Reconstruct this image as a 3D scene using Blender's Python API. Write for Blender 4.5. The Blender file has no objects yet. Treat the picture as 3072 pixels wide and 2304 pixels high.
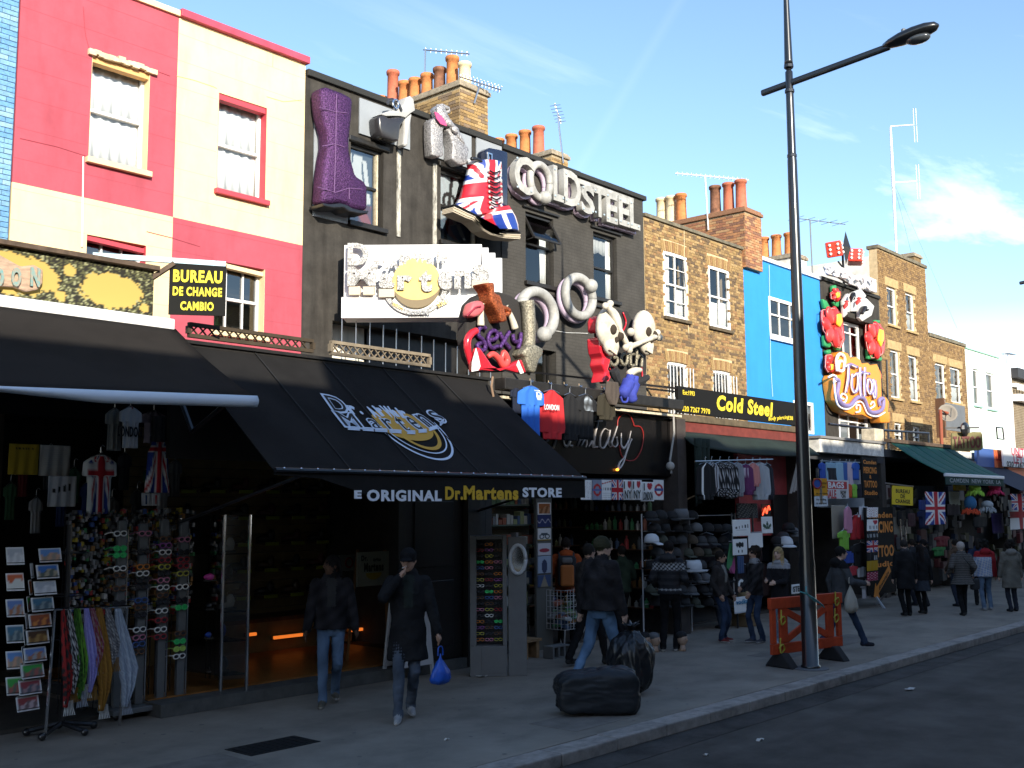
import bpy, math, random
import numpy as np
from mathutils import Vector as V, Matrix, kdtree, noise
random.seed(7)
R = math.radians
sc = bpy.context.scene
col = sc.collection
# ---------------------------------------------------------------- camera (street frame: X along the terrace, Y towards it, Z up)
CAMH = 2.3584
FPX = 3231.035                                   # focal length in photo pixels (photo 3072 wide)
CR = V((.66164965, -.74981314, 0)); CU = V((-.08512928, -.07511972, .99353411)); CF = V((.74496493, .65737149, .11353399))
ROLL = R(-.3505498)
cr, sr = math.cos(ROLL), math.sin(ROLL)
def ray(px, py):
    dx, dy = px-1536, 1152-py
    return CF*FPX + CR*(dx*cr-dy*sr) + CU*(dx*sr+dy*cr)
CO = V((0, 0, CAMH))
def P(px, py, Y=None, Z=None, X=None):
    d = ray(px, py)
    t = Y/d.y if Y is not None else ((Z-CAMH)/d.z if Z is not None else X/d.x)
    return CO + d*t
def PP(px, py, o, n):
    d = ray(px, py); return CO + d*((o-CO).dot(n)/d.dot(n))
cam = bpy.data.cameras.new('camera'); cam_o = bpy.data.objects.new('camera', cam); col.objects.link(cam_o)
cam.sensor_width = 36; cam.lens = FPX/3072*36; cam.clip_end = 3000; cam.clip_start = .05
r_ = CR*cr + CU*sr; u_ = CU*cr - CR*sr
cam_o.matrix_world = Matrix(((r_.x, u_.x, -CF.x, 0), (r_.y, u_.y, -CF.y, 0), (r_.z, u_.z, -CF.z, CAMH), (0, 0, 0, 1)))
sc.camera = cam_o
# ---------------------------------------------------------------- light
SUN_AZ, SUN_EL = R(27), R(19.5)                  # azimuth left of the facades' normal
to_sun = V((-math.sin(SUN_AZ)*math.cos(SUN_EL), -math.cos(SUN_AZ)*math.cos(SUN_EL), math.sin(SUN_EL)))
w = bpy.data.worlds.new('World'); sc.world = w; w.use_nodes = True
nt = w.node_tree; nt.nodes.clear()
N = lambda t: nt.nodes.new(t)
out = N('ShaderNodeOutputWorld'); bg = N('ShaderNodeBackground'); sky = N('ShaderNodeTexSky')
sky.sky_type = 'NISHITA'; sky.sun_disc = False; sky.sun_elevation = SUN_EL
sky.sun_rotation = math.atan2(to_sun.x, to_sun.y)
sky.air_density = 1.0; sky.dust_density = .6; sky.ozone_density = 2.6; sky.altitude = 50
bg.inputs[1].default_value = .142
# thin cirrus and low cloud, laid out by sky direction
tc = N('ShaderNodeTexCoord'); sep = N('ShaderNodeSeparateXYZ'); nt.links.new(tc.outputs['Generated'], sep.inputs[0])
def mth(op, a, b=None, c=None):
    n = N('ShaderNodeMath'); n.operation = op
    for i, x in enumerate((a, b, c)):
        if x is None: continue
        if isinstance(x, (int, float)): n.inputs[i].default_value = x
        else: nt.links.new(x, n.inputs[i])
    return n.outputs[0]
zz = mth('MAXIMUM', sep.outputs[2], .03)
pu = mth('DIVIDE', sep.outputs[0], zz); pv = mth('DIVIDE', sep.outputs[1], zz)
cmb = N('ShaderNodeCombineXYZ'); nt.links.new(mth('MULTIPLY', pu, .55), cmb.inputs[0]); nt.links.new(mth('MULTIPLY', pv, 1.1), cmb.inputs[1])
nz = N('ShaderNodeTexNoise'); nz.inputs['Scale'].default_value = .55; nz.inputs['Detail'].default_value = 9; nz.inputs['Roughness'].default_value = .62
nz.inputs['Distortion'].default_value = .6
nt.links.new(cmb.outputs[0], nz.inputs['Vector'])
ramp = N('ShaderNodeMapRange'); ramp.inputs[1].default_value = .515; ramp.inputs[2].default_value = .74
nt.links.new(nz.outputs['Fac'], ramp.inputs[0])
low = N('ShaderNodeMapRange'); low.inputs[1].default_value = .46; low.inputs[2].default_value = .16
nt.links.new(sep.outputs[2], low.inputs[0])
fac = mth('MULTIPLY', ramp.outputs[0], low.outputs[0])
hz = N('ShaderNodeMapRange'); hz.inputs[1].default_value = .17; hz.inputs[2].default_value = .02; hz.inputs[4].default_value = .5
nt.links.new(sep.outputs[2], hz.inputs[0])
# old vapour trail: a thin band about a great circle
tr = N('ShaderNodeVectorMath'); tr.operation = 'DOT_PRODUCT'; nt.links.new(tc.outputs['Generated'], tr.inputs[0])
ta = ray(1800, 400).normalized(); tb = ray(2040, 0).normalized(); tn = ta.cross(tb).normalized(); tr.inputs[1].default_value = tn
tw = N('ShaderNodeMapRange'); tw.inputs[1].default_value = .007; tw.inputs[2].default_value = .0; tw.inputs[4].default_value = .014
nt.links.new(mth('ABSOLUTE', tr.outputs['Value']), tw.inputs[0])
fac = mth('MINIMUM', mth('ADD', mth('ADD', mth('MULTIPLY', fac, .8), hz.outputs[0]), tw.outputs[0]), .96)
mx = N('ShaderNodeMix'); mx.data_type = 'RGBA'; nt.links.new(fac, mx.inputs[0]); nt.links.new(sky.outputs[0], mx.inputs[6])
mx.inputs[7].default_value = (11.2, 11.1, 10.8, 1)
nt.links.new(mx.outputs[2], bg.inputs[0]); nt.links.new(bg.outputs[0], out.inputs[0])
sun = bpy.data.lights.new('sun', 'SUN'); sun.energy = 3.7; sun.angle = R(.53); sun.color = (1, .93, .80)
sun_o = bpy.data.objects.new('sun', sun); col.objects.link(sun_o); sun_o.rotation_euler = (-to_sun).to_track_quat('-Z', 'Y').to_euler()
sun_o.location = to_sun*60
vs = sc.view_settings; vs.view_transform = 'Standard'; vs.look = 'None'; vs.gamma = 1; vs.exposure = 1.1; vs.use_curve_mapping = False
sc.cycles.max_bounces = 6; sc.cycles.diffuse_bounces = 3; sc.cycles.glossy_bounces = 3; sc.cycles.transparent_max_bounces = 8
sc.cycles.caustics_reflective = False; sc.cycles.caustics_refractive = False
# ---------------------------------------------------------------- materials
MATS = {}
def M(name, c=(.5, .5, .5), rough=.7, metal=0, noise=0, ns=4, bump=0, bs=60, spec=.4, emit=0, c2=None, streak=1, coat=0, dirt=0, dscale=(5, 5, .4), dlo=.45):
    if name in MATS: return MATS[name]
    m = bpy.data.materials.new(name); m.use_nodes = True; t = m.node_tree; b = t.nodes['Principled BSDF']
    b.inputs['Base Color'].default_value = (*c, 1); b.inputs['Roughness'].default_value = rough; b.inputs['Metallic'].default_value = metal
    b.inputs['Specular IOR Level'].default_value = spec; b.inputs['Coat Weight'].default_value = coat
    if emit: b.inputs['Emission Color'].default_value = (*c, 1); b.inputs['Emission Strength'].default_value = emit
    if noise or bump or dirt:
        g = t.nodes.new('ShaderNodeNewGeometry'); mp = t.nodes.new('ShaderNodeMapping'); mp.inputs['Scale'].default_value = (1, 1, streak)
        t.links.new(g.outputs['Position'], mp.inputs[0])
    if noise:
        n = t.nodes.new('ShaderNodeTexNoise'); n.inputs['Scale'].default_value = ns; n.inputs['Detail'].default_value = 8; n.inputs['Roughness'].default_value = .65
        t.links.new(mp.outputs[0], n.inputs['Vector'])
        mr = t.nodes.new('ShaderNodeMapRange'); mr.inputs[1].default_value = .3; mr.inputs[2].default_value = .7
        t.links.new(n.outputs['Fac'], mr.inputs[0])
        x = t.nodes.new('ShaderNodeMix'); x.data_type = 'RGBA'; t.links.new(mr.outputs[0], x.inputs[0])
        lo = c2 if c2 else tuple(max(0, k*(1-noise)) for k in c); hi = c if c2 else tuple(min(1, k*(1+noise)) for k in c)
        x.inputs[6].default_value = (*lo, 1); x.inputs[7].default_value = (*hi, 1)
        t.links.new(x.outputs[2], b.inputs['Base Color'])
    if dirt:                                             # rain streaks, stains and grime with a shape of their own
        m2 = t.nodes.new('ShaderNodeMapping'); m2.inputs['Scale'].default_value = dscale; t.links.new(g.outputs['Position'], m2.inputs[0])
        n = t.nodes.new('ShaderNodeTexNoise'); n.inputs['Scale'].default_value = 1; n.inputs['Detail'].default_value = 7; n.inputs['Roughness'].default_value = .6; t.links.new(m2.outputs[0], n.inputs['Vector'])
        mr = t.nodes.new('ShaderNodeMapRange'); mr.inputs[1].default_value = dlo; mr.inputs[2].default_value = dlo+.28; mr.inputs[3].default_value = 1; mr.inputs[4].default_value = 1-dirt; t.links.new(n.outputs['Fac'], mr.inputs[0])
        x = t.nodes.new('ShaderNodeMix'); x.data_type = 'RGBA'; x.blend_type = 'MULTIPLY'; x.inputs[0].default_value = 1
        if b.inputs['Base Color'].links: t.links.new(b.inputs['Base Color'].links[0].from_socket, x.inputs[6])
        else: x.inputs[6].default_value = (*c, 1)
        t.links.new(mr.outputs[0], x.inputs[7]); t.links.new(x.outputs[2], b.inputs['Base Color'])
    if bump:
        n = t.nodes.new('ShaderNodeTexNoise'); n.inputs['Scale'].default_value = bs; n.inputs['Detail'].default_value = 5
        t.links.new(g.outputs['Position'], n.inputs['Vector'])
        bp = t.nodes.new('ShaderNodeBump'); bp.inputs['Strength'].default_value = bump; bp.inputs['Distance'].default_value = .02
        t.links.new(n.outputs['Fac'], bp.inputs['Height']); t.links.new(bp.outputs[0], b.inputs['Normal'])
    MATS[name] = m; return m
def MC(name, rough=.85, bump=.0, bs=40, spec=.3):            # colour read from the mesh's own printed/dyed colours
    if name in MATS: return MATS[name]
    m = M(name, rough=rough, bump=bump, bs=bs, spec=spec); t = m.node_tree
    a = t.nodes.new('ShaderNodeAttribute'); a.attribute_name = 'Col'; t.links.new(a.outputs['Color'], t.nodes['Principled BSDF'].inputs['Base Color'])
    return m
def MG(name, tint=(.85, .9, .92), refl=.12, rough=.02):      # window glass: part mirror, part see-through
    if name in MATS: return MATS[name]
    m = bpy.data.materials.new(name); m.use_nodes = True; t = m.node_tree; t.nodes.clear()
    o = t.nodes.new('ShaderNodeOutputMaterial'); x = t.nodes.new('ShaderNodeMixShader'); f = t.nodes.new('ShaderNodeFresnel'); f.inputs[0].default_value = 1.6
    ad = t.nodes.new('ShaderNodeMath'); ad.operation = 'ADD'; ad.inputs[1].default_value = refl; ad.use_clamp = True
    tr_ = t.nodes.new('ShaderNodeBsdfTransparent'); tr_.inputs[0].default_value = (*tint, 1)
    gl = t.nodes.new('ShaderNodeBsdfGlossy'); gl.inputs['Roughness'].default_value = rough
    t.links.new(f.outputs[0], ad.inputs[0]); t.links.new(ad.outputs[0], x.inputs[0]); t.links.new(tr_.outputs[0], x.inputs[1]); t.links.new(gl.outputs[0], x.inputs[2])
    t.links.new(x.outputs[0], o.inputs[0]); MATS[name] = m; return m
def brickmat(name, c1, c2, mortar, bump=.3, w=.225, h=.075, rough=.85, msize=.012):
    if name in MATS: return MATS[name]
    m = bpy.data.materials.new(name); m.use_nodes = True; t = m.node_tree; b = t.nodes['Principled BSDF']; b.inputs['Roughness'].default_value = rough
    b.inputs['Specular IOR Level'].default_value = .25
    g = t.nodes.new('ShaderNodeNewGeometry'); s = t.nodes.new('ShaderNodeSeparateXYZ'); t.links.new(g.outputs['Position'], s.inputs[0])
    ad = t.nodes.new('ShaderNodeMath'); t.links.new(s.outputs[0], ad.inputs[0]); t.links.new(s.outputs[1], ad.inputs[1])
    cb = t.nodes.new('ShaderNodeCombineXYZ'); t.links.new(ad.outputs[0], cb.inputs[0]); t.links.new(s.outputs[2], cb.inputs[1])
    br = t.nodes.new('ShaderNodeTexBrick'); br.inputs['Scale'].default_value = 1; br.inputs['Brick Width'].default_value = w; br.inputs['Row Height'].default_value = h
    br.inputs['Mortar Size'].default_value = msize; br.inputs['Color1'].default_value = (*c1, 1); br.inputs['Color2'].default_value = (*c2, 1); br.inputs['Mortar'].default_value = (*mortar, 1)
    t.links.new(cb.outputs[0], br.inputs['Vector'])
    n = t.nodes.new('ShaderNodeTexNoise'); n.inputs['Scale'].default_value = 2.2; n.inputs['Detail'].default_value = 7; t.links.new(g.outputs['Position'], n.inputs['Vector'])
    x = t.nodes.new('ShaderNodeMix'); x.data_type = 'RGBA'; x.blend_type = 'MULTIPLY'; x.inputs[0].default_value = .55
    mr = t.nodes.new('ShaderNodeMapRange'); mr.inputs[1].default_value = .3; mr.inputs[2].default_value = .65; mr.inputs[3].default_value = .45; t.links.new(n.outputs['Fac'], mr.inputs[0])
    t.links.new(br.outputs['Color'], x.inputs[6]); t.links.new(mr.outputs[0], x.inputs[7]); t.links.new(x.outputs[2], b.inputs['Base Color'])
    bp = t.nodes.new('ShaderNodeBump'); bp.inputs['Strength'].default_value = bump; bp.inputs['Distance'].default_value = .012; bp.invert = True
    t.links.new(br.outputs['Fac'], bp.inputs['Height']); t.links.new(bp.outputs[0], b.inputs['Normal'])
    MATS[name] = m; return m
# ---------------------------------------------------------------- mesh builder and object helpers
def wm(o):
    m = o.matrix_basis.copy()
    return wm(o.parent) @ m if o.parent else m
class MB:
    def __init__(s): s.v = []; s.f = []; s.m = []; s.c = None
    def add(s, vs, fs, mi=0):
        k = len(s.v); s.v += [tuple(x) for x in vs]; s.f += [tuple(i+k for i in f) for f in fs]; s.m += [mi]*len(fs); return s
    def box(s, x0, x1, y0, y1, z0, z1, mi=0):
        return s.add([(x0,y0,z0),(x1,y0,z0),(x1,y1,z0),(x0,y1,z0),(x0,y0,z1),(x1,y0,z1),(x1,y1,z1),(x0,y1,z1)],
                     [(0,3,2,1),(4,5,6,7),(0,1,5,4),(1,2,6,5),(2,3,7,6),(3,0,4,7)], mi)
    def obox(s, c, a, b, d, mi=0):
        c, a, b, d = V(c), V(a), V(b), V(d)
        p = [c+a*i+b*j+d*k for k in (-1,1) for i, j in ((-1,-1),(1,-1),(1,1),(-1,1))]
        if a.cross(b).dot(d) < 0: p = p[4:]+p[:4]
        return s.add(p, [(0,3,2,1),(4,5,6,7),(0,1,5,4),(1,2,6,5),(2,3,7,6),(3,0,4,7)], mi)
    def bar(s, a, b, w, h=None, up=(0,0,1), mi=0):
        a, b = V(a), V(b); d = b-a; h = h or w; up = V(up)
        x = d.cross(up)
        if x.length < 1e-6: x = d.cross(V((0,1,0)))
        x.normalize(); y = x.cross(d).normalized()
        return s.obox((a+b)/2, d/2, x*w/2, y*h/2, mi)
    def tube(s, pts, r, n=8, mi=0, flat=1, cap=True):
        pts = [V(p) for p in pts]; m = len(pts); rr = r if isinstance(r, (list, tuple)) else [r]*m
        vs = []; px = None
        for i, p in enumerate(pts):
            t = (pts[min(i+1, m-1)]-pts[max(i-1, 0)])
            if t.length < 1e-9: t = V((0,0,1))
            t.normalize()
            if px is None:
                px = t.cross(V((0,0,1)) if abs(t.z) < .95 else V((0,1,0))).normalized()
            else:
                px = (px - t*px.dot(t)); px = px.normalized() if px.length > 1e-6 else t.orthogonal().normalized()
            py = t.cross(px)
            vs += [p + px*(rr[i]*math.cos(2*math.pi*k/n)) + py*(rr[i]*flat*math.sin(2*math.pi*k/n)) for k in range(n)]
        fs = [(i*n+k, i*n+(k+1) % n, (i+1)*n+(k+1) % n, (i+1)*n+k) for i in range(m-1) for k in range(n)]
        if cap: fs += [tuple(range(n-1, -1, -1)), tuple((m-1)*n+k for k in range(n))]
        return s.add(vs, fs, mi)
    def prism(s, poly, o, u, v, d, mi=0):
        o, u, v, d = V(o), V(u), V(v), V(d); n = len(poly)
        a = sum(poly[i][0]*poly[(i+1) % n][1]-poly[(i+1) % n][0]*poly[i][1] for i in range(n))
        if (a > 0) != (u.cross(v).dot(d) > 0): poly = poly[::-1]
        lo = [o+u*x+v*y for x, y in poly]
        return s.add(lo+[p+d for p in lo], [tuple(range(n-1, -1, -1)), tuple(range(n, 2*n))]+[(i, (i+1) % n, n+(i+1) % n, n+i) for i in range(n)], mi)
    def lathe(s, prof, c=(0,0,0), n=16, mi=0, ax=None):
        c = V(c); ax = V(ax or (0,0,1)).normalized(); x = ax.orthogonal().normalized(); y = ax.cross(x)
        vs = [c+ax*z+(x*math.cos(2*math.pi*k/n)+y*math.sin(2*math.pi*k/n))*max(r, 1e-4) for r, z in prof for k in range(n)]
        m = len(prof)
        fs = [(i*n+k, i*n+(k+1) % n, (i+1)*n+(k+1) % n, (i+1)*n+k) for i in range(m-1) for k in range(n)]
        fs += [tuple(range(n-1, -1, -1)), tuple((m-1)*n+k for k in range(n))]
        return s.add(vs, fs, mi)
    def ell(s, c, rx, ry=None, rz=None, n=14, mi=0, rot=None):
        ry = rx if ry is None else ry; rz = rx if rz is None else rz; m = n//2+1; vs = []; c = V(c)
        for i in range(m+1):
            a = math.pi*i/m
            for k in range(n):
                b = 2*math.pi*k/n
                q = V((rx*math.sin(a)*math.cos(b), ry*math.sin(a)*math.sin(b), -rz*math.cos(a)))
                vs.append(c+(rot @ q if rot else q))
        fs = [(i*n+k, i*n+(k+1) % n, (i+1)*n+(k+1) % n, (i+1)*n+k) for i in range(m) for k in range(n)]
        return s.add(vs, fs, mi)
    def grid(s, fn, nu, nv, mi=0, thick=None):
        vs = [V(fn(i/nu, j/nv)) for j in range(nv+1) for i in range(nu+1)]
        fs = [(j*(nu+1)+i, j*(nu+1)+i+1, (j+1)*(nu+1)+i+1, (j+1)*(nu+1)+i) for j in range(nv) for i in range(nu)]
        s.add(vs, fs, mi)
        if thick:
            t = V(thick); s.add([p+t for p in vs], [f[::-1] for f in fs], mi)
            k = len(s.v)-len(vs); b = k-len(vs)
            rim = [j*(nu+1) for j in range(nv, -1, -1)] + list(range(1, nu+1)) + [j*(nu+1)+nu for j in range(1, nv+1)] + [nv*(nu+1)+i for i in range(nu-1, 0, -1)]
            for q in range(len(rim)):
                a_, b_ = rim[q], rim[(q+1) % len(rim)]
                s.f.append((b+b_, b+a_, k+a_, k+b_)); s.m.append(mi)
        return s
    def build(s, name, mats, parent=None, smooth=False, bevel=0, local=False, sub=0):
        me = bpy.data.meshes.new(name)
        off = V((0,0,0)) if (local or parent is None) else wm(parent).to_translation()
        me.from_pydata([(x-off.x, y-off.y, z-off.z) for x, y, z in s.v], [], s.f)
        for m in (mats if isinstance(mats, (list, tuple)) else [mats]): me.materials.append(m)
        if any(s.m): me.polygons.foreach_set('material_index', s.m)
        if smooth: me.polygons.foreach_set('use_smooth', [True]*len(s.f))
        if s.c is not None:
            at = me.color_attributes.new('Col', 'FLOAT_COLOR', 'POINT'); at.data.foreach_set('color', np.array([(*k, 1) for k in s.c], dtype=np.float32).ravel())
        me.update()
        o = bpy.data.objects.new(name, me); col.objects.link(o)
        if parent: o.parent = parent
        if bevel:
            b = o.modifiers.new('bevel', 'BEVEL'); b.width = bevel; b.segments = 2; b.limit_method = 'ANGLE'
        if sub:
            b = o.modifiers.new('sub', 'SUBSURF'); b.levels = b.render_levels = sub
        return o
def tag(o, label, cat, group=None, kind=None):
    if label: o['label'] = label
    if cat: o['category'] = cat
    if group: o['group'] = group
    if kind: o['kind'] = kind
    return o
def thing(name, label, cat, loc=(0,0,0), group=None, rz=0):
    o = bpy.data.objects.new(name, None); col.objects.link(o); o.location = V(loc); o.rotation_euler = (0,0,rz); o.empty_display_size = .2
    return tag(o, label, cat, group)
def struct(o): o['kind'] = 'structure'; return o
def box(name, x0, x1, y0, y1, z0, z1, m, parent=None, bevel=0):
    return MB().box(x0, x1, y0, y1, z0, z1).build(name, m, parent, bevel=bevel)
UX, UZ = V((1,0,0)), V((0,0,1))
TXT = {}
def text_mesh(s, extr, bold, shear, space):
    k = (s, round(extr, 4), round(bold, 4), shear, space)
    if k in TXT: return TXT[k]
    cu = bpy.data.curves.new('t', 'FONT'); cu.body = s; cu.size = 1; cu.extrude = extr; cu.offset = bold; cu.shear = shear; cu.space_character = space
    cu.align_x = 'LEFT'; cu.resolution_u = 3
    o = bpy.data.objects.new('t', cu); col.objects.link(o)
    dg = bpy.context.evaluated_depsgraph_get(); me = bpy.data.meshes.new_from_object(o.evaluated_get(dg)); bpy.data.objects.remove(o)
    co = np.empty(len(me.vertices)*3, np.float32); me.vertices.foreach_get('co', co); co = co.reshape(-1, 3)
    lo, hi = (co.min(0), co.max(0)) if len(co) else (np.zeros(3), np.ones(3))
    TXT[k] = (me, lo, hi); return TXT[k]
def text(s, o, u, v, w, h, m, parent, name='lettering', extr=.01, bold=.02, shear=0, space=None, align='C', lift=.003):
    """letters of s fitted into w x h, o = centre (or left middle) of the box; u, v unit axes; faces u x v"""
    u, v = V(u).normalized(), V(v).normalized(); n = u.cross(v); o = V(o)
    bold = min(bold, .032 if bold < .05 else .042) if len(s) > 1 else bold
    me, lo, hi = text_mesh(s, 1, bold, shear, space or 1+bold*3.4)
    sx = w/(hi[0]-lo[0]); sy = (h/(hi[1]-lo[1])) if h else sx; sz = extr/2
    me2 = me.copy(); me2.name = name
    org = o - (u*w/2 if align == 'C' else V((0,0,0))) - v*((hi[1]-lo[1])*sy/2) - u*float(lo[0])*sx - v*float(lo[1])*sy + n*(extr/2+lift)
    me2.transform(Matrix(((u.x*sx, v.x*sy, n.x*sz, org.x), (u.y*sx, v.y*sy, n.y*sz, org.y), (u.z*sx, v.z*sy, n.z*sz, org.z), (0,0,0,1))))
    if parent: me2.transform(wm(parent).inverted())
    me2.materials.clear(); me2.materials.append(m)
    ob = bpy.data.objects.new(name, me2); col.objects.link(ob); ob.parent = parent
    return ob
def crom(pts, k=6):                                    # smooth curve through points
    pts = [V(p) for p in pts]; q = [pts[0]*2-pts[1]]+pts+[pts[-1]*2-pts[-2]]; r = []
    for i in range(1, len(q)-2):
        a, b, c, d = q[i-1:i+3]
        for j in range(k):
            t = j/k; r.append(.5*((2*b)+(c-a)*t+(2*a-5*b+4*c-d)*t*t+(3*b-a-3*c+d)*t**3))
    r.append(pts[-1]); return r
def copy_tree(o, parent=None):
    c = o.copy(); col.objects.link(c); c.parent = parent
    for ch in list(o.children): copy_tree(ch, c)
    return c
def RF(l, r, t, b, Y):
    xm, ym = (l+r)/2, (t+b)/2
    return P(l, ym, Y).x, P(r, ym, Y).x, P(xm, b, Y).z, P(xm, t, Y).z
def lerp(a, b, t): return a+(b-a)*t
# ---- palette
BLACKP = M('black_render', (.050,.045,.039), .8, spec=.15, dirt=.4, noise=.3, ns=3, bump=.25, bs=25)
WHITE = M('white_paint', (.78,.77,.74), .5, noise=.06, ns=3)
GLASS = MG('window_glass', (.95,.97,.98), .06)
DARK = M('dark_interior', (.012,.011,.010), .9)
STEEL = M('brushed_steel', (.5,.5,.5), .35, 1)
CHROME = M('chrome', (.7,.7,.72), .12, 1)
GREYM = M('grey_metal', (.16,.17,.175), .45, .3, noise=.1, ns=5)
BLKM = M('black_metal', (.012,.012,.014), .3, 0, spec=.6)
WOOD = M('brown_wood', (.12,.06,.03), .6, noise=.35, ns=6, streak=.2)
PRINT = MC('printed_cloth', .85)
YELLOW = M('yellow_lettering', (.75,.62,.02), .6)
# ================================================================ SETTING
YF, YS, YK = 15.0, 11.3, 6.72                    # upper facades, shop line, kerb face
ASPH = M('road_asphalt', (.088,.081,.072), .9, spec=.2, noise=.35, ns=1.3, bump=.7, bs=180, dirt=.45, dscale=(.12, 1.6, 1), dlo=.46)
PAVE = M('pavement_asphalt', (.255,.222,.182), .95, spec=.15, noise=.22, ns=.9, bump=.55, bs=130, dirt=.4, dscale=(.7, 1.1, 1), dlo=.50)
KERBM = M('kerb_granite', (.30,.27,.24), .9, spec=.2, dirt=.5, dscale=(1.6, 3, 3), noise=.25, ns=8, bump=.3, bs=60)
struct(MB().box(-900, 900, -900, 900, -.9, -.16).build('ground', M('earth', (.09,.085,.08), .95, noise=.3, ns=.5)))
struct(MB().box(-80, 420, .6, YK-.002, -.158, -.12).build('road', ASPH))
struct(MB().box(-80, 420, YK+.30, 30, -.158, 0).build('pavement', PAVE))
struct(MB().box(-80, 420, -9, .3, -.158, 0).build('opposite_pavement', PAVE))
struct(box('opposite_kerb', -80, 420, .302, .598, -.157, .002, KERBM))
kerb = struct(box('kerb', -80, 420, YK+.02, YK+.298, -.157, -.03, KERBM))
km = MB().box(-.447, .447, 0, .292, -.125, .004).build('kerbstone', KERBM, kerb, bevel=.015); km.location = (-3, YK, 0)
for i in range(1, 52):
    k = km.copy(); col.objects.link(k); k.parent = kerb; k.location = (-3+.905*i, YK+random.uniform(-.004, .004), random.uniform(-.003, .003))
struct(MB().box(-60, 300, YK-.42, YK-.004, -.119, -.116).build('gutter', M('gutter_tar', (.05,.046,.042), .9, spec=.2, noise=.5, ns=2.5, bump=.5, bs=90)))
for i, (x0, x1, y0, y1) in enumerate(((15.5, 19.2, 8.1, 8.75), (3.0, 6.2, 8.6, 9.3), (9.2, 10.4, 7.25, 7.9))): struct(MB().box(x0, x1, y0, y1, -.01, .0035).build('pavement_patch', M('patch_tar', (.20,.175,.15), .95, spec=.1, noise=.25, ns=3, bump=.6, bs=110)))
gm = MB()
for i in range(200): x, y, r_ = random.uniform(3, 30), random.uniform(YK+.4, YS-.2), random.uniform(.012, .03); gm.lathe([(r_, 0), (r_*.7, .0015)], (x, y, .0042), 8)
gs = gm.build('chewing_gum_spots', M('gum_grey', (.15,.135,.115), .8)); tag(gs, 'flattened grey chewing gum spots trodden into the pavement', 'gum', kind='stuff')
cv = thing('inspection_cover', 'dark sunken inspection cover set in the grey pavement', 'manhole cover', P(820, 2236, Z=.004))
c = P(820, 2236, Z=.004); MB().box(c.x-.42, c.x+.42, c.y-.22, c.y+.22, .001, .006).build('plate', M('cast_iron', (.02,.02,.02), .6, .3, noise=.3, ns=30), cv)
for i in range(9): MB().box(c.x-.38+i*.09, c.x-.34+i*.09, c.y-.18, c.y+.18, .007, .011).build('rib', M('cast_iron'), cv)
for i, (px, py, s) in enumerate([(2280, 2222, .05), (2730, 2070, .09), (2118, 2268, .035), (1340, 2221, .03), (1448, 2030, .1)]):
    g = P(px, py, Z=-.118 if i < 3 else .004)
    m = MB().grid(lambda u, v: (g.x+(u-.5)*s*2, g.y+(v-.5)*s*.9, g.z+.004+.02*abs(math.sin(u*4+i))), 5, 2, thick=(0,0,-.002))
    tag(m.build('litter', M('litter_paper', (.5,.48,.44), .8)), ['flat scrap of pale litter lying on the road', 'long buff scrap of litter on the road', 'tiny pale scrap of litter on the road', 'small pale scrap of litter on the pavement', 'crumpled paper beside the grey sunglasses cabinet'][i], 'litter')
# ================================================================ HOUSES
def wall(root, name, x0, x1, z0, z1, Y, holes, mats, pick=None, thick=.3, cx=(), cz=()):
    xs = sorted({x0, x1, *cx, *[k for h in holes for k in h[:2]]}); zs = sorted({z0, z1, *cz, *[k for h in holes for k in h[2:4]]})
    mb = MB()
    for i in range(len(xs)-1):
        for j in range(len(zs)-1):
            mx_, mz_ = (xs[i]+xs[i+1])/2, (zs[j]+zs[j+1])/2
            if any(h[0] < mx_ < h[1] and h[2] < mz_ < h[3] for h in holes): continue
            mb.box(xs[i], xs[i+1], Y, Y+thick, zs[j], zs[j+1], pick(mx_, mz_) if pick else 0)
    return mb.build(name, mats, root)
BR = {}
def brickface(parent, o, u, L, H, n, holes, pal, nmax, key, bond=1, reach=None, prot=.012):
    """courses of bricks on the plane (o, u, Z); n = outward normal. nmax nearest whole bricks are objects, the rest one mass"""
    o, u, n = V(o), V(u), V(n); off = wm(parent).to_translation(); cand = []
    mats = [M('%s_brick_%d' % (key, i), c, .85, noise=.25, ns=25, bump=.3, bs=60) for i, c in enumerate(pal)]
    rows = int(H/.075)
    for r in range(rows):
        z = .005+r*.075; head = bond and r % 2
        s = .1025 if head else .215; st = s+.010; x = -(random.choice((0, .056)) if head else (.112*((r//2) % 2) if bond else .112*(r % 2)))
        while x < L:
            a, b = max(x, .002), min(x+s, L-.002); x += st
            if b-a < .03: continue
            m_ = (a+b)/2
            if any(h[0]-.01 < m_ < h[1]+.01 and h[2]-.06 < z+.033 < h[3]+.03 for h in holes):
                continue
            cand.append((m_, z+.0325, b-a, abs(b-a-s) < 1e-6, random.randrange(len(pal))))
    def dist(q): p = o+u*q[0]+UZ*q[1]; return (p-CO).length
    cand.sort(key=dist); mass = MB(); k = 0
    rot = math.atan2(u.y, u.x)
    for q in cand:
        p = o+u*q[0]+UZ*q[1]+n*(prot-.02+random.uniform(-.003, .003))
        if q[3] and k < nmax:
            kk = (key, round(q[2], 3), q[4])
            if kk not in BR:
                ob = MB().box(-q[2]/2, q[2]/2, -.02, .02, -.0325, .0325).build('brick', mats[q[4]], parent, local=True); BR[kk] = ob.data
            else:
                ob = bpy.data.objects.new('brick', BR[kk]); col.objects.link(ob); ob.parent = parent
            ob.location = p-off; ob.rotation_euler = (random.uniform(-.01, .01), random.uniform(-.006, .006), rot); k += 1
        else:
            mass.obox(p, u*(q[2]/2), n*.02, UZ*.0325, q[4])
    if mass.v:
        ob = mass.build('brick_courses', mats, parent); ob['kind'] = 'stuff'
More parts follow.
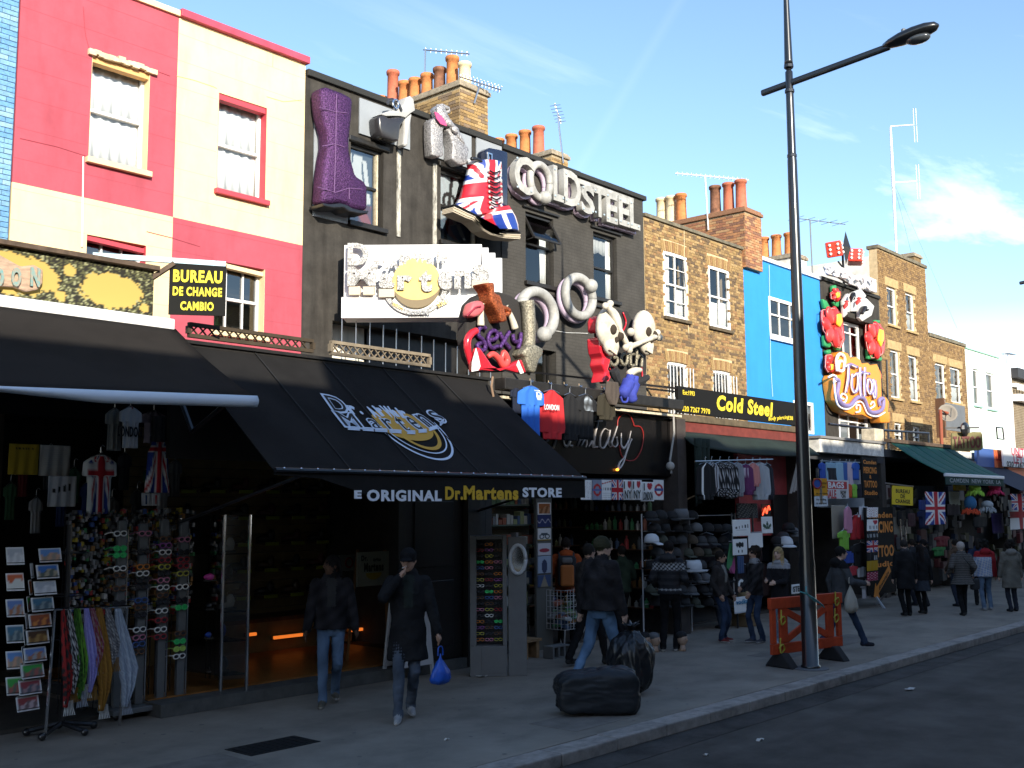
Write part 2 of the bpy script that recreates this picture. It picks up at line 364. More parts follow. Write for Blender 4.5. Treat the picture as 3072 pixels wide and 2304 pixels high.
def window(root, x0, x1, z0, z1, Y=YF, dep=.14, fm=WHITE, fw=.06, rails=(.5,), bars=(), sill=WHITE, curtain=None, back=True, sillw=.06, hbars=(), name='window', glass=None):
    y = Y+dep; mb = MB()
    mb.box(x0, x0+fw, y-.035, y+.035, z0, z1).box(x1-fw, x1, y-.035, y+.035, z0, z1)
    mb.box(x0+fw, x1-fw, y-.033, y+.033, z0, z0+fw).box(x0+fw, x1-fw, y-.033, y+.033, z1-fw, z1)
    for r in rails: mb.box(x0+fw, x1-fw, y-.045, y+.03, lerp(z0, z1, r)-.025, lerp(z0, z1, r)+.025)
    for b in bars: mb.box(lerp(x0, x1, b)-.014, lerp(x0, x1, b)+.014, y-.03, y+.025, z0+fw, z1-fw)
    for b in hbars: mb.box(x0+fw, x1-fw, y-.028, y+.022, lerp(z0, z1, b)-.012, lerp(z0, z1, b)+.012)
    wdw = mb.build(name, fm, root, bevel=.006)
    cuts = [0]+list(rails)+[1]
    for a, b in zip(cuts, cuts[1:]):
        za, zb = lerp(z0, z1, a)+.02, lerp(z0, z1, b)-.02
        yy = y+.004+a*.012; MB().add([(x0+fw*.7, yy, za), (x1-fw*.7, yy, za), (x1-fw*.7, yy, zb), (x0+fw*.7, yy, zb)], [(0,1,2,3)]).build('pane', glass or GLASS, wdw)
    if sill: box('sill', x0-sillw, x1+sillw, Y-.09, y-.036, z0-.09, z0-.003, sill, wdw, .008)
    if curtain:
        for (ca, cb, cz0, cz1, cm) in curtain:
            xa, xb, za, zb = lerp(x0, x1, ca), lerp(x0, x1, cb), lerp(z0, z1, cz0), lerp(z0, z1, cz1)
            MB().grid(lambda u, v: (lerp(xa, xb, u), y+.06+.013*math.sin(u*38)+.010*math.sin(u*23+v*2+x0), lerp(za, zb, v)+(.03*math.sin(u*16) if v == 0 and cz0 > .1 else 0)), 44, 2, thick=(0,.004,0)).build('curtain', cm, wdw, smooth=True)
    return wdw
def shell(root, x0, x1, top, m=None, deep=24, coping=None, cop_m=None, coph=.12, z0=4.0):
    """hollow body behind a facade: party walls, floors, back wall, roof"""
    m = m or M('party_wall', (.16,.13,.10), .9, noise=.3)
    MB().box(x0, x0+.18, YF+.301, deep, 0, top-.25).box(x1-.18, x1, YF+.301, deep, 0, top-.25).box(x0+.18, x1-.18, deep-.2, deep, 0, top-.6).build('body', [m], root)
    MB().box(x0+.18, x1-.18, YF+.301, deep-.2, z0, z0+.2).box(x0+.18, x1-.18, YF+.301, deep-.2, 6.9, 7.1).box(x0+.18, x1-.18, YF+1.6, YF+1.7, z0+.2, top-.7).build('rooms', M('room_plaster', (.12,.11,.10), .9), root)
    MB().prism([(YF+.301, top-.55), (deep-.2, top-.55), (deep-.2, top-.45), ((YF+deep)/2, top-.25), (YF+.301, top-.45)], (x0+.18, 0, 0), (0,1,0), UZ, (x1-x0-.36, 0, 0)).build('roof', M('roof_felt', (.05,.05,.055), .9), root)
    if coping is not None:
        a, b = coping
        mb = MB(); k = max(2, int((b-a)/.9)); st = (b-a)/k
        for i in range(k):
            box('coping_stone', a+i*st+.003, a+(i+1)*st-.003, YF-.07, YF+.37, top, top+coph+random.uniform(-.008, .008), cop_m, root, .012)
def chimney(root, xa, xb, ya, yb, z0, ztop, pots, pal, key, pot_cols, nmax=110, capm=None, plain=None, potr=.125):
    """stack running back from the street on a party wall; > pots, bricks, cap"""
    m = plain or M(key+'_mortar', (.34,.27,.17), .95, noise=.3, ns=12)
    st = MB().box(xa, xb, ya, yb, z0, ztop).build('chimney_stack', m, root)
    if not plain:
        brickface(st, (xa, yb, z0), (0,-1,0), yb-ya, ztop-z0, (-1,0,0), [], pal, nmax, key, 0)
        brickface(st, (xa, ya, z0), (1,0,0), xb-xa, ztop-z0, (0,-1,0), [], pal, nmax//2, key, 0)
    cm = capm or M('stone_cap', (.30,.25,.18), .9, noise=.4, ns=9, bump=.4)
    MB().box(xa-.06, xb+.06, ya-.06, yb+.06, ztop+.001, ztop+.1).box(xa-.02, xb+.02, ya-.02, yb+.02, ztop+.1, ztop+.16).build('cap', cm, st, bevel=.015)
    for (y, h, r, ci) in pots:
        zt = ztop+.14; pr = [(r*1.05, 0), (r*1.0, .05), (r*.92, h*.5), (r*.88, h-.1), (r*1.06, h-.09), (r*1.1, h-.03), (r*1.02, h), (r*.78, h), (r*.72, h-.2)]
        MB().lathe(pr, ((xa+xb)/2+random.uniform(-.02, .02), y, zt), 18).build('chimney_pot', pot_cols[ci], st, smooth=True)
TERRA = M('terracotta', (.52,.19,.06), .8, noise=.3, ns=7, bump=.15); TERRAD = M('sooty_terracotta', (.2,.09,.05), .85, noise=.6, ns=6); CREAMP = M('cream_pot', (.72,.58,.36), .8, noise=.2, ns=6); TERRAR = M('red_pot', (.45,.13,.07), .75, noise=.2, ns=9)
POTS = [TERRA, TERRAD, CREAMP, TERRAR]
YB = [(.32,.205,.082),(.26,.165,.07),(.37,.245,.11),(.19,.12,.055),(.27,.15,.065),(.13,.085,.048)]
RB = [(.36,.17,.08),(.42,.20,.09),(.30,.13,.07),(.22,.11,.07),(.40,.24,.12)]
NET = M('net_curtain', (.88,.87,.83), .9); NETG = M('grey_net', (.42,.42,.40), .9)
def house(label, x0, name='house'): return thing(name, label, 'house', (x0, YF, 0))
BX = [6.40, 11.46, 16.68, 22.03, 27.0, 31.9, 36.55, 41.1, 45.05, 49.35, 51.0]
# ---- 1 blue brick house (only its right edge is in view)
h1 = house('house of flaking pale-blue painted brickwork left of the pink house', 1.3)
wall(h1, 'wall', 1.3, 6.38, 4.0, 12, YF, [], M('blue_mortar', (.06,.13,.22), .9, noise=.35, ns=12))
brickface(h1, (3.9, YF, 4.4), (1,0,0), 2.47, 7.4, (0,-1,0), [], [(.15,.31,.50),(.13,.29,.49),(.19,.36,.52),(.17,.32,.46),(.24,.39,.50)], 260, 'blue', 0)
shell(h1, 1.3, 6.38, 12.0)
# ---- 2 pink and cream chequer house
h2 = house('house painted in a big chequer of pink and cream', 6.4)
PINK = M('pink_paint', (.43,.084,.11), .75, spec=.15, dirt=.26, dscale=(2.6, 2.6, .55), dlo=.48, noise=.10, ns=2.5, bump=.12, bs=18); CREAM = M('cream_paint', (.77,.60,.35), .75, spec=.15, dirt=.22, dscale=(2.6, 2.6, .55), dlo=.5, noise=.07, ns=2, bump=.12, bs=18)
W1 = RF(270, 446, 190, 495, YF); W2 = RF(653, 798, 300, 585, YF); W3 = RF(255, 434, 719, 1000, YF); W4 = RF(643, 793, 794, 1000, YF)
W3 = (W3[0], W3[1], W4[2], W3[3])
mid, belt, top2 = P(520, 620, YF).x, P(514, 650, YF).z, P(920, 195, YF).z
wall(h2, 'wall', 6.40, 11.46, 4.0, top2, YF, [W1, W2, W3, W4], [PINK, CREAM], lambda x, z: 0 if (x < mid) == (z > belt) else 1, cx=(mid,), cz=(belt,))
MB().box(6.40, mid, YF-.05, YF+.35, top2, top2+.10).build('coping', CREAM, h2, bevel=.01)
MB().box(mid+.002, 11.50, YF-.09, YF+.37, top2+.002, top2+.13).build('coping', M('pink_coping', (.45,.06,.10), .6, noise=.2), h2, bevel=.01)
shell(h2, 6.40, 11.46, top2)
JNT = M('render_joint', (.33,.05,.07), .8); JNT2 = M('cream_joint', (.55,.42,.22), .8)
for i in range(13):                                  # scored block joints in the render
    z = 4.62+i*.447
    for (a, b) in ((6.41, mid-.01), (mid+.01, 11.45)):
        segs = [(a, b)]
        for h in (W1, W2, W3, W4):
            if h[2]-.06 < z < h[3]+.05: segs = [q for (p_, r_) in segs for q in ((p_, min(r_, h[0]-.03)), (max(p_, h[1]+.03), r_)) if q[1]-q[0] > .05]
        for (p_, r_) in segs: MB().box(p_, r_, YF-.0012, YF-.0002, z, z+.006).build('joint', JNT if (p_ < mid) == (z > belt) else JNT2, h2)
PINKT = M('pink_trim', (.52,.06,.08), .55)
for Wk, tm in ((W1, CREAM), (W2, PINKT)):
    wd = window(h2, *Wk, dep=.2, fm=WHITE, fw=.05, sill=tm, sillw=.05, curtain=[(.03,.97,.05,.5,NET), (.03,.97,.5,.97,NET), ])
    for s_ in (0, 1):
        xa = Wk[1]-.004 if s_ else Wk[0]
        MB().box(xa, xa+.006, YF-.001, YF+.165, Wk[2], Wk[3]).build('reveal', tm, wd)
    MB().box(Wk[0]+.01, Wk[1]-.01, YF+.02, YF+.16, Wk[3]-.10, Wk[3]-.002).build('reveal', tm if tm is PINKT else M('peach_trim', (.75,.42,.16), .6), wd)
lt = MB()
for i in range(14):
    x = lerp(W1[0]-.02, W1[1]+.04, i/13)
    lt.obox((x, YF-.03, W1[3]+.03+random.uniform(-.015, .02)), (.055,0,0), (0,.03+random.uniform(0,.015),0), (0,0,.03+random.uniform(0,.02)))
lt.build('broken_lintel', M('bare_plaster', (.62,.52,.34), .9, noise=.3, bump=.5), h2)
for Wk, tm in ((W3, PINKT), (W4, CREAM)):
    wd = window(h2, *Wk, dep=.2, fm=WHITE, fw=.045, rails=(.5,), bars=(.34, .68), sill=tm, glass=MG('dark_glass', (.35,.38,.40), .10))
    MB().box(Wk[1]-.004, Wk[1]+.002, YF-.001, YF+.165, Wk[2], Wk[3]).build('reveal', tm, wd)
    MB().obox(((Wk[0]+Wk[1])/2, YF+.09, Wk[3]-.06), ((Wk[1]-Wk[0])/2-.01, 0, -.02), (0,.06,0), (0,0,.035)).build('reveal', tm, wd)
MB().tube([P(250, 470, YF-.03), P(248, 620, YF-.03), P(246, 740, YF-.03)], .012, 6).build('cable', WHITE, h2)
for poly in ([(455, 205), (458, 209), (510, 228)], [(250, 20), (254, 80), (258, 110), (270, 155)], [(530, 228), (580, 240), (640, 260), (650, 265)], [(820, 150), (818, 200)], [(800, 290), (850, 305), (905, 300)], [(440, 695), (520, 715), (600, 740)], [(60, 415), (170, 440), (258, 468)]):
    MB().tube([P(a, b, YF-.001) for a, b in poly], .007, 5).build('crack', JNT2 if poly[0][0] > 525 else JNT, h2)
# potted plant behind the lower window
pl = thing('potted_plant', 'spiky green pot plant behind the lower window of the pink panel', 'plant', (W4[0]+.5, YF+.75, 4.2))
MB().lathe([(.10,0),(.14,.26),(.15,.28)], (W4[0]+.5, YF+.75, W4[2]-.22), 14).build('pot', TERRA, pl)
lf = MB()
for i in range(26):
    a = random.uniform(0, 6.28); t = random.uniform(.15, .5); b0 = V((W4[0]+.5, YF+.75, W4[2]+.05)); d = V((math.cos(a)*t, math.sin(a)*t*.5, .5))
    lf.tube([b0, b0+d*.5+V((0,0,.1)), b0+d*.8+V((0,0,.05+random.uniform(-.2, .1)))], [.012,.014,.002], 4, flat=.3)
lf.build('leaves', M('plant_leaf', (.07,.14,.03), .5), pl)
# ---- 3 black rendered shoe house
h3 = house('black rendered house hung with giant shoes', 11.46)
top3 = P(1180, 323, YF).z
V1 = RF(1051, 1150, 440, 676, YF); V2 = RF(1322, 1440, 520, 735, YF)
V3 = (12.15, 15.9, 4.35, P(1150, 985, YF).z)
wall(h3, 'wall', 11.46, 16.66, 4.0, top3, YF, [V1, V2, V3], BLACKP)
shell(h3, 11.46, 16.66, top3, M('black_flank', (.03,.028,.025), .9), coping=(11.48, 16.66), cop_m=M('black_coping', (.022,.022,.02), .8, bump=.3), coph=.12)
BLKW = M('black_gloss_wood', (.02,.018,.016), .4, noise=.3, ns=10)
BEAD = M('bare_cream_wood', (.55,.47,.33), .7, noise=.4, ns=14)
for Wk in (V1, V2):
    wd = window(h3, *Wk, dep=.12, fm=BLKW, fw=.07, sill=BLKW, glass=MG('pale_glass', (.8,.84,.86), .16))
    MB().box(Wk[1]-.11, Wk[1]-.075, YF+.07, YF+.16, Wk[2]+.07, Wk[3]-.07).build('beading', BEAD, wd)
    MB().box(Wk[0]-.08, Wk[1]+.12, YF-.06, YF-.002, Wk[3]+.005, Wk[3]+.11).build('hood', BLKW, wd, bevel=.02)
PEEL = M('peeling_white_board', (.70,.66,.56), .8, noise=.9, ns=16, c2=(.03,.028,.025), streak=.3)
for px, y0, y1 in ((1195, 452, 712), (1303, 492, 735)):
    a, b = P(px, y0, YF), P(px+4, y1, YF)
    MB().box(a.x-.045, a.x+.045, YF-.03, YF-.002, b.z, a.z).build('weatherboard', PEEL, h3)
# recessed balcony opening with curtains and railing
MB().box(12.2, 13.15, YF+.3, YF+.34, 4.3, V3[3]).build('curtain', M('cream_hanging', (.75,.70,.58), .9, noise=.2, ns=9, streak=.05), h3)
MB().box(13.2, 15.9, YF+.28, YF+.31, 4.3, V3[3]).build('shutter_board', BLKW, h3)
for i in range(13):
    x = 12.0+i*.32; MB().tube([(x, YF-.45, 4.1), (x, YF-.45, 5.75-.03*i)], .012, 6).build('railing_bar', STEEL, h3)
# mural of a white figure seen in the left window, poster in the right
def poster(root, q, Y, fn, nu=34, nv=44, name='window_poster'):
    mb = MB().grid(lambda u, v: (lerp(q[0], q[1], u), Y, lerp(q[2], q[3], v)), nu, nv, thick=(0,.004,0)); one = [fn(i/nu, j/nv) for j in range(nv+1) for i in range(nu+1)]
    mb.c = one+one; return mb.build(name, PRINT, root)
def fig(u, v):
    if v < .28: return (.35,.06,.02) if math.sin(u*9+v*14) > -.2 else (.12,.03,.02)
    if (abs(u-.55-.12*math.sin(v*6)) < .17 and v < .95) or (abs(u-.86+.3*(v-.4)) < .08 and .3 < v < .9) or (abs(u-.22+.15*(v-.5)) < .06 and .5 < v < .95): return (.85,.83,.78)
    return (.10,.12,.13)
poster(h3, (V1[0]+.05, V1[1]-.12, V1[2]+.06, V1[3]-.06), YF+.2, fig)
poster(h3, (V2[0]+.05, V2[1]-.12, V2[2]+.06, V2[3]-.06), YF+.2, lambda u, v: (.05,.05,.05) if (abs((u-.4)**2*4+(v-.62)**2*9-.12) < .06 or abs(u-.28-.2*v) < .05) else ((.75,.78,.80) if v > .25+.4*u else (.2,.26,.33)))
# ---- 4 black brick house with the big steel lettering
h4 = house('black painted brick house with steel lettering along its parapet', 16.7)
top4 = P(1730, 530, YF).z
CSB = brickmat('black_painted_brick', (.064,.059,.052), (.060,.055,.048), (.053,.049,.043), .3)
C1 = RF(1577, 1661, 646, 852, YF); C2 = RF(1781, 1851, 704, 898, YF); C3 = RF(1606, 1669, 1050, 1140, YF); C3 = (C3[0], C3[1], 4.3, C3[3])
wall(h4, 'wall', 16.70, 22.02, 4.0, top4, YF, [C1, C2, C3], CSB)
shell(h4, 16.70, 22.02, top4, M('black_flank'), coping=(16.70, 22.10), cop_m=M('black_coping'))
wd = window(h4, *C1, dep=.13, fm=BLKW, fw=.06, rails=(.56,), sill=BLKW, curtain=[(.72,.94,.05,.95,NET)])
zc = lerp(C1[2], C1[3], .56); hh = C1[3]-zc-.05
cs = MB(); yb = YF+.08; dz, dy = hh*math.cos(R(28)), hh*math.sin(R(28)); tp = V((0, yb, C1[3]-.05)); bt = V((0, yb-dy, C1[3]-.05-dz))
for xx in (C1[0]+.03, C1[1]-.03): cs.bar((xx, tp.y, tp.z), (xx, bt.y, bt.z), .05, .04)
cs.bar((C1[0]+.03, tp.y, tp.z), (C1[1]-.03, tp.y, tp.z), .05, .04); cs.bar((C1[0]+.03, bt.y, bt.z), (C1[1]-.03, bt.y, bt.z), .05, .04)
ca = cs.build('open_casement', BLKW, wd)
MB().grid(lambda u, v: (lerp(C1[0]+.05, C1[1]-.05, u), lerp(bt.y, tp.y, v), lerp(bt.z, tp.z, v)), 1, 1, thick=(0,.006,.002)).build('pane', GLASS, wd)
MB().tube([(C1[0]+.05, yb, zc+.05), (C1[0]+.05, bt.y, bt.z)], .008, 5).build('stay', STEEL, wd)
window(h4, *C2, dep=.13, fm=BLKW, fw=.06, rails=(.47,), sill=BLKW, curtain=[(.78,.95,.05,.95,NET), (.05,.95,.72,.92,NETG)])
for q in (C1, C2):
    box('hood', q[0]-.12, q[1]+.15, YF-.07, YF-.002, q[3]+.07, q[3]+.11, BLKW, h4); box('ledge', q[0]+.0, q[1]+.22, YF-.07, YF-.002, q[2]-.24, q[2]-.20, BLKW, h4)
wd = window(h4, *C3, dep=.2, fm=BLKW, fw=.05, rails=(), sill=None, bars=(.75,), glass=MG('dark_glass'))
MB().tube([P(1650, 990, YF-.02), P(1700, 998, YF-.02), P(1764, 1000, YF-.02)], .006, 5).build('wire', WHITE, h4)
# ---- 5 yellow stock brick house
h5 = house('yellow stock brick house with white sash windows', 22.05)
top5 = P(2080, 701, YF).z
D1 = RF(1991, 2062, 762, 955, YF); D2 = RF(2126, 2189, 805, 985, YF); D3 = RF(2003, 2064, 1088, 1250, YF); D4 = RF(2140, 2195, 1113, 1270, YF)
D3 = (D3[0], D3[1], 4.35, D3[3]); D4 = (D4[0], D4[1], 4.35, D4[3])
MORT = M('buff_mortar', (.56,.42,.24), .95, noise=.2, ns=8, bump=.2)
wall(h5, 'wall', 22.05, 26.98, 4.0, top5, YF, [D1, D2, D3, D4], MORT)
hol = [(q[0]-22.05, q[1]-22.05, q[2]-4.4, q[3]-4.4+(.30 if i < 4 else 0)) for i, q in enumerate((D1, D2, D3, D4))]
brickface(h5, (22.05, YF, 4.4), (1,0,0), 4.93, top5-4.42, (0,-1,0), hol, YB, 300, 'stock', 1)
shell(h5, 22.05, 26.98, top5, M('brick_flank', (.20,.13,.06), .9, noise=.3), coping=(22.02, 27.0), cop_m=M('mossy_stone', (.15,.13,.09), .95, noise=.5, ns=7, bump=.4), coph=.09)
ARCH = [M('stock_brick_%d' % i) for i in (0, 2, 4)]
for i, q in enumerate((D1, D2, D3, D4)):
    if i < 2:
        window(h5, *q, dep=.03, fm=WHITE, fw=.085, rails=(.5,), bars=(.5,), sill=M('sooty_stone', (.10,.075,.045), .95, noise=.4, ns=8), curtain=[(.1,.35,.05,.95,NET), (.62,.9,.05,.5,NET)] if i == 0 else [(.1,.5,.05,.42,NET), (.66,.9,.05,.45,NET)], hbars=(.25,.75) if i == 0 else ())
    else:
        wd = window(h5, *q, dep=.06, fm=WHITE, fw=.08, rails=(.45,), sill=None)
        for k in range(8):
            x = lerp(q[0]-.02, q[1]+.12, k/7); MB().tube([(x, YF-.1, 4.3), (x, YF-.1, q[3]-.12), (x, YF+.02, q[3]-.12)], .013, 6).build('window_bar', WHITE, wd)
    cxm = (q[0]+q[1])/2; wv = (q[1]-q[0])/2
    for k in range(13):                                  # gauged brick arch over each opening
        t = (k-6)/6.0; a = t*.22
        p = V((cxm+t*(wv+.05), YF-.006, q[3]+.145-.03*t*t)); up = V((math.sin(a), 0, math.cos(a)))
        MB().obox(p, V((up.z, 0, -up.x))*.036, (0,.018,0), up*.135).build('brick', ARCH[k % 3], h5)
MB().tube([P(2052, 690, YF-.02), P(2053, 760, YF-.02), P(2060, 900, YF-.02), P(2066, 1000, YF-.02)], .008, 5).build('cable', CREAMP, h5)
# ---- 6 bright blue house
h6 = house('bright sky-blue rendered house with one white window', 27.0)
top6 = P(2340, 800, YF).z
BLUE = M('sky_blue_paint', (.035,.25,.64), .65, spec=.15, dirt=.05, noise=.06, ns=1.5, bump=.1, bs=15)
F1 = RF(2307, 2400, 902, 1020, YF); F2 = RF(2381, 2440, 1205, 1300, YF)
wall(h6, 'wall', 27.0, 31.88, 4.0, top6, YF, [F1, F2], BLUE)
shell(h6, 27.0, 31.88, top6, coping=(27.0, 31.88), cop_m=WHITE, coph=.12)
window(h6, *F1, dep=.02, fm=WHITE, fw=.10, rails=(.56,), bars=(.33, .67), sill=WHITE, sillw=.02)
window(h6, *F2, dep=.02, fm=WHITE, fw=.10, rails=(), bars=(.5,), sill=None)
MB().tube([P(2307, 795, YF-.02), P(2309, 900, YF-.02), P(2312, 1100, YF-.02), P(2318, 1190, YF-.02)], .012, 5).build('cable', M('pale_cable', (.35,.55,.75), .6), h6)
# ---- 7 black tattoo house
h7 = house('narrow black rendered house covered in carved roses', 31.9)
top7 = P(2640, 900, YF).z
G1 = RF(2527, 2577, 970, 1085, YF); G2 = RF(2517, 2603, 1241, 1330, YF); G2 = (G2[0], G2[1], 4.2, G2[3])
wall(h7, 'wall', 31.9, 36.53, 4.0, top7, YF, [G1, G2], BLACKP)
shell(h7, 31.9, 36.53, top7, M('white_flank', (.72,.68,.60), .9, noise=.25, ns=2), coping=(31.9, 36.53), cop_m=M('black_coping'))
window(h7, *G1, dep=.03, fm=WHITE, fw=.11, rails=(.72,), bars=(.5,), sill=WHITE)
window(h7, *G2, dep=.03, fm=WHITE, fw=.10, rails=(.75,), bars=(.34,.66), sill=None)
box('window_hood', G1[0]-.25, G1[1]+.4, YF-.35, YF-.002, G1[3]+.05, G1[3]+.22, BLACKP, h7)
# ---- 8 three-storey brick house
h8 = house('taller three-storey brown brick house with stone lintels', 36.55)
top8 = P(2690, 770, YF).z
DIST = [(.25,.15,.06),(.21,.125,.05),(.29,.18,.075),(.16,.095,.045)]
def stone_house(root, x0, x1, top, wins, pal, key, lint=True, frame=WHITE):
    wall(root, 'wall', x0, x1, 4.0, top, YF, wins, MORT)
    brickface(root, (x0, YF, 4.3), (1,0,0), x1-x0, top-4.32, (0,-1,0), [(q[0]-x0, q[1]-x0, q[2]-4.3, q[3]-4.3+(.0)) for q in wins], pal, 0, key, 1)
    for i, q in enumerate(wins):
        wd = window(root, *q, dep=.1, fm=frame, fw=.07, rails=(.5,), sill=M('buff_stone', (.40,.28,.13), .9, noise=.25, ns=6), sillw=.1, curtain=[(.1,.9,.05,.5,NETG)] if i % 2 else None)
        if lint: MB().box(q[0]-.18, q[1]+.2, YF-.03, YF+.09, q[3]+.003, q[3]+.32).build('lintel', M('buff_stone'), wd, bevel=.01)
w8 = [RF(*k, YF) for k in ((2662,2690,863,975),(2718,2744,881,993),(2671,2700,1051,1194),(2728,2755,1068,1203),(2684,2708,1268,1340),(2739,2763,1279,1345))]
stone_house(h8, 36.55, 41.08, top8, w8, DIST, 'brown')
shell(h8, 36.55, 41.08, top8, M('white_flank'), coping=(36.5, 41.15), cop_m=M('mossy_stone'), coph=.12)
MB().box(36.57, 36.60, YF+.302, 23.5, top7-.3, top8-.26).build('painted_flank', M('white_flank'), h8)
MB().tube([P(2660, 1080, YF-.05), P(2664, 1230, YF-.05), P(2666, 1330, YF-.05)], .03, 6).build('drainpipe', BLKM, h8)
# ---- 9 low brick house, 10 mint house, 11 white house, 12 dark brick block
h9 = house('low brown brick house with sagging tiled parapet', 41.1)
top9 = P(2840, 1025, YF).z
stone_house(h9, 41.1, 45.03, top9, [RF(2806,2838,1091,1205,YF), RF(2852,2884,1104,1209,YF)], DIST, 'brown', lint=True)
shell(h9, 41.1, 45.03, top9, coping=(41.1, 45.05), cop_m=M('mossy_stone'), coph=.14)
h10 = house('pale mint rendered house with two narrow windows', 45.05)
MINT = M('mint_paint', (.70,.80,.70), .7, noise=.06, ns=2); top10 = P(2950, 1062, YF).z
w10 = [RF(2920,2939,1108,1215,YF), RF(2960,2984,1120,1226,YF)]
wall(h10, 'wall', 45.05, 49.33, 4.0, top10, YF, w10, MINT)
for q in w10: window(h10, *q, dep=.1, fm=WHITE, fw=.08, sill=M('green_sill', (.35,.62,.50), .7), sillw=.1)
shell(h10, 45.05, 49.33, top10, coping=(45.05, 49.33), cop_m=M('green_sill'), coph=.07)
h11 = house('narrow blank white rendered house end', 49.35)
wall(h11, 'wall', 49.35, 50.98, 4.0, P(3015, 1100, YF).z, YF, [], M('white_render', (.82,.80,.78), .7, noise=.05)); shell(h11, 49.35, 50.98, P(3015, 1100, YF).z)
h12 = house('dark brick block with white dentil cornice', 51.0)
t12 = P(3050, 1125, YF).z
wall(h12, 'wall', 51.0, 62, 4.0, t12-.2, YF, [], brickmat('dark_brick', (.17,.12,.07), (.21,.15,.09), (.33,.28,.2), .3)); shell(h12, 51.0, 62, t12-.2)
MB().box(50.9, 62, YF-.35, YF-.002, t12-1.25, t12-.95).box(50.9, 62, YF-.2, YF-.004, t12-.6, t12-.45).build('cornice', WHITE, h12)
MB().box(50.95, 62, YF-.3, YF+.5, t12-.2, t12+.25).build('parapet', M('slate_black', (.03,.03,.032), .6), h12)
for i in range(24): box('dentil', 51+i*.4, 51.2+i*.4, YF-.3, YF-.21, t12-.75, t12-.62, WHITE, h12)
# ---- chimneys (each on a party wall of the house it belongs to)
def cpos(px, py, X): return P(px, py, X=X)
n1 = cpos(1380, 245, 16.45); f1 = cpos(1095, 300, 16.45)
chimney(h3, 16.45, 17.35, n1.y, n1.y+3.5, top3-.6, n1.z-.1, [(n1.y+.3+.40*i, h_, .15, ci) for i, (h_, ci) in enumerate([(.62,2),(.88,0),(.72,1),(.68,0),(.68,0),(.72,0),(1.1,3),(.55,0)])], YB[:4]+[(.20,.14,.09)], 'stack', POTS, 160)
n2 = cpos(1655, 452, 21.9)
chimney(h4, 21.9, 22.6, n2.y, n2.y+2.6, top4-.5, n2.z-.1, [(n2.y+.75+.5*i, .9, .17, 3 if i == 0 else 0) for i in range(4)], YB[:4], 'stack2', POTS, 40)
n3 = cpos(2233, 622, 26.95)
chimney(h5, 26.95, 27.9, n3.y, n3.y+3.3, top5-.5, n3.z-.12, [(n3.y+.35+k, .95, .17, ci) for k, ci in ((0,3),(.42,3),(.86,1),(2.05,0),(2.42,2),(2.76,2))], RB, 'red_stack', POTS, 200, capm=M('red_brick_cap', (.26,.13,.07), .9, noise=.3, ns=20))
n4 = cpos(2385, 762, 31.8)
chimney(h6, 31.8, 32.6, n4.y, n4.y+3.0, top6-.5, n4.z-.1, [(n4.y+.4+.45*i, .8, .17, 0) for i in range(5)], YB, 'pale', POTS, 0, plain=M('white_flank'))
n5 = cpos(2745, 770, 40.6)
chimney(h8, 40.5, 41.2, n5.y, n5.y+1.8, top8-.4, n5.z, [], DIST, 'plain_stack', POTS, 0, plain=M('brick_flank'))
# ---- terrace across the street: it shades the shop fronts
OPB = brickmat('opposite_brick', (.36,.22,.09), (.28,.17,.08), (.4,.32,.2), .3)
ops = [(-34, -22, 9.7), (-22, -15.4, 9.7), (-15.4, -9.2, 9.75), (-9.2, -4.6, 9.8), (-4.6, .3, 10.0), (.3, 5.2, 9.98), (5.2, 10.5, 9.9), (10.5, 15.2, 9.72), (15.2, 19.5, 10.05), (19.5, 24.5, 10.2), (24.5, 32, 10.15), (32, 48, 9.6), (48, 70, 9.6)]
for i, (a, b, t) in enumerate(ops):
    hh = thing('opposite_house', 'brick house across the street facing the coloured terrace', 'house', (a, -5, 0), 'houses across the street')
    ww = [(lerp(a, b, .2), lerp(a, b, .2)+1, 4.4, 6.1), (lerp(a, b, .62), lerp(a, b, .62)+1, 4.4, 6.1), (lerp(a, b, .2), lerp(a, b, .2)+1, 7, 8.4), (lerp(a, b, .62), lerp(a, b, .62)+1, 7, 8.4), (a+.6, b-.6, .3, 2.7)]
    wall(hh, 'wall', a, b-.01, 0, t, -5.3, ww, OPB)
    MB().box(a, b-.01, -12, -5.31, 0, t-.3).build('body', OPB, hh)
    MB().box(a-.02, b-.03, -5.4, -4.9, t, t+.12).build('coping', M('mossy_stone'), hh)
    for (xa, xb, zt_) in {5: [(.5, 2.2, 10.95)], 8: [(16.2, 17.0, 10.6), (18.4, 19.3, 10.5)], 9: [(20.5, 21.6, 10.6)]}.get(i, []): MB().box(xa, xb, -6.2, -5.25, t-.5, zt_).build('chimney_stack', OPB, hh)
    for q in ww:
        f_ = MB().box(q[0], q[1], -5.2, -5.1, q[2], q[2]+.07).box(q[0], q[1], -5.2, -5.1, q[3]-.07, q[3]).box(q[0], q[0]+.07, -5.2, -5.1, q[2]+.07, q[3]-.07).box(q[1]-.07, q[1], -5.2, -5.1, q[2]+.07, q[3]-.07).build('window', WHITE, hh)
        MB().box(q[0]+.07, q[1]-.07, -5.16, -5.15, q[2]+.07, q[3]-.07).build('pane', GLASS, f_)
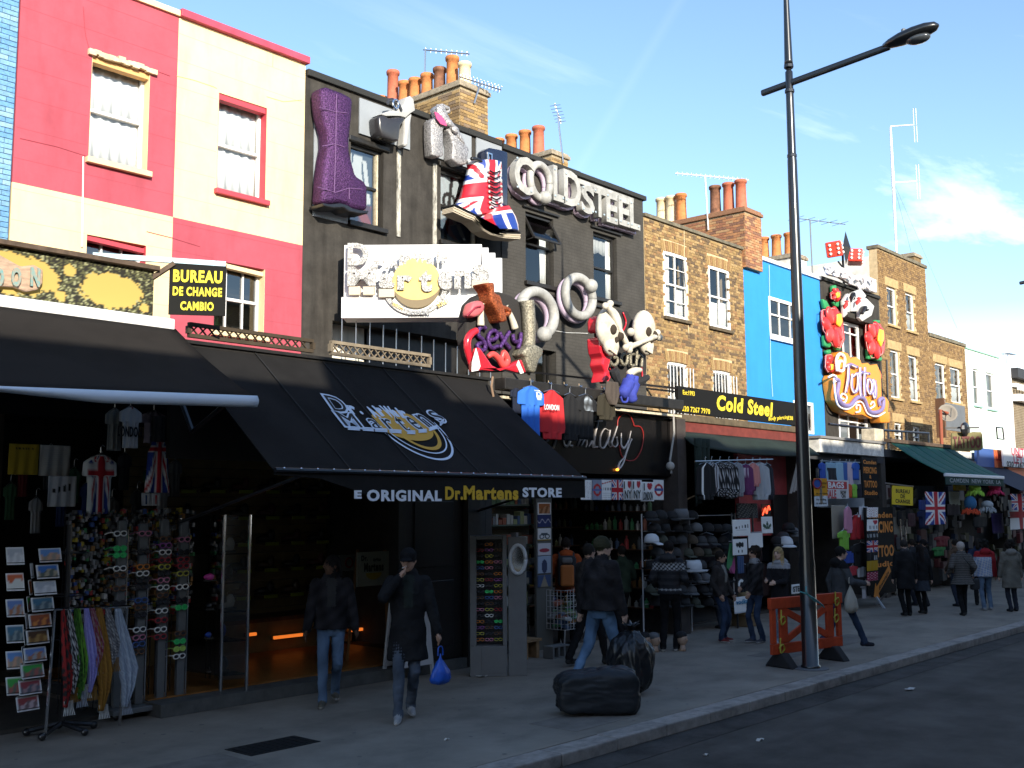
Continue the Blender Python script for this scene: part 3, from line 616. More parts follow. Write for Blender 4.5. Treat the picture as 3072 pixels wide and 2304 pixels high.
# ================================================================ SIGNS ON THE UPPER FLOORS
SILV = M('silver_paint', (.40,.39,.36), .6, .05, noise=.2, ns=6, dirt=.35, dscale=(4,4,2)); SILVE = M('lilac_edge', (.58,.46,.58), .6)
BACKB = M('pale_grey_board', (.27,.29,.31), .7, noise=.06, ns=3)
NY = V((0,-1,0))
def gl(name, c, rough=.45, nsz=34):                      # glitter finish: sparkling fine flakes
    m = M(name, c, rough, .55, noise=.8, ns=nsz, bump=.9, bs=nsz*1.4); return m
PURP = gl('purple_glitter', (.075,.027,.095)); SGLIT = gl('silver_glitter', (.40,.38,.37)); DGLIT = gl('pewter_glitter', (.30,.27,.20)); VGLIT = gl('violet_glitter', (.09,.035,.16))
def back_board(root, l, r, t, b, Y=YF-.04):
    q = RF(l, r, t, b, Y); MB().box(q[0], q[1], Y, Y+.035, q[2], q[3]).build('backboard', BACKB, root, bevel=.006); return q
def shape(root, name, pts, Y, d, m, bev=.02, smooth=False):
    """outline traced on the plane Y (photo pixels) pulled forward by d; d = its real thickness"""
    poly = [(p.x, p.z) for p in (P(x, y, Y-d/2) for x, y in pts)]
    return MB().prism(poly, (0, Y, 0), UX, UZ, (0,-d,0)).build(name, m, root, bevel=bev, smooth=smooth)
k2 = lambda pts: [(900+x/3.0157, 150+y/3.0157) for x, y in pts]
# purple boot
b = thing('boot_sign', 'giant purple glitter ankle boot on a tall pale board', 'shop sign', P(990, 640, YF-.3), 'giant shoe signs')
back_board(b, 943, 1046, 290, 660); Yb = YF-.05
shape(b, 'boot_leg', k2([(135,360),(200,352),(330,400),(432,455),(420,640),(400,820),(400,930),(425,1040),(455,1150),(540,1200),(562,1260),(562,1470),(480,1462),(410,1445),(360,1415),(300,1400),(215,1410),(145,1400),(160,1150),(180,1000),(205,870),(200,760),(165,640),(145,520)]), Yb, .36, PURP, .09, True)
shape(b, 'sole', k2([(142,1402),(215,1412),(300,1402),(360,1418),(410,1448),(480,1465),(562,1472),(550,1500),(470,1500),(380,1480),(330,1445),(240,1450),(150,1432)]), Yb+.01, .40, BLKM, .02)
for pts in ([(330,400),(322,900),(310,1290)], [(175,520),(320,560),(425,570)], [(200,870),(320,850),(405,880)], [(160,1240),(320,1290),(445,1250),(562,1260)], [(445,1250),(445,1350)]):
    MB().tube([P(*q, Yb-.367) for q in k2(pts)], .008, 5).build('seam', M('lilac_thread', (.16,.08,.19), .6), b)
# black and white platform sandal
b = thing('platform_shoe_sign', 'giant white and black platform shoe with buckle strap on board', 'shop sign', P(1150, 440, YF-.3), 'giant shoe signs')
back_board(b, 1079, 1231, 320, 425)
shape(b, 'platform', k2([(664,615),(700,600),(760,630),(830,620),(905,625),(900,660),(865,700),(850,840),(800,840),(720,810),(690,790),(672,720)]), Yb, .30, M('black_leather', (.03,.028,.03), .25, spec=.6), .05, True)
shape(b, 'upper', k2([(680,600),(740,575),(800,560),(850,545),(905,500),(915,450),(955,430),(985,460),(1000,560),(960,585),(915,625),(870,612),(800,610),(740,612),(700,600)]), Yb-.02, .26, M('white_leather', (.42,.41,.39), .4), .04, True)
shape(b, 'heel', k2([(915,630),(985,575),(965,700),(950,800),(945,880),(912,885),(905,860),(915,760)]), Yb-.03, .22, M('white_leather'), .05)
MB().tube([P(*q, Yb-.3) for q in k2([(790,490),(800,455),(840,450),(900,500),(920,550)])], [.035,.04,.04,.035,.03], 8, flat=.5).build('strap', M('black_leather'), b)
q = P(*k2([(866,488)])[0], Yb-.32); MB().tube([q+V((.07*math.cos(a), 0, .09*math.sin(a))) for a in [i*math.pi/6 for i in range(13)]], .018, 6).build('buckle', CHROME, b)
# silver glitter shoe
b = thing('glitter_shoe_sign', 'giant silver glitter platform shoe with pink lining and bow', 'shop sign', P(1340, 480, YF-.3), 'giant shoe signs')
back_board(b, 1280, 1415, 385, 485)
shape(b, 'heel', k2([(1150,650),(1200,615),(1255,640),(1280,690),(1258,740),(1262,965),(1225,980),(1160,965),(1150,800)]), Yb, .24, SGLIT, .03, True)
shape(b, 'sole', k2([(1290,735),(1310,715),(1345,740),(1390,775),(1435,830),(1490,905),(1470,1045),(1400,1050),(1335,1000),(1345,880),(1322,780)]), Yb, .26, SGLIT, .03, True)
shape(b, 'vamp', k2([(1205,530),(1240,500),(1280,520),(1300,580),(1330,640),(1400,720),(1440,800),(1470,870),(1420,830),(1370,760),(1310,710),(1270,690),(1230,640)]), Yb-.06, .22, SGLIT, .03, True)
shape(b, 'lining', k2([(1215,560),(1250,570),(1290,610),(1320,660),(1325,690),(1270,670),(1235,625)]), Yb-.29, .02, M('pink_satin', (.55,.08,.2), .4), 0)
MB().tube([P(*q_, Yb-.2) for q_ in k2([(1235,545),(1245,510),(1290,505),(1340,530),(1345,560),(1300,565)])], [.03,.04,.045,.045,.04,.025], 8).build('ankle_strap', SGLIT, b, smooth=True)
for dx in (-1, 1):
    c = P(*k2([(1375,690)])[0], Yb-.3); MB().ell(c+V((.09*dx, 0, -.05*dx)), .1, .05, .08).build('bow_loop', SGLIT, b, smooth=True)
# dark boot panel behind the union boot
b = thing('dark_boot_sign', 'giant dark navy buckled boot on a board behind the flag boot', 'shop sign', P(1470, 600, YF-.2), 'giant shoe signs')
back_board(b, 1430, 1506, 420, 650)
shape(b, 'boot_leg', k2([(1640,920),(1680,895),(1760,910),(1838,935),(1840,1240),(1838,1440),(1700,1400),(1660,1200)]), Yb, .3, M('navy_patent', (.012,.018,.04), .2, spec=.7), .05, True)
q = P(*k2([(1715,975)])[0], Yb-.32); MB().box(q.x-.07, q.x-.04, q.y-.02, q.y, q.z-.1, q.z+.1).box(q.x+.04, q.x+.07, q.y-.02, q.y, q.z-.1, q.z+.1).box(q.x-.04, q.x+.04, q.y-.02, q.y, q.z+.07, q.z+.1).box(q.x-.04, q.x+.04, q.y-.02, q.y, q.z-.1, q.z-.07).build('buckle', CHROME, b)
# union flag boot: a coloured loft with real depth
def uj(u, v, a=5/3):
    X, Y_ = (u-.5)*30*a, (v-.5)*30
    if abs(X) < 3 or abs(Y_) < 3: return (.52,.018,.03)
    if abs(X) < 5 or abs(Y_) < 5: return (.78,.77,.75)
    k = 1/a; d = min(abs(Y_-X*k), abs(Y_+X*k))/math.sqrt(1+k*k)
    return (.52,.018,.03) if d < 1 else ((.78,.77,.75) if d < 3 else (.02,.05,.27))
def uj_v(u, v): return uj(v, u)
b = thing('flag_boot_sign', 'giant laced boot painted with the union flag on stacked sole', 'shop sign', P(1450, 690, YF-.6), 'giant shoe signs')
def loft_fig(root, name, rows, Y, colfn, mat, nu=40, dep=.3):
    """rows of (left px, right px, py_left, py_right) -> closed rounded body; depth follows a half ellipse"""
    mb = MB(); cols = []; m = len(rows)
    rr = [(P(a, c, Y), P(b_, d, Y)) for a, b_, c, d in rows]
    pts = []
    K = 60
    for j in range(K+1):
        t = j/K*(m-1); i = min(int(t), m-2); f = t-i; l = rr[i][0].lerp(rr[i+1][0], f); r = rr[i][1].lerp(rr[i+1][1], f)
        for k in range(nu+1):
            s = k/nu; p = l.lerp(r, s); th = math.pi*s; p = p+V((0, -dep*math.sin(th)**.6*min(1, (min(j, K-j)+.5)/3), 0)); pts.append(p); cols.append(colfn(s, j/K))
    fs = [(j*(nu+1)+k, (j+1)*(nu+1)+k, (j+1)*(nu+1)+k+1, j*(nu+1)+k+1) for j in range(K) for k in range(nu)]
    mb.add(pts, fs); back = [V((p.x, Y+.1, p.z)) for p in pts]
    n0 = len(pts); mb.add(back, [f[::-1] for f in fs]); rim = [j*(nu+1) for j in range(K+1)]; rim2 = [j*(nu+1)+nu for j in range(K+1)]
    for a in (rim, rim2[::-1], list(range(nu, -1, -1)), [K*(nu+1)+k for k in range(nu+1)]):
        for q in range(len(a)-1): mb.f.append((a[q+1], a[q], n0+a[q], n0+a[q+1])); mb.m.append(0)
    mb.c = cols+cols; return mb.build(name, mat, root, smooth=True)
PAINTG = MC('gloss_paint', .25, spec=.5)
loft_fig(b, 'boot_leg', [(1407,1500,478,486),(1412,1500,500,500),(1405,1502,530,530),(1396,1503,560,560),(1388,1505,590,590),(1372,1507,615,615),(1362,1508,640,630),(1380,1508,658,645)], YF-.35, lambda s, t: uj(s*.85+.13, 1-t*1.0, 1.1), PAINTG, dep=.26)
loft_fig(b, 'toe', [(1436,1514,632,618),(1430,1526,648,634),(1430,1540,664,654),(1440,1547,682,680),(1456,1546,694,704)], YF-.4, lambda s, t: (.52,.018,.03) if (t < .25 or s > .82 or abs(s-.12) < .06) else ((.78,.77,.75) if (t < .36 or s > .74 or abs(s-.42) < .05) else (.02,.05,.27)), PAINTG, dep=.36)
k2f = lambda a, b_: [P(*q, YF-.45) for q in k2(a)]
def sole_strip(i, n=6):
    up = [(1345,1405),(1400,1430),(1480,1470),(1540,1500),(1590,1560),(1640,1620),(1720,1650),(1830,1655),(1945,1655)]
    lo = [(1330,1480),(1385,1505),(1450,1535),(1510,1555),(1560,1595),(1605,1645),(1670,1685),(1790,1715),(1942,1725)]
    a0, a1 = i/n, (i+.86)/n
    pts = [(lerp(x0, x1, a0), lerp(y0, y1, a0)) for (x0, y0), (x1, y1) in zip(up, lo)]+[(lerp(x0, x1, a1), lerp(y0, y1, a1)) for (x0, y0), (x1, y1) in list(zip(up, lo))[::-1]]
    shape(b, 'sole_layer', k2(pts), YF-.32, .34-.02*(i % 2), BLKM if i < 2 else M('cream_rubber', (.55,.47,.35), .7), .01)
for i in range(6): sole_strip(i)
MB().tube(crom([P(*q, YF-.5) for q in k2([(1550,985),(1600,990),(1680,1030),(1760,1060)])]), .04, 8).build('collar', BLKM, b, smooth=True)
for i in range(8):
    y = 1090+i*48; MB().tube(crom([P(*q, YF-.66) for q in k2([(1715+2*i,y),(1760+3*i,y+22),(1805+2*i,y+6)])]), .018, 6).build('lace', BLKM, b)
    for dx in (-8, 100): MB().ell(P(*k2([(1715+2*i+dx, y)])[0], YF-.64), .03, .02, .03, 8).build('eyelet', M('white_leather'), b)
# ---- COLD STEEL letters
b = thing('steel_letter_sign', 'row of riveted silver letters reading COLD STEEL under the parapet', 'shop sign', P(1730, 560, YF-.3))
k4 = lambda x, y: (1450+x/2.765, 400+y/2.765)
for ch, l, r, t, bt_ in (('C',222,392,193,528),('L',545,645,278,590),('D',632,778,318,632),('S',778,892,434,692),('T',880,985,458,718),('E',985,1082,498,768),('E',1090,1182,530,792),('L',1182,1268,560,818)):
    a = k4(l, t); c_ = k4(r, bt_); X0, X1, Z0, Z1 = RF(a[0], c_[0], a[1]+3, c_[1]-6, YF-.2)
    cen = V(((X0+X1)/2, YF-.04, (Z0+Z1)/2))
    text(ch, cen+V((.05,0,-.05)), UX, UZ, X1-X0-.02, Z1-Z0, SILVE, b, 'letter_backing', extr=.12, bold=.035, lift=0)
    lo_ = text(ch, cen+V((0,-.12,0)), UX, UZ, X1-X0-.02, Z1-Z0, SILV, b, 'letter', extr=.16, bold=.03, lift=.002)
    for (fx, fz) in ((-.36,.38),(-.36,-.38),(.3,-.38)): MB().ell(cen+V((fx*(X1-X0), -.29, fz*(Z1-Z0))), .03, .02, .03, 8).build('rivet', M('zinc', (.45,.52,.55), .4, .5), b)
def ring(root, cpx, w_px, h_px, Y, r, gap=None, balls=(), m=SILV, name='ring'):
    c = P(*cpx, Y); ax = (P(cpx[0]+w_px/2, cpx[1], Y).x-P(cpx[0]-w_px/2, cpx[1], Y).x)/2-r; az = (P(cpx[0], cpx[1]-h_px/2, Y).z-P(cpx[0], cpx[1]+h_px/2, Y).z)/2-r
    a0, a1 = gap or (0, 360)
    pts = [c+V((ax*math.cos(R(a)), 0, az*math.sin(R(a)))) for a in np.linspace(a0, a1, 49)]
    MB().tube(pts, r, 14, cap=True).build(name, m, root, smooth=True)
    MB().tube([p+V((.0, .14, -.06)) for p in pts], r*.95, 10).build(name+'_backing', SILVE, root, smooth=True)
    for a, rb in balls: MB().ell(c+V((ax*math.cos(R(a)), -.06, az*math.sin(R(a)))), rb, n=18).build('ball', m, root, smooth=True)
ring(b, k4(470, 400), 74, 122, YF-.22, .085, balls=((285, .155),), name='ring_letter')
a = P(*k4(768, 380), YF-.06); c_ = P(*k4(1236, 552), YF-.06)
MB().box(a.x, c_.x, YF-.1, YF-.005, a.z-.09, a.z+.02).build('rule', SILV, b)
# ---- body-jewellery rings on the black wall
b = thing('captive_ring_sign', 'giant silver captive bead ring sculpture beside the right window of the steel-lettered house', 'sculpture', P(1737, 887, YF-.3), 'giant jewellery signs')
ring(b, (1737, 890), 98, 142, YF-.3, .105, balls=((42, .16),))
b = thing('barbell_ring_sign', 'giant silver horseshoe barbell sculpture over the glitter boot', 'sculpture', P(1632, 940, YF-.4), 'giant jewellery signs')
ring(b, (1612, 940), 122, 160, YF-.5, .115, gap=(-75, 165), balls=((-75, .17), (165, .15)))
# ---- angled white Dr. Martens sign box (stands on the shop roof, turned towards the road)
o0 = P(1030, 960, 14.55); ud = V((CR.x, CR.y, 0)).normalized(); nn = ud.cross(UZ)
def PD(px, py): return PP(px, py, o0, nn)
b = thing('angled_sign_box', 'white angled sign with raised Dr Martens lettering and yellow sun', 'shop sign', o0)
WS = M('white_sign', (.80,.79,.77), .6); tl, tr_, br_, bl_ = PD(1036, 735), PD(1480, 735), PD(1480, 958), PD(1030, 958)
Ws = (tr_-tl).dot(ud); Hs = tl.z-bl_.z
MB().prism([(0,0),(Ws*.90,0),(Ws*.93,Hs),(0,Hs)], bl_, ud, UZ, -nn*.35).build('board', WS, b, bevel=.01)
for i in range(3):
    MB().prism([(Ws*.93+i*.12, Hs*.02+.28+i*.06), (Ws*.93+.115+i*.12, Hs*.02+.28+i*.06), (Ws*.93+.115+i*.12, Hs*(1-.06*i)-.05), (Ws*.93+i*.12, Hs*(1-.06*i)-.05)], bl_-nn*(.05+.06*i), ud, UZ, -nn*.2).build('stepped_end', M('off_white', (.66,.66,.66), .6), b, bevel=.008)
MB().prism([(0,0),(Ws*.9,0),(Ws*.9,Hs*.28),(0,Hs*.28)], bl_+nn*.001-ud*.02, ud, UZ, nn*.12).build('lower_ledge', WS, b, bevel=.008)
SUNY = M('sun_yellow', (.70,.50,.16), .6, noise=.1); SP = gl('sparkle_white', (.38,.37,.35), .5, 30)
oc = lambda px, py, d=0: PD(px, py)+nn*d
def disc(root, name, cpx, rx, ry, d, m, th=.04, a0=0, a1=360, inner=None):
    c = PD(*cpx); sx = (PD(cpx[0]+rx, cpx[1])-c).length; sz = (PD(cpx[0], cpx[1]-ry)-c).length
    A = [R(x) for x in np.linspace(a0, a1, 40)]; poly = [(sx*math.cos(t), sz*math.sin(t)) for t in A]
    if inner: poly += [(inner[0]*sx*math.cos(t), inner[1]*sz*math.sin(t)) for t in A[::-1]]
    elif a1-a0 >= 360: poly = poly[:-1]
    MB().prism(poly, c+nn*d, ud, UZ, nn*th).build(name, m, root)
disc(b, 'sun_disc', (1252, 855), 72, 74, .125, SUNY)
disc(b, 'dark_crescent', (1252, 855), 72, 74, .166, M('dark_crescent', (.20,.15,.08), .6), .012, 188, 358, (1, .68))
disc(b, 'silver_arc', (1248, 864), 96, 86, .125, SP, .05, 195, 350, (.86, .84))
for i, (ch, px, py, w_, h_, sz) in enumerate((('D',1078,769,62,68,1),('r',1140,800,34,26,0),('.',1162,808,10,10,0),('A',1186,796,26,30,0),('i',1206,786,12,34,0),('r',1224,786,20,26,0),('W',1262,780,38,30,0),('a',1290,788,18,22,0),('i',1316,778,10,34,0),('r',1336,786,18,24,0))):
    c = oc(px, py, .0); w_m = w_/FPX*(c-CO).dot(CF); h_m = h_/FPX*(c-CO).dot(CF)
    text(ch, c, ud, UZ, w_m, h_m, SP, b, 'letter', extr=.05, bold=.04, lift=.12)
for i, (ch, px, py, w_, h_) in enumerate((('M',1090,836,84,58),('a',1164,850,46,44),('r',1218,855,44,44),('t',1280,850,38,66),('e',1338,848,42,58),('n',1390,845,50,56),('s',1442,826,50,50))):
    c = oc(px, py); dpt = (c-CO).dot(CF)/FPX
    text(ch, c, ud, UZ, w_*dpt, h_*dpt, SP, b, 'letter', extr=.09, bold=.05, lift=.125)
    if ch in 'Mas':
        for sx in ((-.25, .25) if ch == 'M' else (0,)):
            for k in range(3):
                cc = oc(px+sx*w_, py+h_/2+6+k*8 if ch != 's' else py+26+k*7, .0); MB().obox(cc+nn*.17, ud*(w_*dpt*(.2 if ch == 'M' else .5)), nn*.045, UZ*.024).build('sole_layer', M('cream_rubber'), b)
for k, (wd_, px, py, rot) in enumerate((('WITH', 1196, 924, -.45), ('BOUNCING', 1262, 944, 0), ('SOLES', 1330, 916, .5))):
    text(wd_, oc(px, py, .17), ud*math.cos(rot)+UZ*math.sin(rot), UZ*math.cos(rot)-ud*math.sin(rot), .2 if k != 1 else .36, .07, SUNY if k != 1 else M('grey_letter', (.4,.4,.4), .6), b, extr=.02, bold=.03, lift=.01)
# ---- Sexy sign (on the edge of the fantasy shop roof)
Yx = YS+.25
b = thing('oval_sign', 'black oval sign reading Sexy with red lips, horns and heels', 'shop sign', P(1490, 1120, Yx))
k3 = lambda pts: [(1380+x/3.456, 850+y/3.456) for x, y in pts]
SEXB = M('black_felt', (.03,.027,.025), .95, bump=.4, bs=80); REDG = M('red_gloss', (.58,.02,.035), .2, spec=.6, coat=.4); LIP = M('lip_pink', (.55,.13,.14), .35); BONE = M('bone_cream', (.60,.54,.42), .5, noise=.08, ns=9)
shape(b, 'backing', k3([(20,380),(60,220),(140,140),(240,100),(360,95),(480,130),(570,200),(620,300),(640,420),(640,640),(600,760),(540,860),(420,920),(150,920),(60,780),(15,600)]), Yx, .22, SEXB, .03)
def tubepx(root, name, pts, r, Y, m, k=k3, n=10, flat=1, sm=True):
    c = crom([P(*q, Y) for q in k(pts)]); rr = r
    if isinstance(r, (list, tuple)): rr = [r[min(int(i/(len(c)-1)*(len(r)-1)), len(r)-2)]*(1-(i/(len(c)-1)*(len(r)-1)) % 1)+r[min(int(i/(len(c)-1)*(len(r)-1))+1, len(r)-1)]*((i/(len(c)-1)*(len(r)-1)) % 1) for i in range(len(c))]
    return MB().tube(c, rr, n, flat=flat).build(name, m, root, smooth=sm)
shape(b, 'lips', k3([(65,290),(90,210),(150,185),(190,190),(205,220),(220,240),(205,300),(160,340),(110,358),(62,345)]), Yx-.2, .2, LIP, .04, True)
tubepx(b, 'lip_line', [(70,340),(120,290),(165,250),(215,240)], .015, Yx-.41, M('dark_lip', (.3,.03,.05), .4))
for pts in ([(215,440),(215,360),(222,280),(230,212)], [(570,470),(545,390),(510,300),(480,235)]):
    tubepx(b, 'horn', pts, [.062,.055,.04,.008], Yx-.3, BONE)
COP = gl('copper_glitter', (.36,.09,.03))
shape(b, 'copper_heel', k3([(180,10),(290,0),(295,110),(350,130),(380,230),(410,330),(425,405),(360,415),(330,330),(255,200),(245,100)]), Yx-.18, .3, COP, .04)
tubepx(b, 'copper_toe', [(360,250),(420,255),(480,270),(505,300),(470,325),(420,310)], [.03,.05,.05,.04,.03], Yx-.35, COP)
tubepx(b, 'letter', [(265,470),(235,450),(195,480),(190,540),(230,580),(260,640),(250,690),(200,690),(180,640),(215,620)], .037, Yx-.28, VGLIT)
tubepx(b, 'letter', [(300,590),(370,575),(385,520),(345,490),(300,530),(295,610),(330,670),(395,650)], .036, Yx-.28, VGLIT)
tubepx(b, 'letter', [(410,510),(450,590),(520,680)], .036, Yx-.28, VGLIT); tubepx(b, 'letter', [(510,500),(460,590),(410,670)], .036, Yx-.29, VGLIT)
tubepx(b, 'letter', [(550,530),(555,590),(600,610),(630,580)], .036, Yx-.28, VGLIT); tubepx(b, 'letter', [(630,510),(625,600),(600,680)], .036, Yx-.29, VGLIT)
tubepx(b, 'red_tail', [(170,490),(120,520),(80,580),(75,660),(90,750),(110,830)], [.055,.06,.062,.06,.05,.04], Yx-.3, REDG)
shape(b, 'red_cloth', k3([(165,660),(190,690),(240,760),(300,850),(380,890),(470,860),(560,810),(610,790),(660,930),(560,930),(450,900),(380,905),(290,915),(200,905),(120,920),(115,850),(140,740)]), Yx-.3, .14, REDG, .03)
shape(b, 'white_flash', k3([(165,670),(190,760),(210,860),(190,905),(120,918),(125,820)]), Yx-.445, .02, WHITE, .005); shape(b, 'white_flash', k3([(605,795),(660,930),(625,940),(585,850)]), Yx-.445, .02, WHITE, .005)
tubepx(b, 'red_legs', [(290,760),(340,735),(400,780),(450,850),(490,800),(455,720),(430,790)], [.035,.05,.055,.055,.055,.05,.035], Yx-.38, M('coral', (.62,.08,.07), .35))
b = thing('glitter_boot_sign', 'tall pewter glitter high-heeled boot standing beside the oval sign', 'shop sign', P(1590, 1120, Yx-.2))
tubepx(b, 'boot_leg', [(690,180),(705,300),(712,450),(715,560),(705,660),(690,740)], [.125,.118,.115,.11,.11,.125], Yx-.3, DGLIT, n=16)
shape(b, 'foot', k3([(615,660),(700,640),(785,690),(775,760),(740,800),(700,940),(640,925),(600,780),(560,740)]), Yx-.1, .36, DGLIT, .04, True)
tubepx(b, 'heel', [(765,760),(740,850),(712,945)], [.035,.03,.025], Yx-.3, DGLIT)
# ---- Goth sign
b = thing('skull_sign', 'black and red Goth sign with two skulls and crossed bones', 'shop sign', P(1860, 1150, Yx))
shape(b, 'backing', k3([(1430,330),(1560,280),(1700,290),(1780,420),(1900,640),(1900,900),(1860,1010),(1480,1040),(1440,800),(1420,560)]), Yx+.02, .16, SEXB, .02)
shape(b, 'red_edge', k3([(1400,350),(1450,330),(1470,420),(1420,520),(1390,500),(1385,400)]), Yx, .3, REDG, .03)
shape(b, 'red_edge', k3([(1380,570),(1440,545),(1465,610),(1450,720),(1500,760),(1490,830),(1470,900),(1500,940),(1480,1010),(1415,1030),(1440,930),(1405,850),(1420,780),(1395,730),(1385,660)]), Yx, .3, REDG, .03)
for pts in ([(1600,280),(1630,380),(1600,520),(1540,700),(1500,860)], [(1690,300),(1720,420),(1650,560)], [(1480,640),(1520,800),(1560,900)], [(1620,820),(1560,960),(1520,1030)], [(1880,860),(1890,960),(1880,1010)]):
    tubepx(b, 'red_drip', pts, .016, Yx-.17, REDG, n=6)
SKULL = M('skull_cream', (.58,.53,.43), .7, noise=.3, ns=5, dirt=.4, dscale=(6,6,6), dlo=.5)
def skull(cx, cy, w_, h_, tilt):
    c = P(*k3([(cx, cy)])[0], Yx-.35); sc_ = (P(*k3([(cx+w_/2, cy)])[0], Yx-.35)-c).length; hz_ = h_/w_*sc_*.96
    rt = Matrix.Rotation(tilt, 3, 'Y')
    MB().ell(c, sc_*.92, .16, hz_*.92, 20, rot=rt).build('skull', SKULL, b, smooth=True)
    MB().ell(c+rt @ V((sc_*.28, -.04, -hz_*.72)), sc_*.55, .11, hz_*.45, 16, rot=rt).build('jaw', SKULL, b, smooth=True)
    for ex in (-.12, .52): MB().ell(c+rt @ V((sc_*ex, -.125, -hz_*.18)), sc_*.25, .075, hz_*.24, 12, rot=rt).build('eye_socket', M('socket_brown', (.04,.028,.018), .9), b, smooth=True)
    MB().ell(c+rt @ V((sc_*.26, -.14, -hz_*.5)), sc_*.12, .05, hz_*.15, 8, rot=rt).build('nose_hole', M('socket_brown'), b)
    for t_ in range(4): MB().obox(c+rt @ V((sc_*(.05+.15*t_), -.11, -hz_*.98)), rt @ V((sc_*.06,0,0)), (0,.03,0), rt @ V((0,0,hz_*.1))).build('tooth', BONE, b, bevel=.01)
skull(1545, 460, 250, 300, .35); skull(1905, 480, 210, 260, .25)
def bone(p, q):
    tubepx(b, 'bone', [p, ((p[0]+q[0])/2, (p[1]+q[1])/2), q], [.055,.042,.055], Yx-.5, SKULL)
    for e, s in ((p, 1), (q, -1)):
        for k in (-1, 1):
            d = V((q[0]-p[0], q[1]-p[1], 0)).normalized()*-18*s; n_ = V((-d.y, d.x, 0))*1.5*k
            MB().ell(P(*k3([(e[0]+d.x+n_.x, e[1]+d.y+n_.y)])[0], Yx-.5), .066, n=12).build('bone_end', SKULL, b, smooth=True)
bone((1540, 240), (1735, 640)); bone((1760, 660), (2040, 545))
MB().ell(P(*k3([(1770, 505)])[0], Yx-.5), .075, n=12).build('bone_end', SKULL, b, smooth=True)
tubepx(b, 'letter', [(1620,690),(1580,670),(1550,720),(1550,800),(1590,850),(1630,820),(1625,770),(1590,770)], .032, Yx-.25, DGLIT)
tubepx(b, 'letter', [(1700,730),(1670,770),(1680,830),(1715,840),(1735,790),(1725,740),(1700,730)], .032, Yx-.25, DGLIT)
tubepx(b, 'letter', [(1770,680),(1765,780),(1775,850),(1805,850)], .03, Yx-.25, DGLIT); tubepx(b, 'letter', [(1740,740),(1810,735)], .026, Yx-.26, DGLIT)
tubepx(b, 'letter', [(1835,680),(1830,780),(1825,860)], .03, Yx-.25, DGLIT); tubepx(b, 'letter', [(1830,790),(1860,745),(1885,770),(1880,870)], .03, Yx-.26, DGLIT)
# ---- tattoo house carvings
k7 = lambda pts: [(2420+x/2.513, 680+y/2.513) for x, y in pts]
ROSE = M('rose_red', (.62,.05,.045), .35); ROSEY = M('rose_yellow', (.80,.50,.04), .4); LEAFG = M('leaf_green', (.03,.27,.09), .45); ORNG = M('tattoo_orange', (.78,.27,.03), .5); PALE = M('pale_outline', (.86,.82,.84), .4); INDIGO = M('indigo_shade', (.22,.18,.36), .5)
Y7 = YF-.03
def shp(root, name, pts, m, d=.25, y=0, bev=.04): return shape(root, name, k7(pts), Y7-y, d, m, bev, True)
def rose(label, pts_list, leaves, yel):
    b = thing('rose_carving', label, 'sculpture', P(*k7([pts_list[0][0]])[0], Y7-.2), 'carved roses on the tattoo house')
    q_ = [P(x, y, Y7-.2) for x, y in k7(pts_list[0])]; cx_ = sum((p.x for p in q_))/len(q_); cz_ = sum((p.z for p in q_))/len(q_); hx_ = (max(p.x for p in q_)-min(p.x for p in q_))/2; hz_ = (max(p.z for p in q_)-min(p.z for p in q_))/2
    for i, p in enumerate(pts_list): shp(b, 'petal', p, ROSE, .16-.03*i, .05*i)
    for i in range(7):
        a_ = i*.9+.4; MB().ell((cx_+hx_*.58*math.cos(a_), Y7-.20-.02*(i % 3), cz_+hz_*.6*math.sin(a_)), hx_*.42, .10, hz_*.36, 14, rot=Matrix.Rotation(-a_, 3, 'Y')).build('curled_petal', M('rose_deep', (.50,.03,.03), .35) if i % 2 else ROSE, b, smooth=True)
    for p in yel: shp(b, 'inner_petal', p, ROSEY, .10, .24)
    for p in leaves: shp(b, 'leaf', p, LEAFG, .14, .02)
    for p in pts_list: MB().tube([P(*q, Y7-.20-.04*pts_list.index(p)) for q in k7(p+[p[0]])], .014, 5).build('petal_outline', M('petal_pink', (.75,.3,.28), .4), b)
rose('big red carved rose left of the upper window of the black tattoo house', [[(115,630),(160,620),(210,610),(255,660),(265,760),(275,850),(250,915),(200,900),(165,840),(125,780),(115,700)], [(175,660),(225,650),(240,700),(245,800),(215,820),(185,760)], [(160,620),(210,615),(225,650),(185,680),(165,660)]],
     [[(110,545),(140,560),(160,600),(155,622),(125,622)], [(120,820),(150,820),(185,890),(160,915),(125,900)], [(200,905),(250,910),(240,935),(215,930)]], [[(220,660),(255,655),(265,720),(245,760),(225,740)]])
rose('big red carved rose right of the upper window of the black tattoo house', [[(445,740),(490,725),(540,730),(570,780),(580,870),(570,960),(530,985),(490,990),(460,930),(450,880),(445,800)], [(495,800),(540,770),(560,800),(555,890),(520,920),(500,870)], [(490,730),(535,735),(555,775),(500,790)]],
     [[(500,705),(540,705),(545,730),(505,728)], [(450,920),(475,930),(490,1000),(455,1000)], [(505,990),(560,985),(555,1015),(515,1010)]], [[(540,770),(575,780),(578,850),(555,910),(535,860)]])
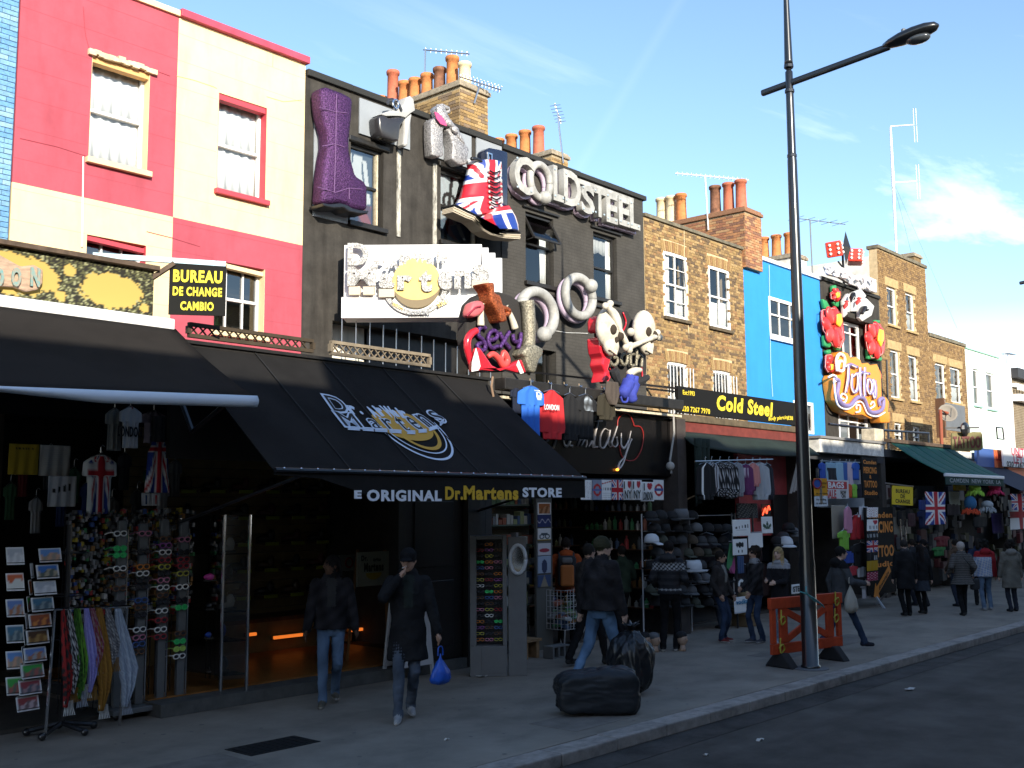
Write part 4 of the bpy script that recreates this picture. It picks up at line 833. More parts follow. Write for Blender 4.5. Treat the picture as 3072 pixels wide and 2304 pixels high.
for lab, pts, lv, yl in (('small carved rosebud under the parapet of the black tattoo house', [(182,500),(215,475),(245,490),(245,530),(210,555),(185,540)], [[(185,445),(210,440),(215,475),(185,500)], [(190,570),(235,548),(230,610),(205,600)]], [[(220,490),(247,500),(245,535),(222,540)]]),
                     ('small carved rosebud at the left edge of the orange tattoo scroll', [(145,970),(185,965),(195,1030),(195,1085),(160,1095),(140,1060)], [[(138,935),(170,925),(172,960),(145,965)]], [[(178,1035),(196,1035),(194,1080),(180,1085)]]),
                     ('small carved rosebud at the right edge of the orange tattoo scroll', [(508,1095),(530,1085),(550,1110),(553,1150),(525,1150),(510,1130)], [[(505,1050),(530,1055),(535,1085),(508,1090)], [(525,1200),(552,1215),(552,1255),(530,1250)]], [[(535,1095),(554,1110),(553,1150),(538,1150)]])):
    rose(lab, [pts], lv, yl)
b = thing('tattoo_scroll_sign', 'orange carved scroll sign reading Tattoo in gothic letters', 'shop sign', P(2570, 1200, Y7-.3))
shp(b, 'scroll_body', [(205,970),(230,945),(270,960),(290,1000),(330,985),(365,1010),(375,1040),(420,1030),(440,1050),(490,1040),(520,1110),(525,1290),(560,1290),(580,1320),(575,1400),(595,1400),(585,1480),(520,1480),(510,1440),(440,1450),(380,1420),(300,1420),(230,1390),(180,1310),(165,1220),(158,1150),(170,1120),(225,1120),(230,1100),(200,1050)], ORNG, .38, .0, .02)
for pts, r_, m in (([(230,1090),(225,1000),(250,960),(285,990),(275,1080),(240,1080),(245,1020),(265,1015)], .05, PALE), ([(215,1150),(240,1170),(230,1260),(260,1330),(320,1350),(380,1290),(430,1300),(470,1390),(530,1400),(570,1370),(575,1300),(545,1310),(550,1350)], .075, INDIGO), ([(205,1140),(215,1260),(240,1350),(310,1375),(380,1325),(420,1330),(460,1410),(530,1430),(590,1400)], .03, PALE), ([(250,1330),(290,1320),(300,1280),(270,1260),(255,1290),(280,1300)], .03, PALE), ([(370,1400),(400,1390),(400,1350),(375,1350),(375,1375)], .03, PALE), ([(480,1370),(510,1350),(500,1320),(480,1340)], .03, PALE), ([(165,1135),(195,1120),(220,1130),(225,1160),(205,1170)], .035, PALE)):
    tubepx(b, 'flourish', pts, r_, Y7-.43, m, k7, 8)
for pts in ([(280,1060),(330,1040),(380,1060)], [(318,1050),(312,1150),(295,1250)], [(345,1110),(340,1200),(360,1250),(385,1210),(385,1110),(350,1130)], [(405,1060),(402,1180),(412,1280)], [(440,1060),(436,1180),(440,1280)], [(385,1110),(420,1100),(470,1110)], [(465,1150),(460,1220),(480,1260),(495,1210),(485,1160),(465,1150)], [(505,1150),(500,1230),(515,1290),(522,1220),(515,1160)]):
    tubepx(b, 'letter', pts, [.04,.06,.04], Y7-.47, INDIGO, k7, 8); tubepx(b, 'letter_outline', [(x-5, y+2) for x, y in pts], .022, Y7-.50, PALE, k7, 6)
b = thing('white_script_sign', 'white curling script sign crowning the parapet of the black tattoo house', 'shop sign', P(2560, 850, Y7))
shp(b, 'script_plate', [(130,300),(170,275),(240,300),(300,325),(345,370),(390,365),(460,380),(515,400),(520,500),(440,490),(385,460),(330,440),(240,385),(160,365)], M('sign_pale', (.50,.49,.47), .5), .12, .05, .02)
for pts in ([(140,310),(170,290),(190,320),(165,350),(145,335)], [(205,320),(240,330),(230,370),(205,360)], [(255,340),(290,340),(300,380),(265,375)], [(310,360),(340,390),(325,430)], [(380,400),(420,380),(440,430),(400,460),(385,440)], [(450,400),(490,400),(500,450),(460,460)], [(470,470),(515,490)]):
    tubepx(b, 'letter', pts, .055, Y7-.33, PALE, k7, 8); tubepx(b, 'letter_shadow', [(x+6, y+6) for x, y in pts], .02, Y7-.31, M('grey_letter'), k7, 6)
b = thing('playing_cards_sign', 'fan of giant white playing cards with red and black suits', 'shop sign', P(2560, 900, Y7-.2))
for pts in ([(265,560),(300,505),(345,530),(320,640),(270,685)], [(330,500),(400,470),(440,520),(380,640),(330,640)], [(385,590),(440,540),(500,600),(480,670),(410,715),(385,690)]): shp(b, 'card', pts, M('card_white', (.52,.51,.49), .45), .1, .2+.08*len(b.children), .01)
tubepx(b, 'pip', [(335,570),(345,530),(352,500),(350,550)], [.02,.12,.06,.08], Y7-.55, BLKM, k7, 8, .5); tubepx(b, 'pip', [(415,655),(432,610),(445,630)], [.08,.13,.04], Y7-.6, BLKM, k7, 8, .5); tubepx(b, 'pip', [(378,590),(386,565),(394,540)], [.02,.11,.02], Y7-.55, ROSE, k7, 4, .6); tubepx(b, 'pip', [(285,620),(292,595),(300,565)], [.02,.1,.02], Y7-.45, ROSE, k7, 4, .6)
def die(label, cx, cy, s, rot):
    b = thing('dice_sign', label, 'sculpture', P(*k7([(cx, cy)])[0], YF+.2), 'giant dice on the parapet'); c = P(*k7([(cx, cy)])[0], YF+.2); h_ = s/2
    mt = Matrix.Rotation(rot, 3, 'Y') @ Matrix.Rotation(.45, 3, 'Z')
    MB().obox(c, mt @ V((h_,0,0)), mt @ V((0,h_,0)), mt @ V((0,0,h_))).build('cube', M('dice_red', (.62,.05,.03), .3), b, bevel=.05)
    for (x, y) in ((-.55,-.55),(.55,.55),(0,0),(.55,-.55),(-.55,.55)):
        MB().ell(c+mt @ V((x*h_, -h_-.01, y*h_)), .05, .05, .05, 8).build('spot', WHITE, b, smooth=True)
    for (x, y) in ((-.5,-.55),(-.5,0),(-.5,.55),(.5,-.55),(.5,0),(.5,.55)):
        MB().ell(c+mt @ V((-h_-.01, x*h_, y*h_)), .05, .05, .05, 8).build('spot', WHITE, b, smooth=True)
die('giant red dice left of the star on the tattoo house parapet', 205, 170, .52, -.25); die('giant red dice right of the star on the tattoo house parapet', 365, 230, .48, .2)
b = thing('star_sign', 'black and white pointed star standing on the tattoo house parapet', 'sculpture', P(*k7([(300, 290)])[0], YF+.05))
cst = P(*k7([(298, 165)])[0], YF+.05)
for sx, mm in ((-1, BLKM), (1, WHITE)):
    MB().add([cst+V((0,-.16,0)), cst+V((0,0,.6)), cst+V((sx*.26,0,.05)), cst+V((-.08,0,-.58)), cst+V((0,.1,0))], [(0,2,1) if sx > 0 else (0,1,2), (0,3,2) if sx > 0 else (0,2,3), (4,1,2) if sx > 0 else (4,2,1), (4,2,3) if sx > 0 else (4,3,2)]).build('star_half', mm, b)
MB().tube([cst+V((0,.3,-.4)), cst+V((1.8,.5,-.9))], .03, 6).box(cst.x-.03, cst.x+.03, cst.y+.1, cst.y+.16, top7, cst.z).build('bracket', BLKM, b)
# ================================================================ AERIALS
def aerial(label, base, top, boom, n=8, el=.2, m=STEEL, dirv=(1,0,.05), mid_=.3, name='tv_aerial'):
    b = thing(name, label, 'aerial', base, 'rooftop aerials'); base, top = V(base), V(top); d = V(dirv).normalized()
    MB().tube([base, top], .022, 6).build('mast', m, b)
    a = top-d*boom*mid_; e = top+d*boom*(1-mid_); MB().tube([a, e], .014, 6).build('boom', m, b)
    x = d.cross(UZ).normalized()
    el_ = MB()
    for i in range(n): p = a.lerp(e, (i+.5)/n); el_.tube([p-x*el, p+x*el], .007, 4); el_.tube([p-UZ*.06, p+UZ*.06], .006, 4)
    el_.build('elements', m, b)
    return b
aerial('thin yagi aerial above the long row of pots on the shoe house chimney', P(1273, 262, X=16.9), P(1276, 150, X=16.9), 1.1, 9, .10, dirv=(.8,-.7,-.05), mid_=.05)
aerial('leaning aerial on the small chimney behind the steel lettering', P(1690, 490, X=22.3), P(1672, 335, X=22.3), 0.7, 6, .15, dirv=(.5,.2,-.3), mid_=.4)
aerial('white yagi aerial on the red brick chimney', P(2125, 690, X=26.9), P(2115, 528, X=26.9), 2.4, 16, .1, WHITE, (.9,-.55,0), .4)
aerial('grey aerial on a pole behind the blue house parapet', P(2440, 880, X=32.3), P(2430, 660, X=32.3), 2.6, 5, .35, GREYM, (1,-.3,.05), .35)
aerial('small aerial on the roof beyond the mint house', P(3018, 1100, Y=18), P(3022, 1062, Y=18), 1.6, 9, .25, STEEL, (1,0,.05), .4)
aerial('bundle of bent aerial rods on the street end of the shoe house chimney', n1+V((.4,-.05,-.4)), n1+V((.55,-.1,.1)), 1.0, 12, .2, STEEL, (.8,-.5,-.2), .5)
b = thing('radio_mast', 'tall slim white radio mast with two folded dipole arms', 'aerial', P(2690, 765, Y=19), 'rooftop aerials')
mp = [P(2690, 775, Y=19), P(2684, 650, Y=19), P(2675, 540, Y=19), P(2660, 375, Y=19)]; mp = [V((mp[0].x, 19, p.z)) for p in mp]
MB().tube(mp, [.05,.06,.08,.05], 8).build('mast', WHITE, b)
for py in (375, 540):
    z = P(2665, py, Y=19).z; x0 = mp[0].x; MB().tube([(x0, 19, z), (x0+.55, 18.1, z)], .03, 6).build('arm', WHITE, b)
    for dz in (0, -.85): MB().tube([(x0+.55, 18.1, z+dz), (x0+.55, 18.1, z+dz+.8), (x0+.61, 18.0, z+dz+.8), (x0+.61, 18.0, z+dz)], .014, 5).build('dipole', M('pale_rod', (.7,.7,.72), .4), b)
for dx in (-2.5, 3.5): MB().tube([mp[2], (mp[0].x+dx, 17, top8 if dx < 0 else 8.9)], .006, 4).build('guy_wire', STEEL, b)
# ================================================================ SHOP FRONTS (ground floors, built forward of the houses)
SX = [1.3, 6.62, 12.2, 17.4, 22.9, 27.35, 32.4, 37.0, 41.3, 45.2, 49.6, 62]
SROOF = [4.2, 4.12, 4.12, 4.05, 3.62, 3.8, 3.75, 3.7, 3.7, 3.7, 3.7]
SH = [h1, h2, h3, h4, h5, h6, h7, h8, h9, h10, h12]
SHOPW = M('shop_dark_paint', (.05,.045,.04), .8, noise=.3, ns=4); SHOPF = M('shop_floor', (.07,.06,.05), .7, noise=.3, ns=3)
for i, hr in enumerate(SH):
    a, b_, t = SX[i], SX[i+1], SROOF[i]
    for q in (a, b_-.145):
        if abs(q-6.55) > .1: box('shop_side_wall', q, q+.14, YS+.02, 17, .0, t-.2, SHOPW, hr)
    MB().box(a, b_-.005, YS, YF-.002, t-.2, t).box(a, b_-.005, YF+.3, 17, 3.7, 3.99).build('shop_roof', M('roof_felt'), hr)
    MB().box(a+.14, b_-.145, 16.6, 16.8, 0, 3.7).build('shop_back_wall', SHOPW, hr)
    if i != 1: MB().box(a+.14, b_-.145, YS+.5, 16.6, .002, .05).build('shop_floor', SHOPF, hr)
# ---------------------------------------------------------------- generic hanging cloth
def px_scale(px, py, Y): p = P(px, py, Y); return (p-CO).dot(CF)/FPX
def cloth(root, name, rows, Y, colfn, t=.02, fold=.012, nf=5, nu=22, nv=30, mat=None, yaw=0, cx=None, seed=0):
    """rows: (Z, Xleft, Xright) top to bottom; closed pillow of cloth with folds, colour colfn(s, r)"""
    n = len(rows); pts = []; cols = []; back = []
    cx = (rows[0][1]+rows[0][2])/2 if cx is None else cx; ca, sa = math.cos(yaw), math.sin(yaw)
    for j in range(nv+1):
        r = j/nv*(n-1); i = min(int(r), n-2); f = r-i; z, l, q = [lerp(rows[i][k], rows[i+1][k], f) for k in range(3)]
        for k in range(nu+1):
            s = k/nu; x = lerp(l, q, s); e = math.sqrt(max(0, 1-(2*s-1)**2))
            w_ = fold*math.sin(nf*s*6.283+seed+j/nv*1.5)*(.3+j/nv)
            for arr, sg in ((pts, -1), (back, 1)):
                y = w_+sg*(t*e+.003); arr.append((cx+(x-cx)*ca-y*sa, Y+(x-cx)*sa+y*ca, z))
            cols.append(colfn(s, j/nv))
    W = nu+1; fs = [(j*W+k, (j+1)*W+k, (j+1)*W+k+1, j*W+k+1) for j in range(nv) for k in range(nu)]
    mb = MB().add(pts, fs); n0 = len(pts); mb.add(back, [f_[::-1] for f_ in fs])
    for a in ([j*W for j in range(nv+1)], [j*W+nu for j in range(nv, -1, -1)], list(range(nu, -1, -1)), [nv*W+k for k in range(nu+1)]):
        for q in range(len(a)-1): mb.f.append((a[q+1], a[q], n0+a[q], n0+a[q+1])); mb.m.append(0)
    mb.c = cols+cols; return mb.build(name, mat or PRINT, root, smooth=True)
TEE = [(0,.12),(.02,.2),(.09,.40),(.13,.48),(.34,.5),(.36,.47),(.365,.34),(.7,.33),(1,.34)]
HOOD = [(0,.1),(.05,.19),(.10,.34),(.15,.43),(.75,.5),(.86,.47),(.87,.36),(1,.34)]
VEST = [(0,.22),(.02,.24),(.12,.2),(.25,.26),(.33,.33),(.7,.36),(1,.41)]
RECT = [(0,.5),(1,.5)]
solid = lambda c: (lambda s, r: c)
def garment(label, l, r, t, b_, Y, colfn, group=None, cut=TEE, cat='t-shirt', name='hanging_shirt', hanger=True, thick=.03, yaw=0, fold=.012, nf=3, hook=.12, nu=22, nv=30):
    X0, X1, Z0, Z1 = RF(l, r, t, b_, Y); cx, W, H = (X0+X1)/2, X1-X0, Z1-Z0
    root = thing(name, label, cat, (cx, Y, Z0), group)
    cloth(root, 'cloth', [(Z1-f*H, cx-w_*W, cx+w_*W) for f, w_ in cut], Y, colfn, thick, fold, nf, yaw=yaw, cx=cx, seed=l, nu=nu, nv=nv)
    if hanger:
        d = V((math.cos(yaw), math.sin(yaw), 0))
        MB().tube([V((cx, Y, Z1-.03))-d*W*.3, V((cx, Y, Z1+.02)), V((cx, Y, Z1-.03))+d*W*.3], .008, 5).tube([(cx, Y, Z1+.02), (cx, Y, Z1+hook-.03), (cx+.02, Y, Z1+hook), (cx+.045, Y, Z1+hook-.02)], .005, 5).build('hanger', STEEL, root)
    return root
def pprint(*layers):                                     # print on a cloth: (test(s, r), colour)
    base = layers[-1]
    def f(s, r):
        for tst, c in layers[:-1]:
            if tst(s, r): return c
        return base
    return f
Wc, Kc, Rc, Bc, Gc = (.72,.72,.70), (.012,.012,.013), (.45,.02,.025), (.03,.10,.45), (.30,.31,.32)
heart = lambda cx, cy, w_, h_: (lambda s, r: ((lambda x, y: (x*x+y*y-1)**3-x*x*y**3 < 0)((s-cx)/w_*1.15, (cy-r)/h_*1.15)))
inb = lambda a, b_, c, d: (lambda s, r: a < s < b_ and c < r < d)
# ================================================================ 1 London souvenir shop
b = thing('rustic_sign_board', 'weathered yellow and black painted sign board with a wooden plank', 'shop sign', (5, YS-.1, 4.53))
def scrub(u, v):
    x = u*4.93; n = math.sin(x*23+v*9)*.06+math.sin(x*61+v*37)*.05+random.uniform(-.035, .035)
    for cx, cy, rx, ry in ((4.42,.46,.36,.36),(3.28,.5,.56,.40),(3.93,.74,.07,.12),(3.84,.2,.06,.1),(4.82,.2,.06,.1)):
        if ((x-cx)/rx)**2+((v-cy)/ry)**2 < 1+n*2.2: return (.46,.33,.09)
    k = random.random(); return (.30,.30,.16) if k > .86 else ((.09,.09,.04) if k > .55 else (.022,.02,.015))
mb = MB().grid(lambda u, v: (1.5+u*4.93, YS-.12, lerp(4.535, 5.07+.015*u, v)), 220, 36, thick=(0,.06,0)); one = [scrub(i/220, j/36) for j in range(37) for i in range(221)]; mb.c = one+one
mb.build('painted_board', PRINT, b)
MB().bar((1.5, YS-.14, 5.09), (6.46, YS-.14, 5.12), .12, .05).build('top_rail', M('dark_timber', (.09,.06,.04), .8, noise=.4, ns=9), b)
pk = [(x, y) for x, y in ((-120,770),(-40,745),(15,775),(60,800),(100,795),(127,810),(125,850),(112,870),(75,877),(40,862),(0,860),(-60,872),(-120,860))]
shape(b, 'plank', pk, YS-.13, .06, M('bleached_wood', (.42,.29,.2), .8, noise=.3, ns=11, streak=4), .02)
for ch, px in (('L',-105),('O',-75),('N',-48),('D',-5),('O',47),('N',104)):
    c = P(px, 832, YS-.2); text(ch, c, UX, UZ, .10, .2, M('faded_teal', (.10,.33,.33), .8, noise=.7, ns=30, c2=(.4,.27,.18)), b, 'letter', extr=.02, bold=.05)
b = thing('souvenir_awning', 'dark brown-black awning with pale front bar over the souvenir shop', 'awning', (4, 10.3, 3.5))
AWN = M('awning_canvas', (.026,.023,.021), 1, spec=.05, dirt=.3, dscale=(1.5,1.5,1.5), bump=.35, bs=300)
tp = [P(0,1158,9.44), P(385,1172,9.44), P(770,1187,9.44)]; bt = [P(0,1174,9.44), P(310,1208,9.44), P(770,1221,9.44)]
zlow = lambda x: tp[0].z+(tp[2].z-tp[0].z)*(x-tp[0].x)/(tp[2].x-tp[0].x)
box('cassette', 1.0, 6.60, YS-.32, YS-.13, 4.40, 4.53, WHITE, b, .015)
MB().grid(lambda u, v: (lerp(1.0, 6.62, u), lerp(9.47, YS-.3, v), lerp(zlow(lerp(1.0, 6.62, u)), 4.42, v)-.04*math.sin(v*math.pi)), 30, 12, thick=(0,.004,-.012)).build('canopy', AWN, b, smooth=True)
def vfun(u, v):
    x = lerp(1.0, 6.66, u); a = zlow(x); c_ = np.interp(x, [p.x for p in bt], [p.z for p in bt])-max(0, bt[0].x-x)*.03; return (x, 9.44-.03*math.sin(v*math.pi), lerp(c_, a, v))
MB().grid(vfun, 60, 5, thick=(0,.05,0)).build('front_bar', M('pale_blue_grey', (.55,.60,.66), .6), b, smooth=True)
for x in (3.2, 6.5): MB().tube([(x, YS-.15, 4.3), (x, 10.4, 3.2), (x-.1, 9.5, 3.5)], .03, 6).build('folding_arm', BLKM, b)
# bureau de change board hung across the roof edge
c = P(593, 868, 10.95); ub = V((.80,-.60,0)); nb = ub.cross(UZ); s = (c-CO).dot(CF)/FPX
b = thing('exchange_board', 'hanging black board with yellow BUREAU DE CHANGE CAMBIO lettering', 'sign', c)
MB().obox(c, ub*(82*s), nb*.012, UZ*(79*s)).build('board', M('black_board', (.014,.014,.013), .8, spec=.1), b)
for st, dy, w_, h_ in (('BUREAU', -38, 142, 38), ('DE CHANGE', 8, 142, 28), ('CAMBIO', 52, 96, 27)):
    text(st, c-UZ*(dy*s)+nb*.012, ub, UZ, w_*s, h_*s, YELLOW, b, extr=.006, bold=.06, lift=.002)
MB().bar(c+ub*(80*s)+UZ*(80*s), c-ub*(300*s)+UZ*(92*s), .04, .06).build('bracket', M('pale_blue_bar', (.45,.60,.66), .6), b)
MB().bar(c-ub*(70*s)+UZ*(76*s), V((6.3, YS, 4.9)), .1, .05).build('timber', M('dark_timber'), b)
# trellises on the roof edge
def trellis(label, l, r, tl_, tr2, bl2, br2, m):
    Yt = YS-.03; a, b_, c_, d = P(l, tl_, Yt), P(r, tr2, Yt), P(l, bl2, Yt), P(r, br2, Yt); root = thing('trellis', label, 'trellis', (a.x, Yt, c_.z))
    L, H = b_.x-a.x, a.z-c_.z; z0 = c_.z
    for z in (z0, z0+H): MB().box(a.x, b_.x, Yt-.03, Yt+.03, z-.022, z+.022).build('rail', m, root)
    for x in (a.x, b_.x): MB().box(x-.022, x+.022, Yt-.032, Yt+.032, z0+.023, z0+H-.023).build('end_post', m, root)
    k = int(L/.125)
    for sgn in (-1, 1):
        for i in range(-1, k+1):
            x0 = a.x+i*.125; xa, xb = (x0, x0+H) if sgn > 0 else (x0+H, x0); za, zb = z0, z0+H
            if min(xa, xb) < a.x-.02 or max(xa, xb) > b_.x+.02: continue
            MB().bar((xa, Yt+.008*sgn, za), (xb, Yt+.008*sgn, zb), .012, .024, up=(0,1,0)).build('slat', m, root)
trellis('dark wooden lattice in front of the pink panel', 566, 938, 972, 1015, 1006, 1050, M('trellis_brown', (.05,.035,.02), .8, noise=.3))
trellis('weathered grey-brown lattice below the white angled sign', 992, 1288, 1026, 1058, 1060, 1096, M('trellis_grey', (.20,.16,.11), .9, noise=.4))
# goods ---- cards
ph = lambda a, b2, c2: (lambda s, r: Wc if (s < .06 or s > .94 or r < .08 or r > .92) else (a if r < .4+.12*math.sin(s*7) else (b2 if math.sin(s*17+r*5) > 0 else c2)))
b = thing('postcard_spinner', 'black wire postcard spinner on castors under the brown awning', 'display rack', P(190, 2190, 11.2))
pc = P(190, 2050, 11.35)
MB().tube([(pc.x, pc.y, .1), (pc.x, pc.y, 2.2)], .03, 8).build('pole', BLKM, b)
for a in range(5): MB().tube([(pc.x, pc.y, .12), (pc.x+.36*math.cos(a*1.257), pc.y+.3*math.sin(a*1.257), .05)], .025, 6).ell((pc.x+.36*math.cos(a*1.257), pc.y+.3*math.sin(a*1.257), .045), .04).build('leg', BLKM, b)
for z in (.55, 1.0, 1.45, 1.9): MB().tube([(pc.x+.2*math.cos(k*.524), pc.y+.2*math.sin(k*.524), z) for k in range(13)], .008, 5).build('wire_hoop', BLKM, b)
cards = [(200,1570,'a'),(170,1650,'a')]
PAL = [((.12,.25,.5),(.3,.25,.2),(.5,.3,.2)), ((.05,.15,.4),(.1,.12,.1),(.35,.3,.2)), ((.4,.42,.45),(.5,.5,.5),(.6,.6,.6)), ((.06,.15,.22),(.08,.12,.14),(.2,.25,.25)), ((.3,.08,.03),(.55,.2,.05),(.2,.06,.04)), ((.08,.04,.02),(.2,.1,.03),(.3,.18,.06)), ((.12,.2,.42),(.35,.15,.08),(.3,.3,.3)), ((.05,.3,.06),(.3,.1,.08),(.12,.12,.1)), ((.25,.05,.06),(.3,.2,.2),(.1,.1,.12)), ((.25,.05,.05),(.4,.3,.3),(.15,.1,.1))]
def card(px0, px1, py0, py1, Y, pal, yaw, lab, grp='postcards on the spinner', rot=0):
    X0, X1, Z0, Z1 = RF(px0, px1, py0, py1, Y); cx = (X0+X1)/2
    root = thing('postcard', lab, 'postcard', (cx, Y, Z0), grp); ux = V((math.cos(yaw), math.sin(yaw), 0)); W, H = X1-X0, Z1-Z0; fn = ph(*pal) if isinstance(pal[0], tuple) else solid(pal)
    mb = MB().grid(lambda u, v: V((cx, Y, Z0))+ux*(W*(u-.5))+V((0, -.03*v*0, H*v))+V((0,.05*(v-.5),0)), 10, 8, thick=(0,.012,0)); one = [fn(i/10, 1-j/8) for j in range(9) for i in range(11)]; mb.c = one+one
    mb.build('card', PRINT, root); MB().tube([V((cx, Y-.02, Z0+.02))-ux*W*.5, V((cx, Y-.03, Z0+.02))+ux*W*.5], .004, 4).build('wire_pocket', BLKM, root)
for i in range(10):
    py = 1645+i*49+(4 if i > 5 else 0); px = 152-i*7.5
    card(px-36+2*i*0, px+34, py, py+41, 11.18, PAL[i], .12, 'postcard of '+['a blue and tan skyline', 'a dark park under blue sky', 'plain pale grey', 'a dark blue river', 'an orange building', 'a brown night scene', 'a red bus under blue sky', 'a green bordered view', 'a maroon collage', 'a maroon and pink collage'][i]+' in the front column of the spinner')
for i in range(9):
    py = 1690+i*50; px = 98-i*5; card(px-17, px+15, py, py+44, 11.24, PAL[(i*3+1) % 10] if i % 3 else (.6,.6,.6), .9, 'postcard seen edge-on in the side column of the spinner')
for i in range(6):
    py = 1642+i*78; card(22, 70, py, py+52, 11.3, PAL[(i*7+2) % 10] if i != 1 else ((.5,.12,.05),(.6,.6,.55),(.6,.6,.55)), -.4, 'leaflet in the rear column of the spinner')
# ---- hanging cloths in the souvenir shop
UJT = lambda s, r: (lambda q: tuple(k*.8 for k in q))(uj_v(s, r)) if .12 < r and .1 < s < .9 else Wc
garment('plain yellow cotton bag pegged up in the souvenir shop', 26, 116, 1332, 1424, 12.2, pprint((lambda s, r: (.12 < r < .2 and .2 < s < .8 and math.sin(s*60) > 0), (.05,.04,.02)), (.42,.28,.02)), cut=RECT, cat='bag', name='tote_bag', hanger=False, thick=.01)
garment('white printed poster bag beside the yellow bag', 119, 211, 1336, 1428, 12.2, pprint((lambda s, r: .1 < s < .9 and .15 < r < .7 and math.sin(r*90) > .3, (.35,.34,.33)), (.42,.40,.37)), cut=RECT, cat='bag', name='tote_bag', hanger=False, thick=.01)
garment('white bag printed with a row of walking silhouettes', 143, 228, 1428, 1520, 12.1, pprint((lambda s, r: .12 < s < .9 and abs(r-.42+.2*(s-.5)) < .05+.1*s and math.sin(s*36) > .1, Kc), (.50,.50,.52)), cut=RECT, cat='bag', name='tote_bag', hanger=False, thick=.01)
garment('white t-shirt with red and blue flag crosses hung at an angle', 246, 350, 1365, 1542, 11.9, UJT, 'flag tops in the souvenir shop')
garment('white vest with union flag hanging beside the shop entrance', 428, 520, 1300, 1478, 11.7, lambda s, r: tuple(k*.85 for k in uj_v(s, (r-.1)/.9)) if r > .2 else Wc, 'flag tops in the souvenir shop', cut=VEST)
b = garment('grey t-shirt with dark hem under the brown awning', 312, 372, 1228, 1352, 11.7, solid((.22,.23,.22))); 
b = garment('white I love London t-shirt under the brown awning', 355, 424, 1222, 1344, 11.55, pprint((heart(.55,.08,.16,.12), (.30,.02,.02)), (.55,.56,.58)))
X0, X1, Z0, Z1 = RF(355, 424, 1222, 1344, 11.5); text('LONDON', ((X0+X1)/2, 11.5, lerp(Z1, Z0, .6)), UX, UZ, .30, .12, BLKM, b, extr=.004, bold=.03)
garment('pinkish grey sweatshirt behind the white London t-shirt', 420, 500, 1235, 1330, 12.0, solid((.30,.25,.30)))
garment('black satchel hanging over the flag vest', 455, 500, 1250, 1325, 11.5, solid(Kc), cut=RECT, cat='bag', name='black_bag', hanger=False, thick=.06)
for i, (px, c1) in enumerate(((424, (.03,.06,.15)), (454, (.35,.03,.03)))): garment(['small white card with red and blue figures', 'small white card with a red figure'][i], px, px+27, 1480, 1517, 11.7, pprint((lambda s, r: abs(s-.5) < .12 and .15 < r < .9, c1), (.5,.5,.5)), cut=RECT, cat='card', name='print_card', hanger=False, thick=.004)
b = garment('white I love London tea towel behind the sunglasses', 408, 478, 1552, 1622, 12.0, pprint((heart(.66,.28,.2,.22), (.35,.02,.03)), (.42,.42,.43)), cut=RECT, cat='tea towel', name='tea_towel', hanger=False, thick=.006)
for i in range(14):
    px = 8+i*38; c_ = random.choice(((.05,.05,.055),(.3,.3,.32),(.2,.03,.03),(.03,.05,.14),(.12,.12,.12),(.4,.4,.41),(.05,.12,.06)))
    garment(['dark grey','pale grey','dull red','navy','mid grey','off-white','bottle green'][((.05,.05,.055),(.3,.3,.32),(.2,.03,.03),(.03,.05,.14),(.12,.12,.12),(.4,.4,.41),(.05,.12,.06)).index(c_)]+' top crammed on the back rail of the souvenir shop', px, px+44, 1450+(i % 3)*22-(90 if i % 2 else 0), 1560+(i % 3)*20-(90 if i % 2 else 0), 12.7, solid(c_), 'tops on the souvenir shop back rail', nu=10, nv=14)
# trinket panel: uncountable keyrings and magnets on a grid
b = thing('keyring_panel', 'grid panel crowded with hanging keyrings and badges', 'display rack', P(270, 1830, 11.9))
X0, X1, Z0, Z1 = RF(185, 560, 1530, 1850, 12.0)
g = MB()
for i in range(24): g.box(lerp(X0, X1, i/23)-.004, lerp(X0, X1, i/23)+.004, 11.96, 11.97, .1, Z1)
for i in range(16): g.box(X0, X1, 11.95, 11.96, lerp(Z0, Z1, i/15)-.004, lerp(Z0, Z1, i/15)+.004)
g.build('grid', BLKM, b)
mats_t = [M('trinket_%d' % i, c, .4, mt_) for i, (c, mt_) in enumerate((((.4,.4,.42),.8), ((.4,.05,.05),0), ((.05,.1,.3),0), ((.45,.35,.05),.3), ((.1,.1,.1),0), ((.5,.5,.48),0), ((.3,.15,.05),.2), ((.08,.3,.12),0)))]
t_ = MB()
for i in range(900):
    x, z = random.uniform(X0, X1), random.uniform(Z0, Z1); s_ = random.uniform(.010, .026); k = random.choice((0,0,0,0,0,1,2,3,4,4,4,4,4,4,5,6,6,7))
    t_.box(x-s_*.7, x+s_*.7, 11.88-random.uniform(0,.05), 11.93, z-s_*1.3, z+s_, k)
o = t_.build('keyrings', mats_t, b); o['kind'] = 'stuff'
